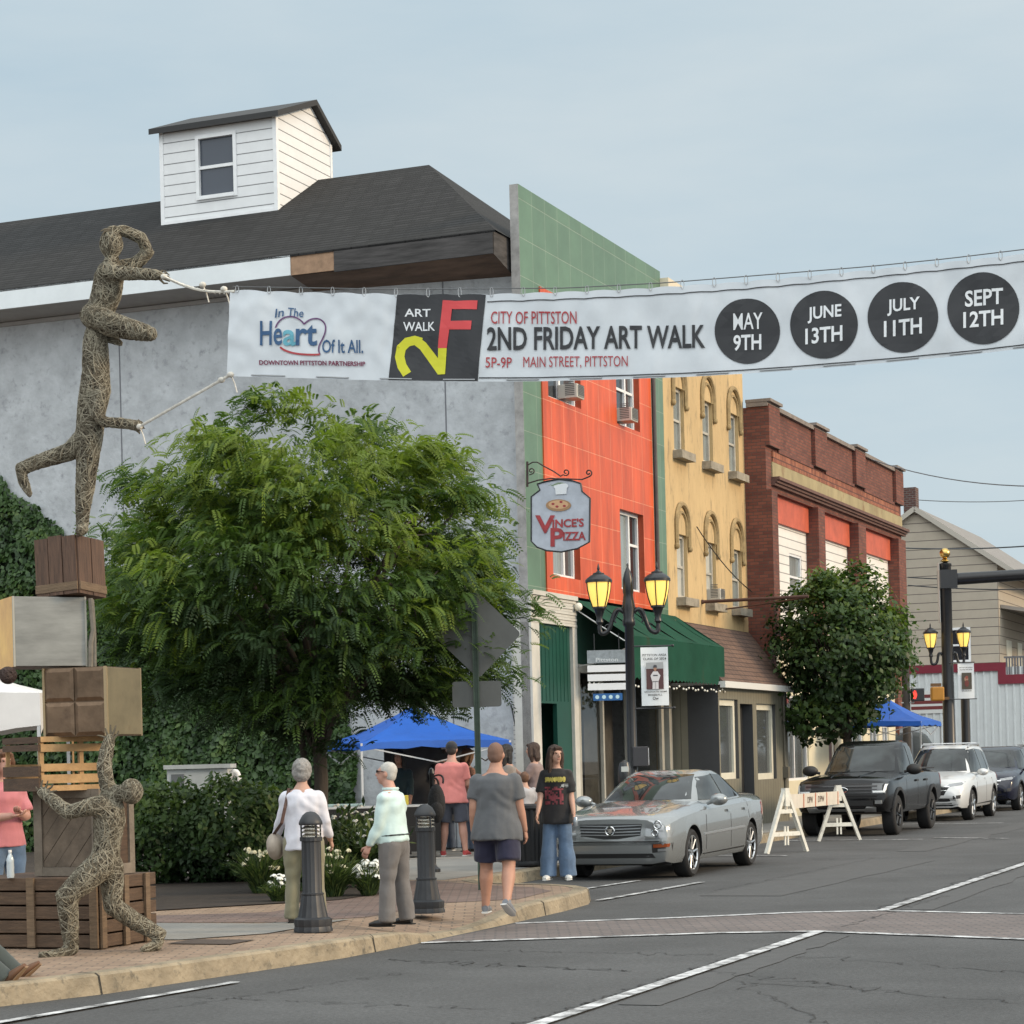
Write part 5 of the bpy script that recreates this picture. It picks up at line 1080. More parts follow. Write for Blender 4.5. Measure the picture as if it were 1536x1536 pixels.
wp = on_y(44, 1035, 23.5); canopy('canopy_tent', 'white pop-up canopy tent at the left edge behind the stacked crates', (wp.x - 1.25, wp.y + 1.0), R_(4), 2.6, 2.4, 2.48, 3.05, wt, val=.38)
# sales table under the blue tent
tp = on_y(560, 1205, 35.0)
TB = thing('sales_table', 'folding table with black cloth under the blue tent by the grey wall', 'table', (tp.x, tp.y, .155), R_(14))
MB().box(-.95, 1.0, -.3, .3, .80, .83).build('tabletop', M('table_grey', (.40, .41, .41), .5), TB)
MB().box(-.96, 1.01, -.31, .31, .1, .795).build('tablecloth', M('cloth_black', (.008, .008, .009), .9), TB)
def small(name, label, cat, loc, fn, m): r = thing(name, label, cat, loc); b = MB(); fn(b); b.build(name, m, r, smooth=40); return r
T0_ = Vector((tp.x, tp.y, .155 + .832)); rot = lambda x, y: T0_ + Vector((math.cos(R_(14)) * x - math.sin(R_(14)) * y, math.sin(R_(14)) * x + math.cos(R_(14)) * y, 0))
def flat_thing(name, label, cat, loc, mb, m, **k):
    o = mb.build(name, m, None, **k); o.location = loc; tag(o, label, cat); return o
flat_thing('bowl', 'small red bowl on the sales table under the blue tent', 'bowl', rot(.18, -.1), MB().lathe([(.05, 0), (.09, .05), (.11, .12), (.10, .12), (.06, .02)], 16), M('bowl_red', (.40, .05, .05), .4), smooth=50)
flat_thing('box', 'yellow box standing on the sales table beside the red bowl', 'box', rot(.42, -.05), MB().box(-.13, .13, -.08, .08, 0, .15), M('box_yellow', (.5, .40, .05), .5), bevel=.008)
flat_thing('tray', 'flat pale green tray at the left end of the sales table', 'tray', rot(-.45, -.05), MB().box(-.3, .3, -.15, .15, 0, .04), M('tray_teal', (.25, .34, .33), .5), bevel=.008)
bd = thing('display_panel', 'dark grey display panel standing against the grey wall under the blue tent', 'panel', (on_y(640, 1160, 37.2).x, 37.2, .155), R_(18))
MB().box(-.72, .72, 0, .04, .5, 1.78).build('panel', M('panel_dark', (.035, .036, .04), .7, var=.3), bd); MB().box(-.7, -.66, 0, .04, 0, .5).box(.66, .7, 0, .04, 0, .5).build('stand', BLACK, bd)
# hanging pizza sign on a scroll bracket
vx0, vx1 = on_s_ = None, None
def on_s(px, py, S):
    u, v = ray(px, py); Y = S / (DX * u + DY); return Vector((u * Y, Y, EYE + v * Y))
def sv(px, py): return on_s(px, py, 35.2)
PZ = thing('pizza_sign', 'grey shaped hanging pizza sign with red lettering on a scrolled iron bracket', 'sign', sv(842, 772)); o0 = PZ.location.copy()
nrm = Vector((-DX, -DY, 0)); L_ = lambda px, py, d=0: sv(px, py) - o0 + nrm * d
outline = [(806, 726), (810, 735), (797, 745), (797, 812), (806, 821), (820, 826), (842, 828), (866, 823), (884, 813), (885, 747), (873, 737), (871, 725), (858, 721), (838, 719), (820, 722)]
sgp = MB(); sgp.prism([L_(*p, 0) for p in outline], nrm * -.05, mi=0, mi_side=1); sgp.build('sign_board', [M('sign_grey', (.36, .39, .44), .55, var=.16, scale=4), BLACK], PZ)
MB().tube([L_(*p, .004) for p in outline + outline[:2]], .014, 6).build('sign_rim', BLACK, PZ)
redp = M('sign_red', (.28, .025, .03), .5, var=.3, scale=9)
vt = MB(); fz = lambda x, z: L_(x, z, .012)
def ptxt(mb, t, x0, x1, y0, y1, sl=0.06, **k): put_text(mb, t, x0, x1, 0, 1, lambda x, z: L_(x, (y1 - (y1 - y0) * z) - (x - x0) * sl, .012), **k)
ptxt(vt, 'V', 803, 833, 773, 800, 0.0, bold=.03); ptxt(vt, "INCE'S", 829, 876, 779, 792, 0.04, bold=.03); ptxt(vt, 'P', 826, 846, 792, 820, 0.0, bold=.03); ptxt(vt, 'IZZA', 845, 879, 798, 811, .02, bold=.03)
vt.build('lettering', redp, PZ)
pd = MB()
def pell(c, r, mi, d): pd.add([L_(c[0] + r[0] * math.cos(a), c[1] + r[1] * math.sin(a), d) for a in np.linspace(0, 2 * math.pi, 18, endpoint=False)], [tuple(range(18))], mi)
pell((838, 758), (19, 9), 0, .012); pell((838, 757), (15, 6.5), 1, .014)
for q in ((830, 756), (842, 753), (847, 759), (836, 760)): pell(q, (2.4, 1.7), 2, .016)
pell((838, 730), (7, 4), 3, .012); pell((846, 729), (7, 4), 3, .0125); pd.add([L_(*p, .013) for p in ((833, 732), (851, 731), (850, 741), (834, 742))], [(0, 1, 2, 3)], 3)
pd.build('pizza_emblem', [M('pizza_crust', (.30, .17, .08), .6), M('pizza_cheese', (.50, .30, .16), .6), redp, M('emblem_white', (.6, .62, .64), .6)], PZ)
ib = MB()
def scroll(c, r, a0, turns, sgn=1): return [(c[0] + r * (1 - .75 * q) * math.cos(a0 + sgn * q * turns * 2 * math.pi), c[1] + r * (1 - .75 * q) * math.sin(a0 + sgn * q * turns * 2 * math.pi)) for q in np.linspace(0, 1, 16)]
ib.tube([L_(*p, -.03) for p in [(790, 725), (806, 720), (825, 717.5), (850, 718), (872, 719), (882, 715)] + scroll((882, 709), 5.5, 1.4, 1.2, -1)], .013, 6)
ib.tube([L_(*p, -.03) for p in [(791, 697), (798, 693), (805, 693), (815, 699), (830, 707), (840, 714)] + scroll((848, 708), 5.5, 2.4, 1.2, -1)], .012, 6)
ib.tube([L_(*p, -.03) for p in [(793, 712)] + scroll((796, 706), 5.0, 1.6, 1.2, -1)], .011, 6); ib.tube([L_(790, 692, -.03), L_(790, 730, -.03)], .02, 6)
ib.build('scroll_bracket', M('iron_dark', (.03, .014, .012), .6), PZ)
# overhead wires
wm = M('wire_grey', (.10, .11, .12), .6)
def wire(name, label, pts, r, cat='wire', m=wm):
    o = MB().tube(pts, r, 5).build(name, m); tag(o, label, cat); return o
def sagged(a, c, sag, n=14): return [a.lerp(c, i / n) + Vector((0, 0, -sag * 4 * (i / n) * (1 - i / n))) for i in range(n + 1)]
wire('overhead_wire', 'thin grey overhead wire slanting down from the brick parapet to the right edge', sagged(on_y(1262, 672, 62), on_y(1620, 728, 48), .35), .014)
wire('overhead_wire', 'thin level wire in the sky just right of the house chimney', sagged(on_y(1352, 748, 80), on_y(1640, 740, 80), .2), .016)
wire('overhead_wire', 'dark cable crossing the tan house just below its gable', sagged(on_y(1356, 822, 72), on_y(1620, 812, 62), .1), .022, m=BLACK)
wire('overhead_wire', 'dark cable crossing the tan house level with the mast arm', sagged(on_y(1362, 866, 66), on_y(1640, 862, 60), .1), .018, m=BLACK)
wire('overhead_wire', 'dark lowest cable crossing the tan house below the mast arm', sagged(on_y(1362, 878, 66), on_y(1640, 880, 60), .1), .018, m=BLACK)
wire('service_cable', 'thin service cable running down across the lower arched windows of the yellow wall', sagged(on_t(1045, 790, 13.85), on_t(1128, 888, 13.3), .12), .012, m=BLACK)
wire('loose_cable', 'thin dark cable hanging loose down the grey wall by the corner', [on_s(766, 1055, 35.45), on_s(772, 1085, 35.4), on_s(781, 1115, 35.35), on_s(791, 1140, 35.4), on_s(800, 1170, 35.4)], .012, 'cable', BLACK)
# ================================================================ street banner
YB, KB = 18.3, 0.2435; XB0 = on_y(350, 500, YB).x
bn = Vector((-KB, -1, 0)).normalized()
def bp(px, py):
    u, v = ray(px, py); Y = (YB + KB * XB0) / (1 + KB * u); return Vector((u * Y, Y, EYE + v * Y))
TOPL = [(350, 434), (470, 438), (600, 441), (730, 441), (860, 437), (1000, 430), (1130, 421), (1260, 409), (1400, 395), (1536, 381), (1720, 358)]
BOTL = [(345, 564), (470, 568), (590, 571), (720, 573), (860, 571), (1000, 567), (1130, 560), (1260, 550), (1400, 538), (1536, 523), (1720, 500)]
ftop = lambda x: float(np.interp(x, *zip(*TOPL))) ; fbot = lambda x: float(np.interp(x, *zip(*BOTL)))
def _sm(f):
    return lambda x: sum(f(x + d) for d in (-60, -30, 0, 30, 60)) / 5 if x > 400 else f(x)
ftop, fbot = _sm(ftop), _sm(fbot)
def wavy(px, v):
    w = .020 * noise.noise(Vector((px * .012, v * 1.3, 2))) + .010 * noise.noise(Vector((px * .03 + v * .8, v * 2.5, 7))) + .005 * noise.noise(Vector((px * .07 - v * 3, v * 3, 3)))
    if px < 600: w += .010 * noise.noise(Vector((px * .05 + v * 4, v * 5 - px * .02, 11)))
    return w * min(1, .35 + 2 * v * (1 - v) + .3)
def bpt(px, v, d=0.0):
    """point of the cloth at column px, v = 0 bottom .. 1 top"""
    scal = 2.2 * (1 - abs(math.sin((px - 350) * math.pi / 48))) ** 1.0 * (v ** 6)
    x = px - (1 - v) * 5 * max(0, min(1, (420 - px) / 70)); y = fbot(px) + (ftop(px) - fbot(px)) * v + scal
    return bp(x, y) + bn * (wavy(px, v) + d)
BN = thing('street_banner', 'long white vinyl banner strung across the street announcing the art walk dates', 'banner', bp(350, 564)); b0 = BN.location.copy()
bq = lambda px, v, d=0: bpt(px, v, d) - b0
vin = M('banner_cloth', (.55, .585, .62), .38, var=.05, scale=5, bump=.12, bscale=5)
ink = M('banner_black', (.012, .013, .017), .4); bred = M('banner_red', (.33, .028, .035), .45)
nx, ny = 340, 20
xsb = np.linspace(345, 1720, nx + 1)
cl = MB()
cl.add([bq(x, j / ny) for x in xsb for j in range(ny + 1)], [(i * (ny + 1) + j, (i + 1) * (ny + 1) + j, (i + 1) * (ny + 1) + j + 1, i * (ny + 1) + j + 1) for i in range(nx) for j in range(ny)])
cloth = cl.build('cloth', vin, BN, smooth=180)
# the sheet is thin vinyl: let some light through
_t = vin.node_tree; _b = _t.nodes['Principled BSDF']; _b.inputs['Transmission Weight'].default_value = 0.0
EPS = .006
def surf(x, y): # picture column/row on the sheet -> (px, v)
    return x, (fbot(x) - y) / (fbot(x) - ftop(x))
def patch(mb, poly, step=8, d=EPS, mi=0):
    """flat polygon of columns/rows laid onto the cloth, cut fine enough to follow it"""
    bm = bmesh.new(); f = bm.faces.new([bm.verts.new((p[0], p[1], 0)) for p in poly])
    cut(bm, step); lay(mb, bm, d, mi)
def cut(bm, step):
    xs = [v.co.x for v in bm.verts]; ys = [v.co.y for v in bm.verts]
    for x in np.arange(math.ceil(min(xs) / step) * step, max(xs), step): bmesh.ops.bisect_plane(bm, geom=bm.verts[:] + bm.edges[:] + bm.faces[:], plane_co=(x, 0, 0), plane_no=(1, 0, 0))
    for y in np.arange(math.ceil(min(ys) / step) * step, max(ys), step): bmesh.ops.bisect_plane(bm, geom=bm.verts[:] + bm.edges[:] + bm.faces[:], plane_co=(0, y, 0), plane_no=(0, 1, 0))
    bmesh.ops.triangulate(bm, faces=[f for f in bm.faces if len(f.verts) > 4])
def lay(mb, bm, d, mi):
    bm.verts.index_update(); mb.add([bq(*surf(v.co.x, v.co.y), d) for v in bm.verts], [tuple(v.index for v in f.verts) for f in bm.faces], mi); bm.free()
def blet(mb, txt, x0, x1, y0, y1, slope=None, bold=.0, shear=0.0, d=EPS * 1.6, mi=0, arc=0.0):
    """text in the box x0..x1, rows y1 (base) .. y0 (cap) measured at x0; the line follows the sheet"""
    vs, fs, _ = text2d(txt, bold, shear); bm = bmesh.new(); h = (y1 - y0)
    base = lambda x: (fbot(x) - fbot(x0)) if slope is None else slope * (x - x0)
    V = [bm.verts.new((x0 + (x1 - x0) * a, y1 - h * q + base(x0 + (x1 - x0) * a) - arc * math.sin(math.pi * a), 0)) for a, q in vs]
    for f in fs:
        try: bm.faces.new([V[i] for i in f])
        except ValueError: pass
    cut(bm, 10); lay(mb, bm, d, mi)
bb = MB(); patch(bb, [(596, ftop(596) + .6), (729, ftop(729) + .6), (717, fbot(717) - .6), (583, fbot(583) - .6)]); bb.build('black_panel', ink, cloth)
yl = MB(); stroke_y = M('banner_lime', (.56, .55, .012), .45)
def thick(pts, w):
    out1, out2 = [], []
    for i, p in enumerate(pts):
        a = pts[max(i - 1, 0)]; c = pts[min(i + 1, len(pts) - 1)]; dx, dy = c[0] - a[0], c[1] - a[1]; l = math.hypot(dx, dy); out1.append((p[0] - dy / l * w / 2, p[1] + dx / l * w / 2)); out2.append((p[0] + dy / l * w / 2, p[1] - dx / l * w / 2))
    return out1 + out2[::-1]
arcp = [(611, 561.5), (603, 549), (599.5, 535), (602, 522), (611, 513), (622, 510.5), (632, 513.5)]
def quadstrip(mb, pts, w):
    o = thick(pts, w); n = len(pts)
    for i in range(n - 1): patch(mb, [o[i], o[i + 1], o[2 * n - 2 - i], o[2 * n - 1 - i]], 10, EPS * 1.5)
quadstrip(yl, arcp, 14); patch(yl, [(629, 506.5), (639, 514), (657.5, 538), (657, 562), (630, 524), (622, 518)], 10, EPS * 1.7); patch(yl, [(657.5, 522), (670.5, 522), (668, 561.5), (656.5, 562)], 10, EPS * 1.9)
yl.build('lime_figure', stroke_y, cloth)
fr2 = MB(); patch(fr2, [(664.5, 450.5), (717, 451), (716, 464.5), (678.6, 463.5), (676.5, 481.6), (708.5, 481.6), (707.5, 495), (674.5, 494.5), (670.5, 522.5), (657, 522.5)], 12, EPS * 2); fr2.build('red_letter', M('banner_scarlet', (.56, .045, .05), .45), cloth)
wt_ = MB(); blet(wt_, 'ART', 607, 646, 463, 475, slope=0.0, bold=.012); blet(wt_, 'WALK', 605, 653, 483, 496.5, slope=0.0, bold=.012); wt_.build('white_lettering', M('banner_white_ink', (.68, .70, .72), .45), cloth)
rd_ = MB(); blet(rd_, 'CITY OF PITTSTON', 737, 865, 467, 486, slope=.0, bold=.006); blet(rd_, '5P-9P', 729, 768, 536, 552, slope=.0, bold=.006); blet(rd_, 'MAIN STREET, PITTSTON', 785, 942, 535, 553.5, slope=-.006, bold=0.0); rd_.build('red_lettering', bred, cloth)
bk_ = MB(); blet(bk_, '2ND FRIDAY ART WALK', 731, 1058, 491, 526, slope=-.012, bold=.022); bk_.build('black_lettering', ink, cloth)
for o_ in (0,):
    for y0f in (lambda x: ftop(x) + 11.5, lambda x: fbot(x) - 5.5):
        ln_ = MB(); xx = np.linspace(731 if y0f(900) < 500 else 719, 1719, 130)
        for i in range(len(xx) - 1): ln_.quad(bq(*surf(xx[i], y0f(xx[i]) + .8), EPS), bq(*surf(xx[i + 1], y0f(xx[i + 1]) + .8), EPS), bq(*surf(xx[i + 1], y0f(xx[i + 1]) - .8), EPS), bq(*surf(xx[i], y0f(xx[i]) - .8), EPS))
        ln_.build('border_line', ink, cloth)
for (cx, cy, rr, l1, l2, w1, w2) in ((1121, 496.5, 49, 'MAY', '9TH', 44, 42), (1236, 487, 51, 'JUNE', '13TH', 51, 56), (1354.5, 476, 53, 'JULY', '11TH', 49, 57), (1475, 462.5, 54, 'SEPT', '12TH', 57, 60)):
    dk = MB(); patch(dk, [(cx + rr * math.cos(a), cy + rr * math.sin(a) * 1.0) for a in np.linspace(0, 2 * math.pi, 48, endpoint=False)], 12); dk.build('date_disc', ink, cloth)
    dl = MB(); sl = -.09 if cx > 1200 else -.04
    blet(dl, l1, cx - w1 / 2 + 1, cx + w1 / 2 + 1, cy - 26, cy - 1.5, slope=sl, bold=.009 if 'M' in l1 else .022, d=EPS * 2); blet(dl, l2, cx - w2 / 2, cx + w2 / 2, cy + 6, cy + 30, slope=sl, bold=.022, d=EPS * 2); dl.build('date_lettering', MATS['banner_white_ink'], cloth)
nv = M('logo_navy', (.018, .075, .18), .5); tl = M('logo_teal', (.10, .33, .42), .5)
lo = MB(); blet(lo, 'In', 413, 426, 464, 477, slope=-.2, bold=.01, shear=.1); blet(lo, 'The', 432, 455, 461, 474, slope=.08, bold=.01, shear=.1); blet(lo, 'He', 392, 424, 482, 519, slope=-.03, bold=.014); blet(lo, 'Of It All.', 484, 545, 510, 530, slope=0.0, bold=.014); blet(lo, 'rt', 444, 476, 487, 519, slope=0, bold=.02, mi=0); lo.build('logo_lettering', nv, cloth)
lo2 = MB(); blet(lo2, 'a', 425, 444, 495, 519, slope=0, bold=.02); lo2.build('logo_letter', tl, cloth)
lo3 = MB(); blet(lo3, 'DOWNTOWN PITTSTON PARTNERSHIP', 391, 548, 540.5, 547.5, slope=.012, bold=.03); lo3.build('logo_tagline', M('logo_maroon', (.16, .02, .06), .5), cloth)
def bez2(*p): return [tuple(v[:2]) for v in bezier(*[(q[0], q[1], 0) for q in p], 12)]
hp = bez2((414, 492), (420, 470), (446, 470), (456, 486)) + bez2((456, 486), (470, 470), (494, 478), (488, 500)) + bez2((488, 500), (484, 512), (474, 520), (481, 532)); hp2 = bez2((481, 532), (455, 534), (430, 530), (421, 521))
for nm, path, w, m in (('heart_outline', hp, 2.2, M('heart_ink', (.10, .03, .12), .5)), ('heart_underline', hp2, 3.0, bred)):
    hb_ = MB()
    o_ = thick(path, w); n = len(path)
    for i in range(n - 1): hb_.quad(*[bq(*surf(*p), EPS * 1.3) for p in (o_[i], o_[i + 1], o_[2 * n - 2 - i], o_[2 * n - 1 - i])])
    hb_.build(nm, m, cloth)
# rings along the top and stitched pockets along the bottom
steel = M('hook_steel', (.35, .36, .37), .35, .8)
ring0 = None
def cable_z(px): return float(np.interp(px, [350, 600, 850, 1000, 1150, 1300, 1420, 1536, 1720, 2300], [430, 434, 432, 424, 412, 400, 388, 374, 350, 262]))
for k, px in enumerate(np.arange(356, 1700, 47.7)):
    b = MB(); a = bq(px, .985, .01); c = bp(px, cable_z(px)) - b0 + bn * .0; m = (a + c) / 2; r = max(.012, (c - a).length / 2 + .008)
    b.tube([m + Vector((math.cos(q) * .013, 0, math.sin(q) * r)) for q in np.linspace(0, 2 * math.pi, 13)], .0032, 5); b.build('hook', steel, BN)
for k, px in enumerate(np.arange(380, 1700, 95)):
    MB().tube([bq(px + d, .022, .006) for d in (0, 12, 24, 36, 48)], .006, 5).build('bottom_rod', steel, BN)
cbw = wire('banner_cable', 'steel cable carrying the street banner along its top edge', [bp(px, cable_z(px)) for px in np.linspace(350, 2300, 80)], .0045, 'cable', M('cable_steel', (.12, .125, .13), .5, .5))
# ================================================================ crate tower with wire figures
wood_d = M('crate_wood_dark', (.075, .045, .028), .8, var=.4, scale=5, stretch=(1, 1, 9), bump=.5, bscale=30)
wood_h = M('planter_wood', (.088, .054, .033), .8, var=.38, scale=4, stretch=(1.2, 1.2, 12), bump=.5, bscale=24)
wood_m = M('crate_wood_mid', (.15, .10, .06), .8, var=.35, scale=5, stretch=(1, 1, 9), bump=.5, bscale=30)
def cube_at(name, label, cat, px, py, Y0, left_px, right_px, tilt=0.0):
    p = on_y(px, py, Y0); al = math.atan2(right_px, left_px) - math.atan(-p.x / Y0); k = FPX / Y0; a = math.hypot(left_px, right_px) / k / math.hypot(1, p.x / Y0)
    r = thing(name, label, cat, p, math.atan2(math.cos(al), math.sin(al)))
    if tilt: r.rotation_euler = (R_(tilt[0]), R_(tilt[1]), r.rotation_euler[2])
    return r, a, k
YT = 18.75
# wooden planter at the base
PL = thing('wooden_planter', 'long low dark plank planter box at the foot of the crate tower', 'planter', Wst(15.93, 10.2, .155), PHI)
LX, LY, HZ = 0.92, 1.35, .60; np_ = 5; b = MB()
for k in range(np_):
    z0, z1 = .012 + HZ * k / np_, HZ * (k + 1) / np_ - .004; j = .004 * ((k * 7) % 3)
    b.box(-.0 - j, .03, 0, LY, z0, z1); b.box(LX - .03, LX, 0, LY, z0, z1); b.box(.03, LX - .03, -j, .03, z0, z1); b.box(.03, LX - .03, LY - .03, LY, z0, z1)
b.build('plank_side', wood_h, PL, bevel=.005)
b = MB(); b.box(.02, LX - .02, .02, LY - .02, HZ - .03, HZ - .005); b.build('lid', wood_d, PL)
for x, y in ((-.028, .0), (-.028, .62), (-.028, 1.27)): MB().box(x, x + .022, y, y + .075, .01, HZ).build('batten', wood_m, PL)
for x in (.0, .36, .70): MB().box(x, x + .07, -.034, -.010, .01, HZ).build('batten', wood_m, PL)
# boarded crate with diagonal planks
zb0_ = .155 + HZ; Pd = Wst(16.2, 10.33, zb0_)
DC = thing('plank_crate', 'tall weathered crate with diagonal boards standing on the planter', 'crate', Pd, PHI); HD = .74; b = MB(); WD = .66
b.box(.02, .5, 0, WD, 0.0, HD - .01); b.build('box', wood_d, DC)
gw = M('grey_weathered_wood', (.155, .128, .10), .85, var=.3, scale=4, stretch=(1, 1, 1), bump=.4, bscale=25)
g = MB()
for (y0, y1, z0, z1) in ((0.0, .08, 0, HD), (WD - .08, WD, 0, HD), (.082, WD - .082, .0, .075), (.082, WD - .082, HD - .075, HD)): g.box(-.022, .018, y0, y1, z0, z1)
g.build('frame_board', gw, DC)
dgn = MB()
for k in range(9):
    c0 = -.55 + k * .15
    pts = [(y, z) for y, z in ((c0, .078), (c0 + .145, .078), (c0 + .145 + .46, HD - .078), (c0 + .46, HD - .078))]
    # clip to the panel width
    def clip(P, lim, side):
        out = []
        for i in range(len(P)):
            a, c = P[i - 1], P[i]; ia = (a[0] - lim) * side >= 0; ic = (c[0] - lim) * side >= 0
            if ia != ic: f = (lim - a[0]) / (c[0] - a[0]); out.append((lim, a[1] + (c[1] - a[1]) * f))
            if ic: out.append(c)
        return out
    pts = clip(clip(pts, .083, 1), WD - .083, -1)
    if len(pts) > 2: dgn.prism([(-.004 - .003 * (k % 2), WD - y, z) for y, z in pts], (.02, 0, 0))
dgn.build('diagonal_board', M('diag_wood', (.12, .092, .068), .85, var=.35, scale=6, bump=.4), DC)
MB().box(.018, .5, -.02, -.0, 0, .09).box(.018, .5, -.02, 0, HD - .09, HD).box(.018, .1, -.02, 0, .09, HD - .09).box(.42, .5, -.02, 0, .09, HD - .09).build('side_frame', gw, DC)
# slatted crate
r, a, k = cube_at('slatted_crate', 'open slatted wooden crate with gaps between its slats, above the boarded crate', 'crate', 60, 1187, YT - .1, 55, 110); Hc = 82 / k
lit_w = M('slat_wood_lit', (.36, .22, .10), .75, var=.3, scale=5, bump=.4, bscale=20)  # warm light on the slats put into a paler wood colour
def slats(side, mat, nm, pat):
    b = MB()
    for z0, z1 in pat:
        if side == 'l': b.box(-.008, .012, 0, a, z0 * Hc, z1 * Hc)
        if side == 'r': b.box(0.014, a, -.008, .012, z0 * Hc, z1 * Hc)
        if side == 'bl': b.box(a - .012, a + .008, 0, a, z0 * Hc, z1 * Hc)
        if side == 'br': b.box(.014, a - .014, a - .012, a + .008, z0 * Hc, z1 * Hc)
    b.build(nm, mat, r)
P5 = [(.0, .10), (.14, .30), (.36, .50), (.72, .86), (.90, 1.0)]
slats('l', wood_d, 'shaded_slat', [(0, .24), (.27, .46), (.74, .86), (.88, 1)]); slats('r', lit_w, 'slat', P5); slats('bl', lit_w, 'back_slat', P5[:3]); slats('br', lit_w, 'back_slat', P5[:3])  # left face in darker wood, its shade put into the colour
for x, y in ((.0, .0), (a - .04, 0), (0, a - .04), (a - .04, a - .04), (a * .55, .0)): MB().box(x + .013, min(x + .05, a - .013), y + .013, min(y + .05, a - .013), .001, Hc - .001).build('corner_post', lit_w, r)
MB().box(.02, a - .02, .02, a - .02, -.0, .015).build('base_board', wood_d, r)
# brown metal box of four panels
r, a, k = cube_at('metal_box', 'weathered brown metal box with a four panel face, under the steel cube', 'box', 160, 1103, YT - .15, 93, 53); Hc = 104 / k
bm1 = M('brown_metal', (.15, .10, .065), .42, .75, var=.4, scale=3.0, bump=.15, stain=((.10, .065, .045), 2.2, .58)); bm2 = M('tan_metal', (.27, .215, .125), .4, .75, var=.25, scale=2.5, stain=((.22, .13, .06), 2.2, .58))
MB().box(.004, a, .004, a, 0, Hc).build('shell', bm1, r)
for i in range(2):
    for j in range(2):
        y0, y1, z0, z1 = a * i / 2 + .006, a * (i + 1) / 2 - .006, Hc * j / 2 + .006, Hc * (j + 1) / 2 - .006; b = MB(); e = .016; m = .03
        b.add([(-.004, y0, z0), (-.004, y1, z0), (-.004, y1, z1), (-.004, y0, z1), (-e, y0 + m, z0 + m), (-e, y1 - m, z0 + m), (-e, y1 - m, z1 - m), (-e, y0 + m, z1 - m)], [(7, 6, 5, 4), (0, 4, 5, 1), (1, 5, 6, 2), (2, 6, 7, 3), (3, 7, 4, 0)])
        b.build('panel', bm1, r)
MB().box(.012, a - .004, -.012, .002, .008, Hc - .008).build('side_panel', bm2, r, bevel=.004)
for q in ((0, 0), (0, a), (a, 0)): MB().box(q[0] - .011, q[0] + .011, q[1] - .011, q[1] + .011, -.001, Hc + .001).build('corner_strip', M('strip_tan', (.36, .27, .16), .4, .7), r)
# copper and steel cube
r, a, k = cube_at('metal_cube', 'big cube with a bright copper face and a brushed steel face', 'box', 22, 1000, YT - .1, 27, 110); Hc = 106 / k
MB().box(.004, a - .004, .004, a - .004, 0.002, Hc - .002).build('shell', M('cube_dark', (.08, .07, .06), .5, .6), r)
cop = M('copper_sheet', (.95, .46, .11), .32, .5, var=.3, scale=2.5); ste = M('steel_sheet', (.22, .22, .205), .36, .5, var=.35, scale=2.2, stretch=(.6, 1, 3), stain=((.17, .165, .155), 1.2, .58))  # steel: reflective streaks painted into its colour
MB().box(-.008, .004, .01, a, 0, Hc).build('copper_panel', cop, r, bevel=.003); MB().box(.008, a - .004, -.01, .004, 0.004, Hc - .004).build('steel_panel', ste, r, bevel=.003)
MB().box(-.008, .008, -.01, .008, 0, Hc).box(a - .012, a + .004, -.014, .008, 0, Hc).build('corner_strip', M('strip_pale', (.36, .34, .29), .4, .5), r)
zc3 = on_y(138, 1000, 18.9); w_ = thing('support_pole', 'thin weathered pole strapped to the right edge of the steel cube', 'pole', zc3)
MB().tube([(-.012, 0, 0), (-.006, 0, .2), (.018, 0, .31), (.0, 0, .58)], .022, 6).tube([(.02, .02, 0), (.024, .02, .3), (.012, .02, .57)], .016, 6).build('shaft', M('grey_branch', (.16, .145, .12), .9, var=.3, scale=14), w_, smooth=40)
# tilted little crate on top
r, a, k = cube_at('small_crate', 'small tilted brown plank crate under the foot of the running wire figure', 'crate', 118, 889, YT, 63, 40, tilt=(-3.5, 3.0)); Hc = 88 / k
rw = M('red_brown_planks', (.088, .048, .030), .7, var=.45, scale=7, stretch=(6, 6, .6), bump=.4)
MB().box(.004, a, .004, a, 0, Hc).build('box', rw, r)
b = MB()
for i in range(3): b.box(-.012 - .003 * (i % 2), .003, a * i / 3 + .004, a * (i + 1) / 3 - .004, .0, Hc + .012 * (i % 2))
for i in range(2): b.box(a * i / 2 + .004, a * (i + 1) / 2 - .004, -.012 - .004 * i, .003, 0, Hc)
b.build('plank', rw, r); MB().box(-.02, -.004, 0, a, .03, .10).box(0, a, -.024, -.01, .03, .10).build('batten', wood_m, r)
wb_ = MB()
for i in range(70):
    d1, d2 = rand_dirs(2); d2 = unit(d2 - d1 * d2.dot(d1)); q = np.linspace(0, 2 * math.pi, 14); wb_.tube([(d1 * math.cos(t) + d2 * math.sin(t)) * .072 for t in q], .003, 3, cap=False)
o = wb_.build('wire_ball', M('wire_brown', (.055, .035, .03), .6, .3), None); o.location = on_y(12, 1013, 18.5); tag(o, 'dark ball of twisted wire hanging under the copper face', 'wire ball')
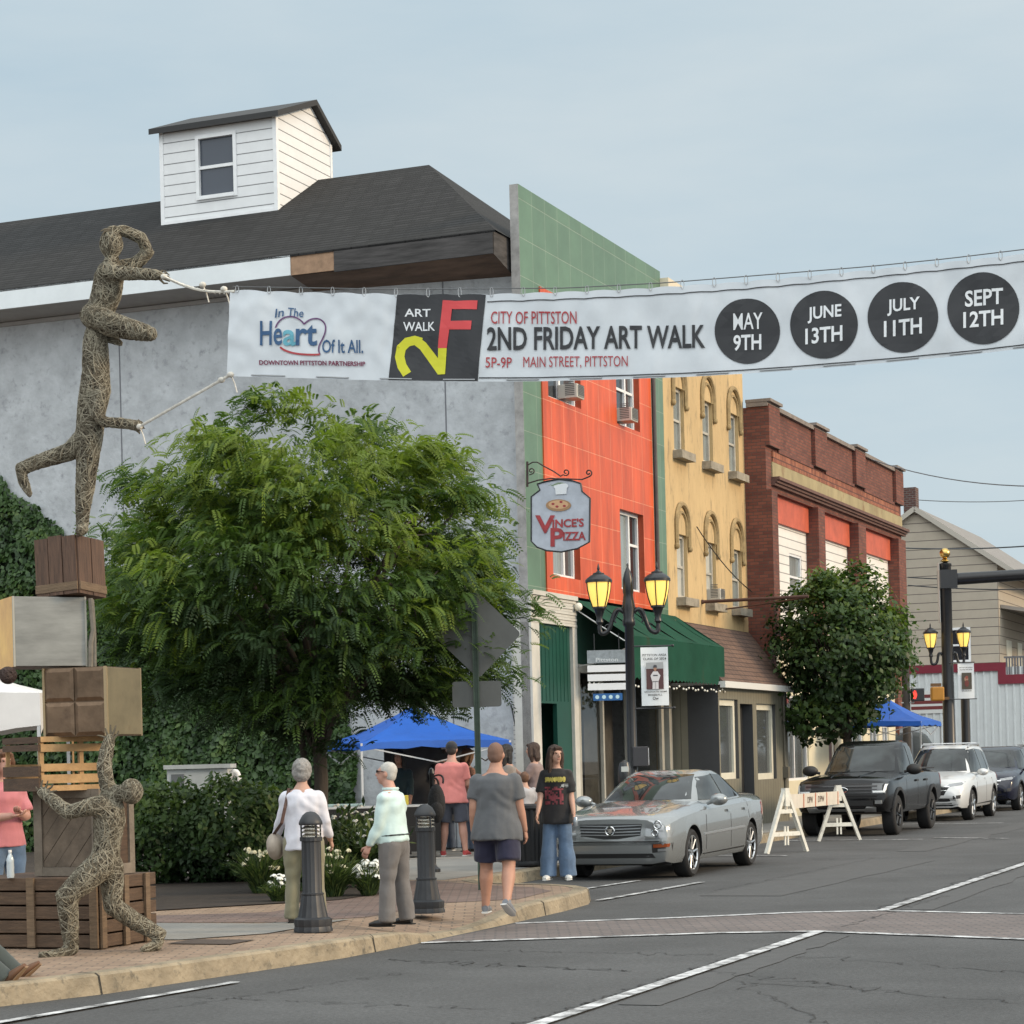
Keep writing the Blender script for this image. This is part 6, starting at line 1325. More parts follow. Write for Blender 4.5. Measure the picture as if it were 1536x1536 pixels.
# ---- figures of bent twigs
twig_p = M('twig_pale', (.225, .205, .155), .85, var=.3, scale=20); twig_d = M('twig_dark', (.10, .085, .06), .9, var=.3, scale=20); core_m = M('twig_core', (.045, .036, .026), .95, var=.6, scale=18)
def wicker(name, label, Y0, chains, heads, n=1100, wire_r=.0042, fingers=()):
    k = FPX / Y0; o = on_y(chains[0][0][0], chains[0][0][1], Y0); mb = MB()
    W = lambda c: on_y(c[0], c[1], Y0 + c[3]) - o
    for ch in chains: mb.tube([W(c) for c in ch], [c[2] / k for c in ch], 12)
    for ch in chains:
        for c in (ch[0], ch[-1]): mb.ball(W(c), c[2] / k * .96, 10, 7)
    for (px, py, rx, rz, dy) in heads: mb.ball(on_y(px, py, Y0 + dy) - o, (rx / k, rx / k * 1.05, rz / k), 14, 10)
    me = remeshed(mb, .016, 5, name); r = thing(name, label, 'sculpture', o)
    me.materials.append(core_m); me.materials.append(twig_p); me.materials.append(twig_d)
    V = [v.co.copy() for v in me.vertices]; F = [tuple(p.vertices) for p in me.polygons]; bvh = BVHTree.FromPolygons(V, F)
    out = MB(); out.add([v for v in V], F, 0)
    pick = rng.integers(0, len(V), n)
    for i in pick:
        p = V[int(i)]; loc, nr, _, _ = bvh.find_nearest(p); d = Vector(rng.normal(size=3)); d = (d - nr * d.dot(nr)).normalized(); pts = []; lift = rng.uniform(.000, .010)
        turn = rng.normal() * .25
        for s in range(int(rng.integers(6, 13))):
            pts.append(loc + nr * lift); q = loc + d * .028; loc2, nr, _, _ = bvh.find_nearest(q)
            d = (loc2 - loc); d = (d - nr * d.dot(nr)); 
            if d.length < 1e-4: break
            d.normalize(); d = (d + nr.cross(d) * turn * .6).normalized(); loc = loc2
        if len(pts) > 2: out.tube(pts, wire_r * rng.uniform(.7, 1.25), 4, mi=1 if rng.uniform() < .55 else 2, cap=False)
    for f in fingers: out.tube([on_y(c[0], c[1], Y0 + c[2]) - o for c in f], [.012] + [.009] * (len(f) - 2) + [.005], 6, mi=2)
    ob = out.build('twig_body', [core_m, twig_p, twig_d], r, smooth=60); return r
YF = 18.15
wicker('twig_figure', 'life size twig figure lunging and pushing the crates up with both hands', YF, [
    [(157, 1295, 20, .05), (161, 1262, 19, .05), (164, 1230, 23, .04), (163, 1205, 22, .03), (172, 1192, 13, .02), (186, 1187, 9, .0)],
    [(152, 1296, 20, -.02), (128, 1318, 19, -.08), (100, 1345, 16, -.12), (104, 1385, 13, -.06), (107, 1425, 10, -.02), (84, 1432, 7, -.1), (62, 1433, 5, -.16)],
    [(166, 1298, 18, .08), (168, 1330, 16, .10), (170, 1360, 14, .1), (205, 1383, 12, .18), (242, 1404, 10, .24), (236, 1418, 8, .22), (215, 1424, 5, .12)],
    [(152, 1207, 14, -.05), (128, 1212, 11, -.09), (103, 1219, 10, -.08), (82, 1203, 9, .0), (64, 1188, 7, .1)],
    [(168, 1196, 13, .04), (160, 1175, 10, .02), (156, 1150, 10, .02), (160, 1125, 9, .05), (165, 1108, 7, .1)]],
    [(197, 1187, 16, 18, -.02), ], 2300, fingers=[[(64, 1188, .1), (62, 1178, .1), (64, 1170, .1)], [(66, 1186, .1), (70, 1178, .1), (72, 1171, .1)], [(68, 1187, .1), (77, 1181, .1), (80, 1176, .1)], [(62, 1190, .1), (56, 1184, .1), (53, 1180, .1)], [(70, 1190, .1), (80, 1187, .1), (86, 1186, .1)],
        [(165, 1108, .1), (160, 1099, .1), (158, 1092, .1)], [(167, 1106, .1), (166, 1095, .1), (166, 1087, .1)], [(168, 1106, .1), (172, 1095, .1), (174, 1088, .1)], [(162, 1108, .1), (152, 1104, .1), (146, 1103, .1)], [(170, 1108, .1), (176, 1102, .1), (178, 1096, .1)]])
wicker('twig_figure', 'tall twig figure balancing on one leg on the tilted crate, other leg kicked back', YT + .1, [
    [(120, 797, 6, -.15), (124, 794, 8, -.02), (124, 770, 9, 0), (127, 735, 13, 0), (131, 695, 15, 0), (134, 655, 19, 0), (137, 615, 20, 0), (143, 585, 22, 0), (144, 555, 19, 0), (143, 520, 18, 0), (143, 500, 15, 0)],
    [(125, 660, 16, .0), (104, 678, 12, .0), (62, 691, 10, .0), (31, 703, 9, .0), (36, 724, 7, .0), (44, 741, 4, -.02)],
    [(150, 590, 10, -.1), (146, 622, 8, -.12), (155, 633, 7, -.12), (186, 635, 7, -.1), (208, 639, 7, -.1)]], [], 1700,
    fingers=[[(208, 639, -.1), (216, 637, -.1), (212, 632, -.1)], [(208, 641, -.1), (217, 642, -.1), (213, 637, -.1)], [(206, 643, -.1), (214, 647, -.1), (211, 641, -.1)], [(204, 644, -.1), (210, 650, -.1), (207, 645, -.1)], [(204, 636, -.1), (208, 630, -.1), (212, 633, -.1)]])
wicker('twig_figure', 'upper twig figure seated on the balancing one, shading its eyes with an arm', YT + .1, [
    [(141, 478, 16, .0), (152, 462, 19, .0), (160, 440, 21, 0), (164, 415, 21, 0), (167, 400, 14, 0), (168, 386, 8, 0)],
    [(138, 474, 18, -.04), (165, 486, 17, -.09), (198, 495, 14, -.13), (226, 501, 10, -.15)], [(146, 498, 9, .06), (160, 506, 6, .05), (181, 515, 3.5, .0)],
    [(158, 407, 12, -.10), (185, 410, 9, -.14), (215, 411, 8, -.16), (240, 413, 6, -.18)],
    [(180, 401, 10, .10), (203, 397, 9, .12), (222, 378, 9, .12), (212, 357, 8, .08), (186, 346, 7, .02), (165, 345, 5, -.02)]], [(167, 366, 16, 20, .0)], 1700,
    fingers=[[(240, 413, -.18), (250, 409, -.18), (254, 413, -.18)], [(240, 414, -.18), (251, 414, -.18), (256, 418, -.18)], [(240, 416, -.18), (250, 420, -.18), (255, 422, -.18)], [(239, 418, -.18), (246, 425, -.18), (252, 425, -.18)], [(238, 411, -.18), (243, 406, -.18), (249, 407, -.18)],
        [(165, 345, -.05), (157, 347, -.07), (153, 352, -.07)], [(165, 344, -.05), (157, 344, -.07), (151, 347, -.07)]])
# tag ends and ropes that tie the banner to the two hands
rope_m = M('rope_pale', (.52, .50, .45), .85, var=.25, scale=30)
def rope(label, pts, knots):
    b = MB(); b.tube(pts, .012, 6); b.tube([p + Vector((.006 * math.sin(i * 2.2), 0, .010 * math.cos(i * 2.2))) for i, p in enumerate([pts[0].lerp(pts[-1], j / 40) + (pts[len(pts) // 2] - pts[0].lerp(pts[-1], .5)) * (4 * j / 40 * (1 - j / 40)) for j in range(41)])], .007, 5)
    for p in knots: b.ball(p, (.03, .025, .025), 8, 6)
    for p in knots[:2]: b.tube([p, p + Vector((.03, 0, -.07)), p + Vector((.05, -.01, -.15))], .006, 4)
    o = b.build('rope', rope_m, None, smooth=60); return tag(o, label, 'rope')
pa, pb_ = on_y(246, 415, 18.62), bp(352, 437)
rope('knotted rope from the hand of the seated figure to the top corner of the banner', [pa.lerp(pb_, t) + Vector((0, 0, -.05 * math.sin(t * 3.14))) for t in np.linspace(0, 1, 10)], [pa.lerp(pb_, .55), pa.lerp(pb_, .85), pa])
pa, pb_ = on_y(209, 640, 18.72), bp(346, 562)
rope('rope from the hand of the balancing figure to the bottom corner of the banner', [pa.lerp(pb_, t) for t in np.linspace(0, 1, 10)], [pb_, pa, pa.lerp(pb_, .9)])
# bottle standing on the planter
zt = .155 + HZ + .002; bpnt = on_z(16, 1322, zt); bpnt = Vector((on_y(16, 1316, 18.9).x, 18.9, zt))
BT = thing('water_bottle', 'clear plastic water bottle standing on the left end of the planter', 'bottle', bpnt)
MB().lathe([(.03, 0), (.033, .02), (.031, .06), (.033, .09), (.031, .13), (.033, .15), (.022, .185), (.013, .20), (.013, .215)], 16).build('body', M('bottle_plastic', (.42, .48, .52), .12, spec=.8), BT, smooth=50)
MB().lathe([(.015, .216), (.015, .236), (0, .237)], 12).build('cap', WHITE, BT)
# ================================================================ people
SKIN = {'fair': M('skin_fair', (.46, .27, .20), .55, var=.08, scale=9), 'tan': M('skin_tan', (.40, .21, .145), .55, var=.08, scale=9), 'pink': M('skin_pink', (.46, .25, .19), .55, var=.08, scale=9)}
eye_m = M('eye_dark', (.02, .015, .012), .3); lip_m = M('lip', (.32, .12, .10), .5)
def cloth_m(name, col, **k): return M(name, col, .85, var=k.get('var', .10), scale=k.get('scale', 6), bump=k.get('bump', .35), bscale=k.get('bscale', 9), sheen=.15)
def rotx(v, a): c, s = math.cos(a), math.sin(a); return Vector((v[0], v[1] * c - v[2] * s, v[1] * s + v[2] * c))
def roty(v, a): c, s = math.cos(a), math.sin(a); return Vector((v[0] * c + v[2] * s, v[1], -v[0] * s + v[2] * c))
def person(label, loc, H, face, legs, arms, skin='fair', build=1.0, belly=0.0, head_turn=0.0, head_tilt=0.0, lean=0.0, top=None, bottom=None, shoes=None, hair=None, hat=None, female=False, hip_h=None, extra=None, group=None, glasses=False, skirt=False):
    """figure facing local +y. legs = ((thigh fwd, knee, out), ...) left, right; arms = ((fwd, out, elbow, twist), ...); angles in degrees"""
    r = thing('person', label, 'person', loc, R_(face), group); h = H; sk = SKIN[skin]
    up = Vector((0, 0, 1)); ln = lambda v: rotx(v, -R_(lean))
    hz = hip_h if hip_h is not None else .525 * h; hip = Vector((0, 0, hz)); wb = build
    Tp = lambda x, y, z: hip + ln(Vector((x, y, z)))           # torso coordinates measured from the hips
    sh = .295 * h; shw = (.088 if female else .099) * h * (1 + (wb - 1) * .6)
    body, shirt, pants = MB(), MB(), MB()
    def el(mb, pts, rx, ry, side=(1, 0, 0), n=14, ends=(0, -1)):
        mb.tube(pts, rx, n, side=side, flat=ry)
        for i in ends: mb.ball(pts[i], (rx[i] * .97, ry[i] * .97, min(rx[i], ry[i]) * .8), 12, 8)
    g = .012
    # torso
    bl = belly * h
    ts = [(-.02, .095, .072), (.03, .094, .07), (.09, .086 if not female else .078, .064), (.15, .088, .066), (.21, .100, .070), (.26, .100, .062), (.29, .070, .048), (.305, .045, .04)]
    tp = [Tp(0, bl * .5 * math.exp(-((z - .08) / .09) ** 2), z * h) for z, _, _ in ts]
    el(body, tp, [a * h * wb for _, a, _ in ts], [b * h * wb + bl * .5 * math.exp(-((z - .08) / .09) ** 2) for z, _, b in ts])
    neck0, neck1 = Tp(0, -.004 * h, sh), Tp(0, .012 * h, .352 * h)
    el(body, [neck0, neck1], [.036 * h * (1.1 if not female else .9)] * 2, [.036 * h] * 2)
    hc = Tp(0, .020 * h, .408 * h)
    HM = Matrix.Rotation(R_(head_turn), 3, 'Z') @ Matrix.Rotation(-R_(head_tilt), 3, 'X')
    hd = lambda x, y, z: hc + HM @ Vector((x * h, y * h, z * h))
    body.ball(hd(0, -.006, .010), (.0445 * h, .055 * h, .056 * h), 18, 14, mat=HM); body.ball(hd(0, .010, -.022), (.037 * h, .044 * h, .046 * h), 16, 12, mat=HM); body.ball(hd(0, .022, -.052), (.022 * h, .026 * h, .018 * h), 12, 8, mat=HM)
    body.tube([hd(0, .050, .010), hd(0, .062, -.012), hd(0, .050, -.020)], [.007 * h, .0105 * h, .010 * h], 8)
    for s in (-1, 1): body.ball(hd(s * .046, -.002, -.004), (.008 * h, .013 * h, .02 * h), 8, 6, mat=HM); body.ball(hd(s * .019, .046, .018), (.014 * h, .009 * h, .006 * h), 8, 6, mat=HM)
    # legs
    J = {}
    for i, (s, (tf, kn, ou)) in enumerate(zip((-1, 1), legs)):
        hp = hip + Vector((s * .052 * h * wb, 0, -.01 * h)); d = roty(rotx(Vector((0, 0, -1)), R_(tf)), -R_(ou) * s); knee = hp + d * .245 * h
        d2 = roty(rotx(Vector((0, 0, -1)), R_(tf - kn)), -R_(ou) * s); ank = knee + d2 * .235 * h; J[i] = (hp, knee, ank, d2)
        el(body, [hp, hp.lerp(knee, .4), knee, knee.lerp(ank, .3), knee.lerp(ank, .75), ank], [h * q * (1 + (wb - 1) * .7) for q in (.054, .047, .033, .036, .024, .021)], [h * q * (1 + (wb - 1) * .7) for q in (.056, .05, .036, .04, .026, .024)])
        if bottom:
            kind, mat, ease = bottom[:3]
            if kind == 'trousers':
                fl = bottom[3] if len(bottom) > 3 else 1.0; hem = ank + d2 * .012 * h
                el(pants, [hp - up * .012 * h, hp.lerp(knee, .45), knee, knee.lerp(ank, .5), hem], [h * q * ease for q in (.060 * wb, .055 * wb, .043 * (1 + (fl - 1) * .4), .040 * fl, .041 * fl)], [h * q * ease for q in (.066 * wb, .057 * wb, .045, .042 * fl, .043 * fl)], ends=(0,))
            else:
                q_ = bottom[3] if len(bottom) > 3 else .8; hem = hp.lerp(knee, q_)
                el(pants, [hp - up * .03 * h, hp.lerp(knee, .4), hem], [h * q * ease for q in (.056 * wb, .056 * wb, .057 * wb)], [h * q * ease for q in (.064 * wb, .062 * wb, .062 * wb)], ends=(0,))
        # shoe along the foot
        fd = rotx(Vector((0, 1, 0)), R_(tf - kn) * (.9 if abs(tf - kn) > 8 else 0)); fd = Matrix.Rotation(-R_(8) * s, 3, 'Z') @ fd; sole = rotx(Vector((0, 0, -1)), R_(tf - kn) * (.9 if abs(tf - kn) > 8 else 0))
        if shoes:
            sm_, so_m, hi = (shoes + (.0,))[:3]; b = MB(); heel = ank - fd * .018 * h + sole * .012 * h
            b.tube([heel - fd * .012 * h, heel + fd * .02 * h, heel + fd * .065 * h + sole * .004 * h, heel + fd * .105 * h + sole * .009 * h, heel + fd * .132 * h + sole * .012 * h], [h * q for q in (.018, .026, .027, .028, .015)], 12, side=Vector((1, 0, 0)), flat=[h * q for q in (.020, .026, .023, .016, .009)])
            b.tube([ank + sole * .015 * h, ank - sole * (.012 + hi) * h], [.026 * h, .025 * h], 10)
            sh_o = b.build('shoe', sm_, r, smooth=50); b2 = MB(); zz = heel + sole * .022 * h
            b2.tube([zz - fd * .03 * h, zz + fd * .03 * h, zz + fd * .09 * h, zz + fd * .133 * h], [h * q for q in (.022, .027, .030, .018)], 10, side=Vector((1, 0, 0)), flat=.22); b2.build('sole', so_m, sh_o, smooth=50)
    if bottom:
        kind, mat, ease = bottom[:3]
        el(pants, [Tp(0, 0, -.035 * h), Tp(0, bl * .1, .02 * h), Tp(0, bl * .2, .05 * h)], [.099 * h * wb * ease * .97, .100 * h * wb * ease, .092 * h * wb * ease], [.076 * h * wb * ease, .073 * h * wb * ease + bl * .1, .066 * h * wb * ease + bl * .2])
        me = remeshed(pants, .015, 4, 'trousers'); wrinkle(me, .007, 9.0); folds(me, .005); me.materials.append(mat); finish(me, 180); obj_from(me, 'shorts' if kind == 'shorts' else 'trousers', r)
    # arms and hands
    hands = []
    for i, (s, (fw, ou, eb, tw)) in enumerate(zip((-1, 1), arms)):
        S0_ = Tp(s * shw, 0, .264 * h); d = roty(rotx(Vector((0, 0, -1)), R_(fw)), -R_(ou) * s); elb = S0_ + ln(d) * .168 * h
        d2 = roty(rotx(Vector((0, 0, -1)), R_(fw + eb)), -R_(ou) * s); d2 = Matrix.Rotation(R_(tw) * s, 3, 'Z') @ d2; wr = elb + ln(d2) * .150 * h; d2 = ln(d2)
        aw = 1 + (wb - 1) * .8
        el(body, [S0_, S0_.lerp(elb, .5), elb, elb.lerp(wr, .3), wr], [h * q * aw for q in (.032, .030, .024, .024, .0165)], [h * q * aw for q in (.034, .030, .024, .026, .0175)])
        if top:
            kind, mat, ease = top[:3]; sl = top[3] if len(top) > 3 else .6
            if sl > 1: el(shirt, [S0_, S0_.lerp(elb, .5), elb, elb.lerp(wr, max(.05, sl - 1))], [h * q * aw * ease for q in (.036, .035, .031, .026)], [h * q * aw * ease for q in (.038, .036, .031, .027)])
            elif sl > 0: el(shirt, [S0_, S0_.lerp(elb, sl * .55), S0_.lerp(elb, sl)], [h * q * aw * ease for q in (.036, .038, .040)], [h * q * aw * ease for q in (.039, .040, .041)], ends=(0,))
        hands.append((wr, d2, s, elb))
    if top:
        kind, mat, ease = top[:3]; hem = top[4] if len(top) > 4 else -.05
        tz = [hem, hem + .05, .09, .15, .21, .262, .286, .303]; ra = [.121 if bottom and bottom[0] == 'shorts' else .110, .118 if bottom and bottom[0] == 'shorts' else .107, .098, .094, .106, .104, .068, .047]; rb = [.096 if bottom and bottom[0] == 'shorts' else .084, .090 if bottom and bottom[0] == 'shorts' else .080, .072, .072, .076, .067, .050, .043]
        if female: ra[2] *= .94
        tpp = [Tp(0, bl * .55 * math.exp(-((z - .07) / .1) ** 2), z * h) for z in tz]
        shirt.tube(tpp, [a * h * wb * ease for a in ra], 18, side=(1, 0, 0), flat=[b * h * wb * ease + bl * .55 * math.exp(-((z - .07) / .1) ** 2) for b, z in zip(rb, tz)])
        me = remeshed(shirt, .0145, 4, 'shirt'); wrinkle(me, .010, 8.0); folds(me, .007); me.materials.append(mat); finish(me, 180); so = obj_from(me, 'shirt', r)
        if kind == 'collar':
            c = MB(); ct = [neck0 + Vector((math.cos(q) * .042 * h, math.sin(q) * .045 * h + .004 * h, .018 * h)) for q in np.linspace(.0, 2 * math.pi, 18)]; c.tube(ct, .010 * h, 6); c.build('collar', mat, so, smooth=60)
    me = remeshed(body, .0125, 3, 'body')
    bmh = MB(); bmh.add([v.co.copy() for v in me.vertices], [tuple(p.vertices) for p in me.polygons])
    for wr, d, s, elb in hands:
        d = d.normalized(); sd = Vector((0, 1, 0)) - d * d.y
        sd = sd.normalized() if sd.length > .3 else Vector((0, 0, 1)).cross(d).normalized(); pn = d.cross(sd).normalized() * s   # thumb side = sd, palm normal = pn
        bmh.tube([wr - d * .01 * h, wr + d * .012 * h, wr + d * .035 * h, wr + d * .052 * h], [h * q for q in (.015, .019, .023, .021)], 10, side=sd, flat=.5)
        for k, (o, L) in enumerate(((.0165, .040), (.0055, .045), (-.0055, .042), (-.0155, .034))):
            p0 = wr + d * .048 * h + sd * o * h; p1 = p0 + (d * .9 - pn * .25).normalized() * L * .45 * h; p2 = p1 + (d * .7 - pn * .65).normalized() * L * .35 * h; p3 = p2 + (d * .4 - pn * .9).normalized() * L * .25 * h
            bmh.tube([p0, p1, p2, p3], [.0056 * h, .0053 * h, .0048 * h, .0036 * h], 6)
        p0 = wr + d * .016 * h + sd * .016 * h; p1 = p0 + (d * .7 + sd * .75).normalized() * .022 * h; p2 = p1 + (d * .95 + sd * .1 - pn * .2).normalized() * .022 * h; bmh.tube([p0, p1, p2], [.0075 * h, .0065 * h, .0045 * h], 6)
    bo = bmh.build('body', sk, r, smooth=180)
    for s in (-1, 1): MB().ball(hd(s * .019, .0475, .009), (.0065 * h, .004 * h, .0042 * h), 8, 6).build('eye', eye_m, bo, smooth=180)
    MB().ball(hd(0, .051, -.034), (.015 * h, .005 * h, .004 * h), 10, 6, mat=HM).build('mouth', lip_m, bo, smooth=180)
    # hair
    if hair:
        style, hm = hair; hb = MB(); solid = []
        if style in ('short', 'curly', 'crop'):
            t = {'short': .006, 'curly': .016, 'crop': .0025}[style]
            hb.ball(hd(0, -.013, .020), ((.0455 + t) * h, (.054 + t) * h, (.052 + t) * h), 18, 14, mat=HM); hb.ball(hd(0, -.026, -.006), ((.043 + t) * h, (.038 + t) * h, (.042 + t) * h), 16, 12, mat=HM)
        else:
            hb.ball(hd(0, -.012, .018), (.053 * h, .060 * h, .058 * h), 18, 14, mat=HM)
            Lh = {'long': .17, 'bob': .07}[style]
            el(hb, [hd(0, -.02, .02), hd(0, -.038, -.04), hd(0, -.045, -.04 - Lh * .5), hd(0, -.040, -.04 - Lh)], [h * q for q in (.050, .056, .058, .042)], [h * q for q in (.045, .032, .026, .015)])
            for s in (-1, 1): el(hb, [hd(s * .040, .012, .045), hd(s * .050, .014, .0), hd(s * .052, .006, -.05), hd(s * .050, -.004, -.05 - Lh * .75)], [h * q for q in (.014, .015, .018, .012)], [h * q for q in (.022, .022, .022, .014)])
            hb.tube([hd(s_, .042, .052 - abs(s_) * .3) for s_ in np.linspace(-.03, .03, 7)], .013 * h, 8)
        me = remeshed(hb, .010, 2, 'hair'); wrinkle(me, .012 if style == 'curly' else .004, 34.0 if style == 'curly' else 24.0); me.materials.append(hm); finish(me, 180); obj_from(me, 'hair', r)
    if hat:
        c = MB(); c.ball(hd(0, -.008, .026), (.0525 * h, .062 * h, .052 * h), 18, 12, mat=HM); ho = c.build('cap', hat, r, smooth=180)
        c = MB(); c.tube([hd(0, .035, .034), hd(0, .075, .030), hd(0, .098, .024)], [.046 * h, .042 * h, .022 * h], 14, side=HM @ Vector((1, 0, 0)), flat=.10); c.build('visor', hat, ho, smooth=50)
    if glasses:
        gk = MB()
        for s in (-1, 1): gk.ball(hd(s * .020, .055, .010), (.016 * h, .004 * h, .011 * h), 10, 6, mat=HM); gk.tube([hd(s * .034, .052, .012), hd(s * .047, .02, .012), hd(s * .047, -.005, .008)], .0025 * h, 5)
        gk.tube([hd(-.006, .059, .013), hd(.006, .059, .013)], .0022 * h, 5); gk.build('sunglasses', M('sunglass', (.015, .012, .012), .15), r, smooth=60)
    r['_h'] = h; del r['_h']
    return r, dict(Tp=Tp, hd=hd, hands=hands, J=J, h=h, hip=hip)
def wrinkle(me, amp, freq):
    for v in me.vertices:
        n = noise.noise(v.co * freq) * .6 + noise.noise(Vector((v.co.x * freq * 2.2, v.co.y * freq * 2.2, v.co.z * freq * .9))) * .5; v.co += v.normal * amp * n
def folds(me, amp):
    """slanting drag folds in cloth"""
    for v in me.vertices:
        c = v.co; a = math.sin((c.z * 34 + abs(c.x) * 26 + 5 * noise.noise(c * 4)) * 1.0); k = max(0, noise.noise(c * 5 + Vector((3, 1, 8))) + .25)
        v.co += v.normal * amp * a * k
sneak_w = M('sole_white', (.62, .62, .60), .6); sneak_g = M('sneaker_grey', (.16, .17, .19), .7, var=.3, scale=20); blk_shoe = M('shoe_black', (.012, .011, .011), .35); blk_sole = M('sole_black', (.01, .01, .01), .7)
denim = cloth_m('denim_blue', (.085, .14, .23), var=.3, scale=5)
GZ = .157
def at(px, py, z=GZ): return on_z(px, py, z)
# woman in white, seen from behind
p, J = person('woman seen from behind in a white top and khaki trousers with curly grey hair', at(458, 1384), 1.53, -6, ((2, 2, 3), (0, 1, 4)), ((14, 16, 24, -25), (4, 14, 30, 10)), 'fair', 1.16, top=('tee', cloth_m('white_knit', (.62, .62, .68)), 1.04, 1.72, -.075), bottom=('trousers', cloth_m('khaki_cloth', (.215, .20, .13)), 1.04, 1.12), shoes=(M('shoe_brown', (.04, .03, .025), .5), blk_sole), hair=('curly', M('hair_grey', (.23, .22, .21), .8, var=.45, scale=40)), female=True)
w, d, s, e = J['hands'][0]; hbm = p.matrix_basis
hb_loc = hbm @ (e + Vector((-.07, .02, -.24)))
HBG = thing('handbag', 'beige handbag with a brown shoulder strap carried by the woman in white', 'bag', hb_loc, R_(-6))
b = MB(); b.ball((0, 0, 0), (.085, .17, .13), 14, 10); me = remeshed(b, .014, 2, 'bag'); wrinkle(me, .012, 9); me.materials.append(M('bag_beige', (.33, .28, .23), .7, var=.15)); finish(me, 180); obj_from(me, 'bag_body', HBG)
inv = HBG.matrix_basis.inverted() @ hbm; shp = J['Tp'](-.078 * 1.53, 0, .30 * 1.53); bkp = J['Tp'](-.092 * 1.53, -.088 * 1.53, .19 * 1.53)
MB().tube([(0, -.05, .12), inv @ (bkp + Vector((-.03, -.02, -.14))), inv @ bkp, inv @ (shp + Vector((0, -.03, .012))), inv @ (shp + Vector((0, .03, .012))), inv @ (shp + Vector((-.05, .11, -.1))), (0, .08, .12)], .016, 6, flat=.4).build('strap', M('strap_brown', (.07, .032, .022), .6), HBG)
# old man
p, J = person('old man in profile with white hair, dark glasses, pale green shirt and grey trousers', at(594, 1388), 1.50, 68, ((4, 3, 3), (-3, 3, 4)), ((12, 6, 18, 5), (4, 8, 22, 5)), 'pink', 1.08, .018, head_turn=14, head_tilt=-6, lean=3, top=('collar', cloth_m('mint_shirt', (.50, .63, .61)), 1.05, 1.9, -.02), bottom=('trousers', cloth_m('grey_flannel', (.135, .125, .12)), 1.06, 1.18), shoes=(blk_shoe, blk_sole), hair=('crop', M('hair_white', (.42, .41, .38), .8, var=.15, scale=30)), glasses=True)
hh = J['h']; b = MB(); b.tube([J['Tp'](math.cos(q) * .110 * hh, math.sin(q) * .092 * hh + .012, .028 * hh) for q in np.linspace(0, 2 * math.pi, 24)], .020, 6, flat=.5, cap=False); b.build('belt', blk_shoe, p)
# man in the grey tee walking away
person('heavy bald man walking away in a grey t-shirt and navy shorts', at(748, 1370), 1.66, -14, ((8, 6, 3), (-10, 22, 4)), ((-6, 7, 22, 6), (6, 9, 14, 8)), 'tan', 1.22, .02, lean=2, top=('tee', cloth_m('charcoal_tee', (.085, .09, .098)), 1.07, .74, -.10), bottom=('shorts', cloth_m('navy_shorts', (.012, .012, .035)), 1.08, .86), shoes=(sneak_g, sneak_w), hair=('crop', M('hair_stubble', (.16, .09, .065), .8)))
# girl in the black shirt
p, J = person('long haired girl in a black printed t-shirt and wide blue jeans', at(838, 1319), 1.66, 172, ((2, 2, 3), (3, 3, 3)), ((6, 9, 14, 0), (14, 10, 14, 4)), 'fair', .95, head_turn=38, top=('tee', cloth_m('black_tee', (.010, .010, .012)), 1.22, .88, -.11), bottom=('trousers', denim, 1.05, 1.5), shoes=(sneak_w, sneak_w), hair=('long', M('hair_brown', (.045, .024, .016), .55, var=.4, scale=25, stretch=(5, 5, .5), bump=1.0, bscale=22)), female=True)
h_ = J['h']; pr_ = MB(); pm = [M('print_red', (.15, .025, .035), .7, var=.6, scale=25), M('print_yellow', (.42, .36, .08), .7, var=.3, scale=25), M('print_grey', (.35, .37, .38), .7)]
shirt_o = [x for x in bpy.data.objects if x.parent == p and x.name.startswith('shirt')][0]
def on_shirt(x, z, d=.006):
    bv = getattr(on_shirt, 'bv', None)
    if bv is None:
        m = shirt_o.data; bv = on_shirt.bv = BVHTree.FromPolygons([v.co.copy() for v in m.vertices], [tuple(q.vertices) for q in m.polygons])
    l, n, _, _ = bv.ray_cast(Vector((x, 1, z)), Vector((0, -1, 0))); return (l if l else Vector((x, .12, z))) + Vector((0, d, 0))
zt = J['hip'].z
def sgrid(x0, x1, z0, z1, mi, n=8, ragged=0.0):
    for i in range(n):
        for j in range(n):
            if ragged and noise.noise(Vector((i * .7, j * .7, mi * 5))) < -ragged: continue
            a, c, e, f = x0 + (x1 - x0) * i / n, x0 + (x1 - x0) * (i + 1) / n, z0 + (z1 - z0) * j / n, z0 + (z1 - z0) * (j + 1) / n; pr_.quad(on_shirt(c, e), on_shirt(a, e), on_shirt(a, f), on_shirt(c, f), mi=mi)
sgrid(-.10, .13, zt + .06, zt + .28, 0, 10, .12); sgrid(-.13, .12, zt + .35, zt + .39, 1, 8); sgrid(-.16, -.06, zt + .27, zt + .31, 2, 6, .1)
put_text(pr_, 'STAMPEDE', .125, -.125, zt + .335, zt + .40, lambda x, z: on_shirt(x, z, .010), bold=.03, mi=1)
pr_.build('shirt_print', pm, shirt_o)
wr, d, s, e = J['hands'][0]; CN = thing('drink_can', 'small grey can held in the hand of the girl in the black t-shirt', 'can', p.matrix_basis @ (wr + d * .085 + Vector((-.01, .03, -.01))))
MB().lathe([(.026, -.06), (.031, -.05), (.031, .05), (.026, .058), (0, .058)], 14).build('body', M('can_silver', (.30, .34, .38), .3, .6), CN, smooth=40)
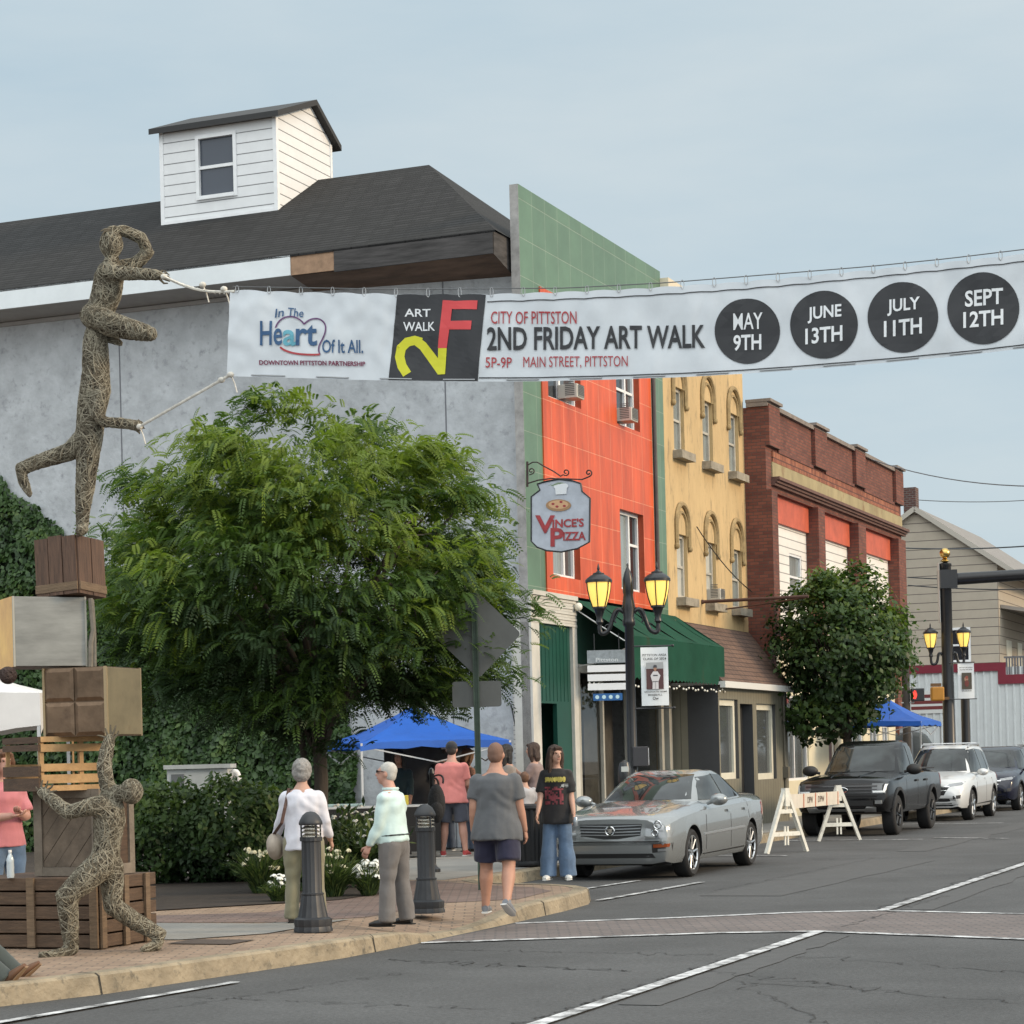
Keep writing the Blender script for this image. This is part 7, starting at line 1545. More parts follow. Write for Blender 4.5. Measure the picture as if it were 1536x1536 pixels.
# salmon shirt man
person('man seen from behind in a salmon t-shirt, dark cap and grey shorts', at(681, 1284), 1.80, -8, ((3, 2, 5), (-2, 2, 6)), ((6, 10, 40, -20), (10, 8, 70, -15)), 'pink', 1.10, top=('tee', cloth_m('salmon_tee', (.60, .20, .18)), 1.05, .72, -.06), bottom=('shorts', cloth_m('slate_shorts', (.05, .055, .075)), 1.05, .9), shoes=(M('sneaker_red', (.40, .05, .05), .6), sneak_w), hair=('crop', M('hair_dark', (.03, .022, .018), .7)), hat=cloth_m('cap_black', (.014, .015, .02)))
person('man in a white cap mostly hidden behind the salmon shirt man', at(668, 1276), 1.80, 40, ((2, 2, 3), (2, 2, 3)), ((10, 10, 40, 0), (10, 10, 40, 0)), 'pink', 1.05, top=('tee', cloth_m('black_shirt', (.014, .014, .016)), 1.05, .8, -.06), bottom=('trousers', cloth_m('dark_jeans', (.05, .07, .11)), 1.05), shoes=(blk_shoe, sneak_w), hair=('crop', M('hair_dark', (.03, .022, .018))), hat=cloth_m('cap_white', (.62, .61, .58)))
person('brown haired woman in a patterned top between the salmon shirt man and the sign post', at(703, 1277), 1.70, -60, ((2, 2, 3), (2, 2, 3)), ((20, 8, 60, 0), (20, 8, 60, 0)), 'fair', .98, head_tilt=12, top=('tee', cloth_m('pattern_top', (.20, .10, .07), var=.8, scale=22), 1.05, .6, -.06), bottom=('trousers', cloth_m('dark_jeans', (.05, .07, .11)), 1.05), shoes=(blk_shoe, blk_sole), hair=('bob', M('hair_auburn', (.16, .08, .035), .6, var=.3, scale=30, stretch=(5, 5, .5), bump=1.0, bscale=22)), female=True)
person('short haired man at the back in front of the corner of the blue tent', at(722, 1270), 1.90, 150, ((2, 2, 3), (2, 2, 3)), ((10, 8, 30, 0), (10, 8, 30, 0)), 'tan', 1.02, top=('tee', cloth_m('grey_green_shirt', (.10, .11, .10)), 1.05, .7, -.06), bottom=('trousers', cloth_m('dark_jeans', (.05, .07, .11)), 1.05), shoes=(blk_shoe, blk_sole), hair=('short', M('hair_dark', (.03, .022, .018))))
person('woman with very long black hair and red trousers behind the man in grey', at(765, 1283), 1.74, 95, ((2, 2, 3), (2, 2, 3)), ((20, 8, 60, 0), (20, 8, 50, 0)), 'tan', 1.0, head_tilt=-6, top=('tee', cloth_m('taupe_top', (.20, .17, .15)), 1.05, 1.3, -.06), bottom=('trousers', cloth_m('red_trousers', (.30, .02, .03)), 1.15, 1.3), shoes=(blk_shoe, blk_sole), hair=('long', M('hair_black', (.012, .010, .010), .45, var=.3, scale=25, stretch=(5, 5, .5), bump=1.0, bscale=22)), female=True)
person('child with brown hair in a pale grey shirt beside the litter bin', at(790, 1287), 1.30, 20, ((2, 2, 3), (2, 2, 3)), ((10, 8, 30, 0), (10, 10, 30, 0)), 'fair', 1.05, top=('tee', cloth_m('pale_grey_tee', (.36, .35, .36)), 1.1, .8, -.06), bottom=('shorts', cloth_m('black_shorts', (.012, .012, .014)), 1.1, .9), shoes=(blk_shoe, blk_sole), hair=('short', M('hair_chestnut', (.11, .05, .025), .6, var=.3, scale=30)))
person('woman with brown hair in a dusty pink top just behind the girl in black', at(806, 1278), 1.76, 75, ((2, 2, 3), (2, 2, 3)), ((30, 10, 90, 0), (30, 10, 100, 0)), 'fair', .98, top=('tee', cloth_m('mauve_top', (.22, .16, .15)), 1.05, 1.5, -.06), bottom=('trousers', cloth_m('dark_jeans', (.05, .07, .11)), 1.05), shoes=(blk_shoe, blk_sole), hair=('bob', M('hair_brown', (.045, .024, .016))), female=True)
person('person in dark clothes standing under the blue tent behind the sales table', (on_y(600, 1200, 36.5).x, 36.5, GZ), 1.70, 170, ((2, 2, 3), (2, 2, 3)), ((10, 8, 30, 0), (10, 8, 30, 0)), 'tan', 1.05, top=('tee', cloth_m('teal_dark', (.012, .03, .035)), 1.08, 1.5, -.06), bottom=('trousers', cloth_m('black_trousers', (.012, .012, .014)), 1.05), shoes=(blk_shoe, blk_sole), hair=('long', MATS['hair_black']), female=True)
# left edge: woman in pink and a seated man of whom only the leg shows
person('person in a pink t-shirt and jeans with folded arms behind the wooden planter', (on_y(3, 1200, 20.6).x, 20.6, GZ), 1.70, -140, ((2, 2, 3), (2, 2, 3)), ((16, 10, 85, 40), (16, 10, 80, 40)), 'pink', 1.1, top=('tee', cloth_m('pink_tee', (.48, .17, .19)), 1.06, .8, -.05), bottom=('trousers', denim, 1.05), shoes=(blk_shoe, sneak_w), hair=('long', M('hair_ginger', (.13, .06, .03), .6, var=.3, scale=30, stretch=(5, 5, .5), bump=1.0, bscale=22)), female=True)
sp = on_z(4, 1466, GZ)
person('seated person whose dark trouser leg and brown shoe stretch out before the planter', (sp.x - .62, sp.y + .05, GZ), 1.76, -96, ((64, 20, 4), (58, 8, 6)), ((20, 10, 30, 0), (20, 10, 30, 0)), 'fair', 1.05, hip_h=.50, lean=-8, top=('tee', cloth_m('dark_blue_shirt', (.03, .04, .07)), 1.05, 1.9, -.05), bottom=('trousers', cloth_m('dark_green_jeans', (.035, .045, .042)), 1.08, 1.15), shoes=(M('shoe_tan', (.12, .055, .025), .6, var=.3), M('sole_tan', (.22, .14, .08), .7)), hair=('short', MATS['hair_dark']))
ST = thing('folding_stool', 'low folding stool under the seated person at the bottom left corner', 'stool', (sp.x - .66, sp.y + .06, GZ))
MB().box(-.2, .2, -.2, .2, .37, .40).build('seat', BLACK, ST)
for x in (-.17, .17):
    for y in (-.17, .17): MB().box(x - .015, x + .015, y - .015, y + .015, 0, .37).build('leg', BLACK, ST)
# ================================================================ vehicles (local frame: +x forward, +y left, z up, origin on the road between the axles)
tyre_m = M('tyre', (.014, .014, .015), .8, bump=.2, bscale=60); rim_m = M('alloy', (.52, .53, .54), .25, .9); dark_rim = M('dark_alloy', (.06, .062, .066), .3, .8)
trim_b = M('black_plastic', (.014, .014, .015), .55); chrome = M('chrome', (.62, .63, .64), .12, 1.0); seam_m = M('panel_gap', (.012, .012, .013), .6)
under_m = M('underbody', (.006, .006, .006), .9)
lens_m = M('lamp_lens', (.30, .31, .32), .06, .5, spec=.8); amber_m = M('amber_lens', (.22, .05, .015), .15)
def car_glass():
    m = bpy.data.materials.new('car_glass'); m.use_nodes = True; t = m.node_tree; b = t.nodes['Principled BSDF']; b.inputs['Base Color'].default_value = (.02, .025, .027, 1); b.inputs['Roughness'].default_value = .03; b.inputs['Specular IOR Level'].default_value = .42
    co = t.nodes.new('ShaderNodeTexCoord'); n = t.nodes.new('ShaderNodeTexNoise'); n.inputs['Scale'].default_value = 1.7; n.inputs['Detail'].default_value = 2
    r = t.nodes.new('ShaderNodeValToRGB'); r.color_ramp.elements[0].position = .4; r.color_ramp.elements[0].color = (.012, .014, .015, 1); r.color_ramp.elements[1].position = .68; r.color_ramp.elements[1].color = (.05, .06, .062, 1)
    t.links.new(co.outputs['Object'], n.inputs['Vector']); t.links.new(n.outputs['Fac'], r.inputs['Fac']); t.links.new(r.outputs['Color'], b.inputs['Base Color']); return m
cglass = car_glass()
def paint_m(name, col, metal=.35, rough=.32): return M(name, col, rough, metal, coat=1.0)
def lerp_tab(tab, x): return float(np.interp(x, [p[0] for p in tab], [p[1] for p in tab]))
class Car:
    def __init__(s, name, label, cat, loc, rz, spec, paint):
        s.r = thing(name, label, cat, loc, rz); s.p = spec; s.paint = paint; s.build_body()
    def build_body(s):
        q = s.p; L0, L1 = q['rear'], q['front']; W_ = q['width'] / 2; n = 72
        xs = sorted(set(list(np.linspace(L0, L1, n)) + list(L1 - np.array([.0, .015, .04, .08, .13])) + list(L0 + np.array([.0, .015, .04, .08, .13]))))
        sec = []
        for x in xs:
            w = W_ * lerp_tab(q['plan'], x); zt = lerp_tab(q['top'], x); zs = lerp_tab(q['shoulder'], x); zb = lerp_tab(q['bottom'], x); zm = zb + (zs - zb) * .52; wm = w
            sq = q.get('square', .93)
            half = [(0, zb), (w * .70, zb), (w * .93, zb + .03), (w * .985, zb + .12), (wm, zm), (w * .992, zs - .13), (w * .975, zs - .045), (w * sq, zs), (w * (sq - .13), zs + (zt - zs) * .55), (w * .45, zs + (zt - zs) * .92), (0, zt)]
            sec.append([(x, y, z) for y, z in half] + [(x, -y, z) for y, z in half[-2:0:-1]])
        m = len(sec[0]); vs = [p for c in sec for p in c]; fs = []
        for i in range(len(sec) - 1):
            for j in range(m): fs.append((i * m + j, i * m + (j + 1) % m, (i + 1) * m + (j + 1) % m, (i + 1) * m + j))
        fs += [tuple(range(m))[::-1], tuple((len(sec) - 1) * m + j for j in range(m))]
        b = MB(); b.add(vs, fs); me = b.mesh('car', [s.paint]); bm = bmesh.new(); bm.from_mesh(me); bmesh.ops.recalc_face_normals(bm, faces=bm.faces[:]); bm.to_mesh(me); bm.free()
        o = bpy.data.objects.new('car', me); COL.objects.link(o); cutters = []
        R = q['wheel_r'] + q.get('arch', .045)
        for ax in q['axles']:
            for sg in (-1, 1):
                c = MB(); c.lathe([(R, 0), (R, .42)], 40, (ax, sg * W_ * 1.06 - (.42 if sg > 0 else 0), q['wheel_r'] + .01), axis='y')
                # axis y lathe runs towards -y: shift so that it covers the wing
                cm = c.mesh('cut', [s.paint]); ys = [v.co.y for v in cm.vertices]; lo, hi = min(ys), max(ys); target_hi = W_ * 1.06 if sg > 0 else -W_ * 1.06 + .42
                for v in cm.vertices: v.co.y += target_hi - hi
                bm = bmesh.new(); bm.from_mesh(cm); bmesh.ops.recalc_face_normals(bm, faces=bm.faces[:]); bm.to_mesh(cm); bm.free()
                co = bpy.data.objects.new('cut', cm); COL.objects.link(co); cutters.append(co); md = o.modifiers.new('b', 'BOOLEAN'); md.operation = 'DIFFERENCE'; md.object = co; md.solver = 'EXACT'
        me2 = baked(o); bpy.data.objects.remove(o); [bpy.data.objects.remove(c) for c in cutters]
        me2.materials.clear(); [me2.materials.append(x) for x in (s.paint, under_m)]
        mi = []
        for p in me2.polygons:
            c = p.center; k = 0
            for ax in q['axles']:
                d = math.hypot(c.x - ax, c.z - q['wheel_r'] - .01)
                if d < R + .004 and abs(c.y) > W_ * .4 and c.z > .05 and (d < R - .01 or abs((p.normal.x * (c.x - ax) + p.normal.z * (c.z - q['wheel_r'] - .01)) / max(d, .01)) > .8): k = 1
            if p.normal.z < -.8 and c.z < .4: k = 1
            mi.append(k)
        # greenhouse
        g = MB(); rings = q['rings']; N = 48; vr = []
        for (z, xf, xr, hw, bow) in rings:
            for k in range(N):
                a = 2 * math.pi * k / N; ca, sa = math.cos(a), math.sin(a); e = q.get('gsq', 5.0)
                rad = (abs(ca) ** e + abs(sa) ** e) ** (-1 / e); X = (xf + xr) / 2 + (xf - xr) / 2 * ca * rad; Y = hw * sa * rad
                X -= bow * (Y / hw) ** 2 * (1 if ca > 0 else -.6) * (abs(ca) ** 1.0)
                vr.append((X, Y, z))
        fr = [(i * N + k, i * N + (k + 1) % N, (i + 1) * N + (k + 1) % N, (i + 1) * N + k) for i in range(len(rings) - 1) for k in range(N)] + [tuple((len(rings) - 1) * N + k for k in range(N))]
        b = MB(); b.add([v.co.copy() for v in me2.vertices], [tuple(p.vertices) for p in me2.polygons]); b.mi = mi
        s.bv_low = BVHTree.FromPolygons([v.co.copy() for v in me2.vertices], [tuple(p.vertices) for p in me2.polygons])
        b.add(vr, fr, 0); s.bv_all = BVHTree.FromPolygons([Vector(v) for v in b.v], b.f)
        s.body = b.build('body', [s.paint, under_m], s.r, smooth=32)
    def panel(s, name, poly, axis, mat, off=.006, rim=.012, step=.09, parent=None, low=False, flip=False):
        """a shaped piece laid on the body: poly in (y,z) seen from front/rear, (x,z) from the sides, (x,y) from above"""
        bm = bmesh.new(); f = bm.faces.new([bm.verts.new((p[0], p[1], 0)) for p in poly])
        xs = [p[0] for p in poly]; ys = [p[1] for p in poly]
        for x in np.arange(min(xs) + step, max(xs), step): bmesh.ops.bisect_plane(bm, geom=bm.verts[:] + bm.edges[:] + bm.faces[:], plane_co=(x, 0, 0), plane_no=(1, 0, 0))
        for y in np.arange(min(ys) + step, max(ys), step): bmesh.ops.bisect_plane(bm, geom=bm.verts[:] + bm.edges[:] + bm.faces[:], plane_co=(0, y, 0), plane_no=(0, 1, 0))
        D = {'front': Vector((-1, 0, 0)), 'rear': Vector((1, 0, 0)), 'left': Vector((0, -1, 0)), 'right': Vector((0, 1, 0)), 'top': Vector((0, 0, -1))}[axis]
        bv = s.bv_low if low else s.bv_all; last = None; pend = []
        for v in bm.verts:
            a, c = v.co.x, v.co.y
            P = Vector((0, a, c)) if axis in ('front', 'rear') else Vector((a, 0, c)) if axis in ('left', 'right') else Vector((a, c, 0))
            h, nn, _, _ = bv.ray_cast(P - D * 8, D)
            if h is None: h, nn, _, _ = bv.find_nearest(P - D * 1.0); 
            v.co = h - D * off
        bmesh.ops.triangulate(bm, faces=bm.faces[:])
        be = [e for e in bm.edges if e.is_boundary]; ex = bmesh.ops.extrude_edge_only(bm, edges=be)
        for v in [x for x in ex['geom'] if isinstance(x, bmesh.types.BMVert)]: v.co += D * (rim + off)
        bmesh.ops.recalc_face_normals(bm, faces=bm.faces[:])
        me = bpy.data.meshes.new(name); bm.to_mesh(me); bm.free(); me.materials.append(mat); finish(me, 40); return obj_from(me, name, parent if parent is not None else s.r)
    def both(s, name, poly, mat, **k): return [s.panel(name, poly, sd, mat, **k) for sd in ('left', 'right')]
    def mirror_f(s, name, poly, mat, **k): return [s.panel(name, poly, 'front', mat, **k), s.panel(name, [(-a, c) for a, c in poly][::-1], 'front', mat, **k)]
    def wheels(s, spokes, mat, tw=.22, rim_r=.72, thick=.055):
        q = s.p; r = q['wheel_r']; W_ = q['width'] / 2
        for ax in q['axles']:
            for sg in (-1, 1):
                yo = sg * (W_ - .03); c = Vector((ax, yo, r + .0)); t = MB(); prof = [(r * rim_r, 0), (r * .88, -.012), (r * .965, .01), (r, .045), (r, tw - .045), (r * .965, tw - .01), (r * rim_r, tw)]
                t.lathe([(a, z * (1 if sg > 0 else -1)) for a, z in prof], 40, c, axis='y', cap=False); t.v = [(x, y, z) for x, y, z in t.v]
                w = t.build('wheel', tyre_m, s.r, smooth=40)
                k = MB(); yy = lambda d: yo - sg * d
                ring = [(c.x + math.cos(a) * r * rim_r, c.z + math.sin(a) * r * rim_r) for a in np.linspace(0, 2 * math.pi, 33)]
                k.tube([(x, yy(.016), z) for x, z in ring], .018, 6, cap=False)
                for i in range(spokes):
                    a = 2 * math.pi * i / spokes + .2; d0 = Vector((math.cos(a), 0, math.sin(a)))
                    k.tube([Vector((c.x, yy(.03), c.z)) + d0 * .05, Vector((c.x, yy(.022), c.z)) + d0 * r * .45, Vector((c.x, yy(.02), c.z)) + d0 * r * rim_r], [thick * .55, thick * .42, thick * .5], 6, side=(0, 1, 0), flat=1.0)
                k.lathe([(.075, 0), (.06, .02), (0, .024)], 16, (c.x, yy(.04), c.z), axis='y'); k.lathe([(.075, 0), (.06, -.02), (0, -.024)], 16, (c.x, yy(.04), c.z), axis='y')
                ko = k.build('rim', mat, w, smooth=40)
                MB().lathe([(0, 0), (r * rim_r, 0)], 28, (c.x, yy(.075), c.z), axis='y').build('brake_disc', M('wheel_dark', (.02, .02, .021), .6, .3), w)
    def mirror(s, x, z, y, mat, size=(.10, .13, .085)):
        for sg in (-1, 1):
            b = MB(); b.ball((x, sg * (y + size[1]), z), size, 14, 9); b.v = [(min(v[0], 9) if v[0] > x - size[0] * .35 else x - size[0] * .35, v[1], v[2]) for v in b.v]; b.tube([(x, sg * (y - .04), z - .05), (x, sg * (y + .06), z - .02)], .03, 8)
            b.build('side_mirror', mat, s.r, smooth=50)
    def seats(s): pass
# ---------------- silver grey sedan
def sedan(label, loc, rz, paint):
    wr = .33; A0, A1 = -1.44, 1.44
    sp = dict(front=2.34, rear=-2.46, width=1.79, wheel_r=wr, axles=(A1, A0), square=.92, arch=.04,
        plan=[(-2.46, .80), (-2.40, .88), (-2.1, .95), (-1.4, 1.0), (1.3, 1.0), (1.75, .985), (2.05, .955), (2.22, .92), (2.30, .88), (2.34, .82)],
        top=[(-2.46, .74), (-2.43, .98), (-2.38, 1.09), (-1.75, 1.10), (-1.5, 1.09), (.75, 1.06), (1.1, 1.03), (1.7, .965), (2.1, .90), (2.25, .86), (2.315, .81), (2.34, .66)],
        shoulder=[(-2.46, .70), (-2.42, .90), (-2.35, 1.0), (-1.6, 1.01), (.6, .95), (1.3, .92), (1.9, .86), (2.2, .80), (2.31, .75), (2.34, .60)],
        bottom=[(-2.46, .45), (-2.4, .32), (-2.2, .24), (-1.5, .20), (1.5, .19), (2.1, .19), (2.28, .22), (2.32, .30), (2.34, .40)],
        rings=[(.93, 1.13, -1.98, .80, .16), (1.02, .98, -1.82, .775, .16), (1.14, .72, -1.52, .72, .14), (1.28, .40, -1.22, .645, .12), (1.38, .10, -.98, .585, .10), (1.425, -.06, -.80, .54, .08), (1.45, -.22, -.62, .40, .04)])
    c = Car('parked_sedan', label, 'car', loc, rz, sp, paint)
    c.panel('windscreen', [(-.63, 1.045), (.63, 1.045), (.545, 1.22), (.46, 1.385), (0, 1.395), (-.46, 1.385), (-.545, 1.22)], 'front', cglass, step=.06, off=.009)
    c.panel('rear_window', [(-.62, 1.09), (.62, 1.09), (.50, 1.37), (-.50, 1.37)], 'rear', cglass, step=.05, off=.012)
    c.both('front_window', [(.62, 1.03), (.36, 1.215), (.10, 1.345), (-.27, 1.375), (-.32, 1.03)], cglass, step=.05, off=.011)
    c.both('rear_window', [(-.37, 1.03), (-.33, 1.385), (-.70, 1.37), (-1.12, 1.23), (-1.22, 1.05)], cglass, step=.05, off=.011)
    c.both('quarter_window', [(-1.28, 1.06), (-1.20, 1.20), (-1.50, 1.08)], cglass, step=.05, off=.011)
    for P in ([(.88, .27), (.90, .27), (.86, .96), (.84, .96)], [(-.34, .25), (-.325, .25), (-.325, 1.0), (-.34, 1.0)], [(-1.30, .72), (-1.285, .72), (-1.17, 1.02), (-1.185, 1.02)]): c.both('door_gap', P, seam_m, off=.0015, rim=.004)
    c.both('rub_strip', [(-1.02, .585), (1.0, .555), (1.0, .58), (-1.02, .615)], M('strip_silver', (.42, .44, .46), .3, .6), off=.010)
    c.both('sill_line', [(-1.02, .30), (1.02, .285), (1.02, .30), (-1.02, .32)], seam_m, off=.002, rim=.004)
    for hx in (-.20, -1.05): c.both('door_handle', [(hx - .10, .845), (hx + .07, .84), (hx + .08, .875), (hx - .09, .88)], paint, off=.028, rim=.02)
    hl = c.mirror_f('headlight', [(.49, .545), (.82, .575), (.85, .80), (.66, .84), (.50, .80)], lens_m, off=.007, step=.06)
    for h, sg in zip(hl, (1, -1)):
        b = MB()
        for y, z, r in ((.66, .74, .052), (.63, .635, .04)):
            hp, _, _, _ = c.bv_all.ray_cast(Vector((8, sg * y, z)), Vector((-1, 0, 0))); b.tube([hp + Vector((.014 + .003 * math.cos(0), math.cos(a) * r, math.sin(a) * r)) for a in np.linspace(0, 2 * math.pi, 18)], .010, 6, cap=False)
        b.build('reflector', chrome, h)
    gr = c.panel('grille', [(-.42, .60), (-.10, .555), (.10, .555), (.42, .60), (.44, .755), (-.44, .755)], 'front', M('grille_dark', (.02, .021, .023), .4), off=.004, step=.08)
    for z in (.61, .65, .69, .73):
        w = .42 + (z - .6) * .1; c.panel('grille_bar', [(-w, z), (0, z - .012), (w, z), (w, z + .014), (0, z + .003), (-w, z + .014)], 'front', M('bar_silver', (.34, .36, .38), .3, .8), off=.014, step=.1, parent=gr)
    hp, _, _, _ = c.bv_all.ray_cast(Vector((8, 0, .665)), Vector((-1, 0, 0)))
    b = MB(); b.tube([hp + Vector((.02, math.cos(a) * .062, math.sin(a) * .058)) for a in np.linspace(0, 2 * math.pi, 20)], .010, 6, cap=False); b.add([hp + Vector((.024, y, z)) for y, z in ((-.03, .03), (.03, .03), (.03, -.01), (0, -.04), (-.03, -.01))], [(0, 1, 2, 3, 4)]); b.build('badge', chrome, gr)
    c.panel('lower_intake', [(-.62, .30), (.62, .30), (.58, .36), (-.58, .36)], 'front', trim_b, off=.003)
    c.panel('bumper_line', [(-.86, .515), (.86, .515), (.86, .527), (-.86, .527)], 'front', seam_m, off=.002, rim=.004)
    fg_ = c.mirror_f('fog_lamp', [(.58, .37), (.82, .39), (.83, .50), (.58, .49)], trim_b, off=.004, step=.06)
    for f, sg in zip(fg_, (1, -1)): c.panel('amber_lens', [(sg * .60, .435), (sg * .80, .445), (sg * .81, .49), (sg * .60, .48)][::sg], 'front', amber_m, off=.012, parent=f); c.panel('clear_lens', [(sg * .66, .385), (sg * .77, .39), (sg * .77, .425), (sg * .66, .42)][::sg], 'front', lens_m, off=.012, parent=f)
    c.panel('hood_crease', [(1.1, .60), (2.05, .47), (2.05, .478), (1.1, .61)], 'top', seam_m, off=.0012, rim=.003, low=True); c.panel('hood_crease', [(1.1, -.60), (1.1, -.61), (2.05, -.478), (2.05, -.47)], 'top', seam_m, off=.0012, rim=.003, low=True)
    c.both('tail_lamp', [(-2.36, .72), (-2.10, .75), (-2.08, .93), (-2.36, .98)], M('tail_red', (.25, .01, .012), .15), off=.004)
    c.panel('sticker', [(-.62, 1.06), (-.50, 1.06), (-.49, 1.09), (-.61, 1.09)], 'front', WHITE, off=.010, rim=.003) if False else None
    c.mirror(.62, 1.03, .87, paint); c.wheels(9, rim_m, tw=.22, rim_r=.72, thick=.04); return c
sil = paint_m('sedan_paint', (.255, .27, .275), .45, .27)
RZC = PHI + math.pi
SD = sedan('metallic grey four door sedan parked at the kerb in front of the green awning', Wst(29.02 + 1.44, 9.98), RZC, sil)
# ---------------- pickup
def pickup(label, loc, rz, paint):
    wr = .395
    sp = dict(front=2.52, rear=-2.75, width=1.90, wheel_r=wr, axles=(1.63, -1.64), square=.955, arch=.07,
        plan=[(-2.75, .93), (-2.6, .98), (-1.5, 1.0), (1.6, 1.0), (2.1, .985), (2.35, .955), (2.46, .92), (2.52, .86)],
        top=[(-2.75, 1.24), (-2.6, 1.26), (-1.1, 1.26), (.95, 1.24), (1.15, 1.235), (2.1, 1.17), (2.36, 1.12), (2.46, 1.03), (2.52, .85)],
        shoulder=[(-2.75, 1.16), (-1.1, 1.20), (.9, 1.13), (1.6, 1.11), (2.2, 1.07), (2.4, 1.0), (2.48, .92), (2.52, .75)],
        bottom=[(-2.75, .55), (-2.3, .50), (-1.2, .42), (1.4, .40), (2.1, .42), (2.4, .46), (2.52, .56)],
        rings=[(1.08, 1.16, -1.08, .84, .12), (1.20, 1.02, -1.08, .82, .12), (1.45, .66, -1.02, .76, .11), (1.70, .32, -.94, .69, .10), (1.80, .15, -.86, .645, .08), (1.845, -.02, -.75, .56, .05), (1.86, -.15, -.6, .42, .03)])
    c = Car('pickup_truck', label, 'pickup', loc, rz, sp, paint)
    c.panel('windscreen', [(-.68, 1.245), (.68, 1.245), (.62, 1.50), (.54, 1.765), (0, 1.775), (-.54, 1.765), (-.62, 1.50)], 'front', cglass, step=.05, off=.012)
    c.both('front_window', [(.70, 1.215), (.40, 1.53), (.24, 1.69), (-.10, 1.735), (-.14, 1.22)], cglass, step=.05, off=.011); c.both('rear_window', [(-.19, 1.22), (-.16, 1.745), (-.60, 1.73), (-.80, 1.62), (-.92, 1.24)], cglass, step=.05, off=.011)
    for P in ([(.92, .46), (.935, .46), (.90, 1.14), (.885, 1.14)], [(-.17, .46), (-.155, .46), (-.155, 1.2), (-.17, 1.2)], [(-1.05, .48), (-1.035, .48), (-1.035, 1.2), (-1.05, 1.2)]): c.both('door_gap', P, seam_m, off=.0015, rim=.004)
    for hx in (-.0, -.88): c.both('door_handle', [(hx - .13, 1.02), (hx + .06, 1.02), (hx + .06, 1.06), (hx - .13, 1.06)], trim_b, off=.03, rim=.02)
    R = wr + .07
    for ax in (1.63, -1.64):
        c.both('arch_flare', [(ax + math.cos(a) * (R + .07), wr + .01 + math.sin(a) * (R + .07)) for a in np.linspace(.02, math.pi - .02, 20)] + [(ax + math.cos(a) * (R + .005), wr + .01 + math.sin(a) * (R + .005)) for a in np.linspace(math.pi - .02, .02, 20)], trim_b, off=.022, rim=.03, step=.12)
    gr = c.panel('grille', [(-.70, .74), (.70, .74), (.72, 1.02), (-.72, 1.02)], 'front', M('grille_black', (.008, .008, .009), .45), off=.006)
    for z, h in ((.965, .028), (.90, .016), (.84, .016), (.78, .016)): c.panel('grille_bar', [(-.70, z), (.70, z), (.70, z + h), (-.70, z + h)], 'front', M('bar_gloss_black', (.02, .02, .022), .15), off=.018, parent=gr)
    hp, _, _, _ = c.bv_all.ray_cast(Vector((8, 0, .905)), Vector((-1, 0, 0)))
    b = MB(); b.tube([hp + Vector((.035, math.cos(a) * .135, math.sin(a) * .052)) for a in np.linspace(0, 2 * math.pi, 24)], .008, 6, cap=False); b.add([hp + Vector((.03, math.cos(a) * .13, math.sin(a) * .048)) for a in np.linspace(0, 2 * math.pi, 24, endpoint=False)], [tuple(range(24))], 1); b.build('badge', [chrome, M('badge_slate', (.03, .045, .06), .3, .3)], gr)
    hl = c.mirror_f('headlight', [(.60, .83), (.86, .83), (.89, 1.03), (.60, 1.03)], M('lamp_smoked', (.10, .105, .11), .08, .3), off=.012)
    for h, sg in zip(hl, (1, -1)):
        c.panel('light_bar', [(sg * .62, .85), (sg * .85, .85), (sg * .85, .885), (sg * .62, .885)][::sg], 'front', M('drl_white', (.72, .74, .75), .2), off=.022, parent=h); c.panel('light_bar', [(sg * .82, .88), (sg * .86, .88), (sg * .88, 1.01), (sg * .84, 1.01)][::sg], 'front', M('drl_white', (.72, .74, .75), .2), off=.022, parent=h)
    c.panel('lower_grille', [(-.62, .60), (.62, .60), (.62, .70), (-.62, .70)], 'front', M('grille_black', (.008, .008, .009)), off=.006)
    c.panel('skid_plate', [(-.66, .47), (-.46, .47), (-.42, .485), (.42, .485), (.46, .47), (.66, .47), (.68, .57), (.50, .58), (.46, .535), (-.46, .535), (-.50, .58), (-.68, .57)], 'front', M('skid_silver', (.50, .51, .52), .3, .7), off=.035, rim=.03)
    c.mirror_f('fog_lamp', [(.66, .63), (.80, .63), (.80, .70), (.66, .70)], lens_m, off=.012)
    c.panel('hood_bulge', [(1.05, -.36), (2.2, -.30), (2.2, -.27), (1.05, -.31)], 'top', paint, off=.02, rim=.02, low=True); c.panel('hood_bulge', [(1.05, .36), (1.05, .31), (2.2, .27), (2.2, .30)], 'top', paint, off=.02, rim=.02, low=True)
    bedc = MB(); bedc.box(-2.68, -1.14, -.78, .78, 1.255, 1.285); bedc.build('bed_cover', trim_b, c.r, bevel=.01)
    c.both('tail_lamp', [(-2.70, .92), (-2.54, .92), (-2.54, 1.15), (-2.70, 1.15)], MATS['tail_red'], off=.006)
    c.mirror(.72, 1.27, .90, trim_b, (.10, .16, .11)); c.wheels(6, dark_rim, tw=.26, rim_r=.60, thick=.07); return c
pickup('black four door pickup truck parked behind the white barricade', Wst(43.2 + 1.63, 10.27), RZC, M('pickup_black', (.005, .005, .006), .18, 0.0, coat=.25, spec=.25))
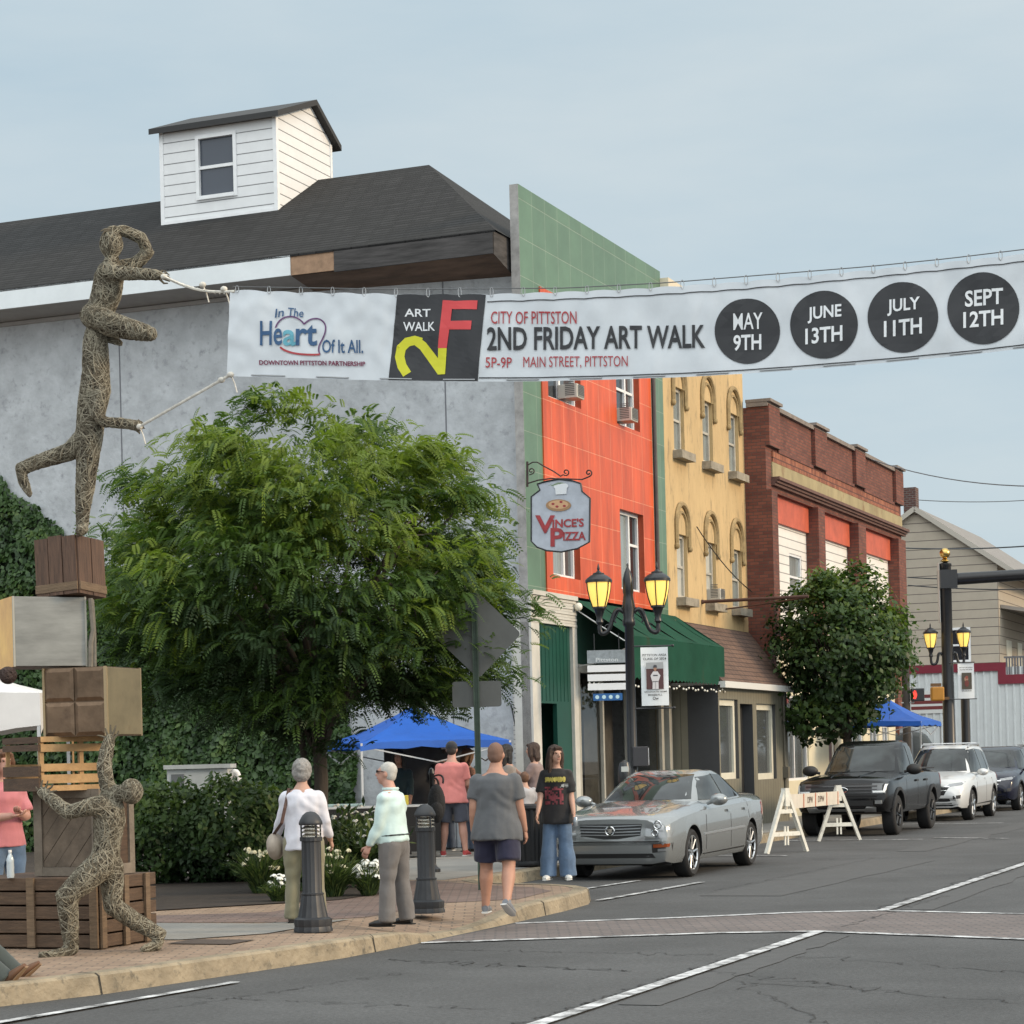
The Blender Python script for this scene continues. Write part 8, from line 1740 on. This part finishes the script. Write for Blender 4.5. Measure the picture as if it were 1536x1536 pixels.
# ---------------- crossover
def suv(name, label, loc, rz, paint, roof=1.70, chrome_line=True, rails=True, cat='car', nose=0.0):
    wr = .355; k = roof / 1.68
    sp = dict(front=2.28, rear=-2.30, width=1.84, wheel_r=wr, axles=(1.37, -1.36), square=.94, arch=.05,
        plan=[(-2.30, .82), (-2.2, .92), (-1.8, .98), (-1.2, 1.0), (1.3, 1.0), (1.8, .965), (2.05, .91), (2.2, .84), (2.28, .74)],
        top=[(-2.30, .95), (-2.26, 1.12), (-2.1, 1.16), (.9, 1.15), (1.2, 1.12), (1.8, 1.03), (2.1, .95), (2.2, .87), (2.28, .72)],
        shoulder=[(-2.30, .85), (-2.2, 1.06), (-1.5, 1.07), (.8, 1.02), (1.5, .97), (1.95, .88), (2.15, .79), (2.28, .60)],
        bottom=[(-2.30, .5), (-2.2, .36), (-1.9, .28), (1.7, .26), (2.1, .27), (2.22, .31), (2.28, .42)],
        rings=[(1.0, 1.22, -2.18, .83, .14), (1.12, 1.02, -2.14, .80, .14), (1.32 * k ** .5, .66, -2.02, .735, .12), (1.50 * k, .32, -1.86, .665, .11), (1.60 * k, .10, -1.72, .62, .09), (1.645 * k, -.05, -1.60, .56, .06), (1.67 * k, -.25, -1.35, .42, .03)])
    c = Car(name, label, cat, loc, rz, sp, paint); zt = 1.58 * k
    c.panel('windscreen', [(-.66, 1.135), (.66, 1.135), (.58, 1.36), (.50, zt), (0, zt + .012), (-.50, zt), (-.58, 1.36)], 'front', cglass, step=.05, off=.012)
    c.both('front_window', [(.70, 1.10), (.34, 1.41 * k), (.12, zt - .035), (-.22, zt - .005), (-.27, 1.10)], cglass, step=.05, off=.011); c.both('rear_window', [(-.32, 1.10), (-.28, zt - .005), (-.95, zt - .03), (-1.10, 1.14)], cglass, step=.05, off=.011); c.both('quarter_window', [(-1.16, 1.15), (-1.03, zt - .045), (-1.45, zt - .12), (-1.72, 1.30)], cglass, step=.05, off=.011)
    c.panel('rear_window', [(-.60, 1.18), (.60, 1.18), (.50, zt - .05), (-.50, zt - .05)], 'rear', cglass, step=.05, off=.011)
    for P in ([(.90, .33), (.915, .33), (.88, 1.03), (.865, 1.03)], [(-.30, .31), (-.285, .31), (-.285, 1.06), (-.30, 1.06)], [(-1.22, .60), (-1.205, .60), (-1.13, 1.08), (-1.145, 1.08)]): c.both('door_gap', P, seam_m, off=.0015, rim=.004)
    c.both('side_cladding', [(-.93, .275), (.93, .275), (.93, .37), (-.93, .40)], trim_b, off=.012)
    R = wr + .05
    for ax in sp['axles']: c.both('arch_trim', [(ax + math.cos(a) * (R + .035), wr + .01 + math.sin(a) * (R + .035)) for a in np.linspace(.05, math.pi - .05, 18)] + [(ax + math.cos(a) * (R + .004), wr + .01 + math.sin(a) * (R + .004)) for a in np.linspace(math.pi - .05, .05, 18)], trim_b, off=.008, step=.14)
    for hx in (-.14, -1.05): c.both('door_handle', [(hx - .10, .93), (hx + .07, .925), (hx + .07, .96), (hx - .10, .965)], paint, off=.028, rim=.02)
    gr = c.panel('grille', [(-.40, .60), (.40, .60), (.52, .80), (-.52, .80)], 'front', MATS['grille_black'], off=.006)
    c.panel('grille_bar', [(-.52, .785), (.52, .785), (.52, .805), (-.52, .805)], 'front', chrome, off=.016, parent=gr); c.panel('grille_bar', [(-.46, .70), (.46, .70), (.46, .715), (-.46, .715)], 'front', chrome, off=.016, parent=gr)
    c.panel('badge', [(-.10, .735), (.10, .735), (.10, .77), (-.10, .77)], 'front', M('badge_gold', (.45, .33, .10), .3, .8), off=.022, parent=gr)
    hl = c.mirror_f('headlight', [(.46, .79), (.78, .82), (.83, .90), (.50, .85)], lens_m, off=.008, step=.06)
    c.panel('lower_intake', [(-.58, .40), (.58, .40), (.52, .52), (-.52, .52)], 'front', MATS['grille_black'], off=.005); c.panel('chin', [(-.74, .30), (.74, .30), (.70, .38), (-.70, .38)], 'front', trim_b, off=.01)
    c.mirror_f('fog_lamp', [(.60, .50), (.76, .52), (.77, .60), (.60, .58)], trim_b, off=.006)
    c.both('tail_lamp', [(-2.22, .90), (-1.95, .93), (-1.93, 1.04), (-2.22, 1.06)], MATS['tail_red'], off=.006)
    if rails:
        for sg in (-1, 1): MB().tube([(.05, sg * .56, 1.60 * k), (-.05, sg * .565, 1.675 * k), (-1.3, sg * .56, 1.68 * k), (-1.48, sg * .54, 1.61 * k)], .018, 8).build('roof_rail', M('rail_silver', (.5, .51, .52), .3, .8), c.r, smooth=40)
        if chrome_line: MB().tube([(-.3, -.57, 1.70 * k), (-.3, .57, 1.70 * k)], .016, 6).tube([(-1.05, -.57, 1.70 * k), (-1.05, .57, 1.70 * k)], .016, 6).build('cross_bar', M('rail_silver', (.5, .51, .52)), c.r, smooth=40)
    c.mirror(.70, 1.10, .88, paint); c.wheels(5, rim_m, tw=.23, rim_r=.70, thick=.075); return c
suv('crossover', 'white crossover with silver roof rails parked behind the black pickup', Wst(51.65 + 1.37, 10.33), RZC, paint_m('suv_white', (.60, .61, .61), .15, .3), roof=1.76)
suv('crossover', 'dark blue crossover parked behind the white one, near the right edge', Wst(59.2 + 1.37, 10.45), RZC, M('suv_navy', (.008, .010, .024), .2, 0.0, coat=.4, spec=.3), roof=1.70, rails=False)
suv('crossover', 'dark slate car farthest along the kerb, cut off by the right edge', Wst(65.8 + 1.37, 10.4), RZC, paint_m('suv_slate', (.05, .06, .07), .3, .25), roof=1.74, rails=True, chrome_line=False)
vl = on_y(1392, 1150, 63.5)
suv('van', 'dark grey van in the cross street, seen over the roof of the white crossover', (vl.x - .4, vl.y, 0), R_(8), paint_m('van_grey', (.07, .075, .08), .3, .3), roof=2.30, rails=False, cat='van')
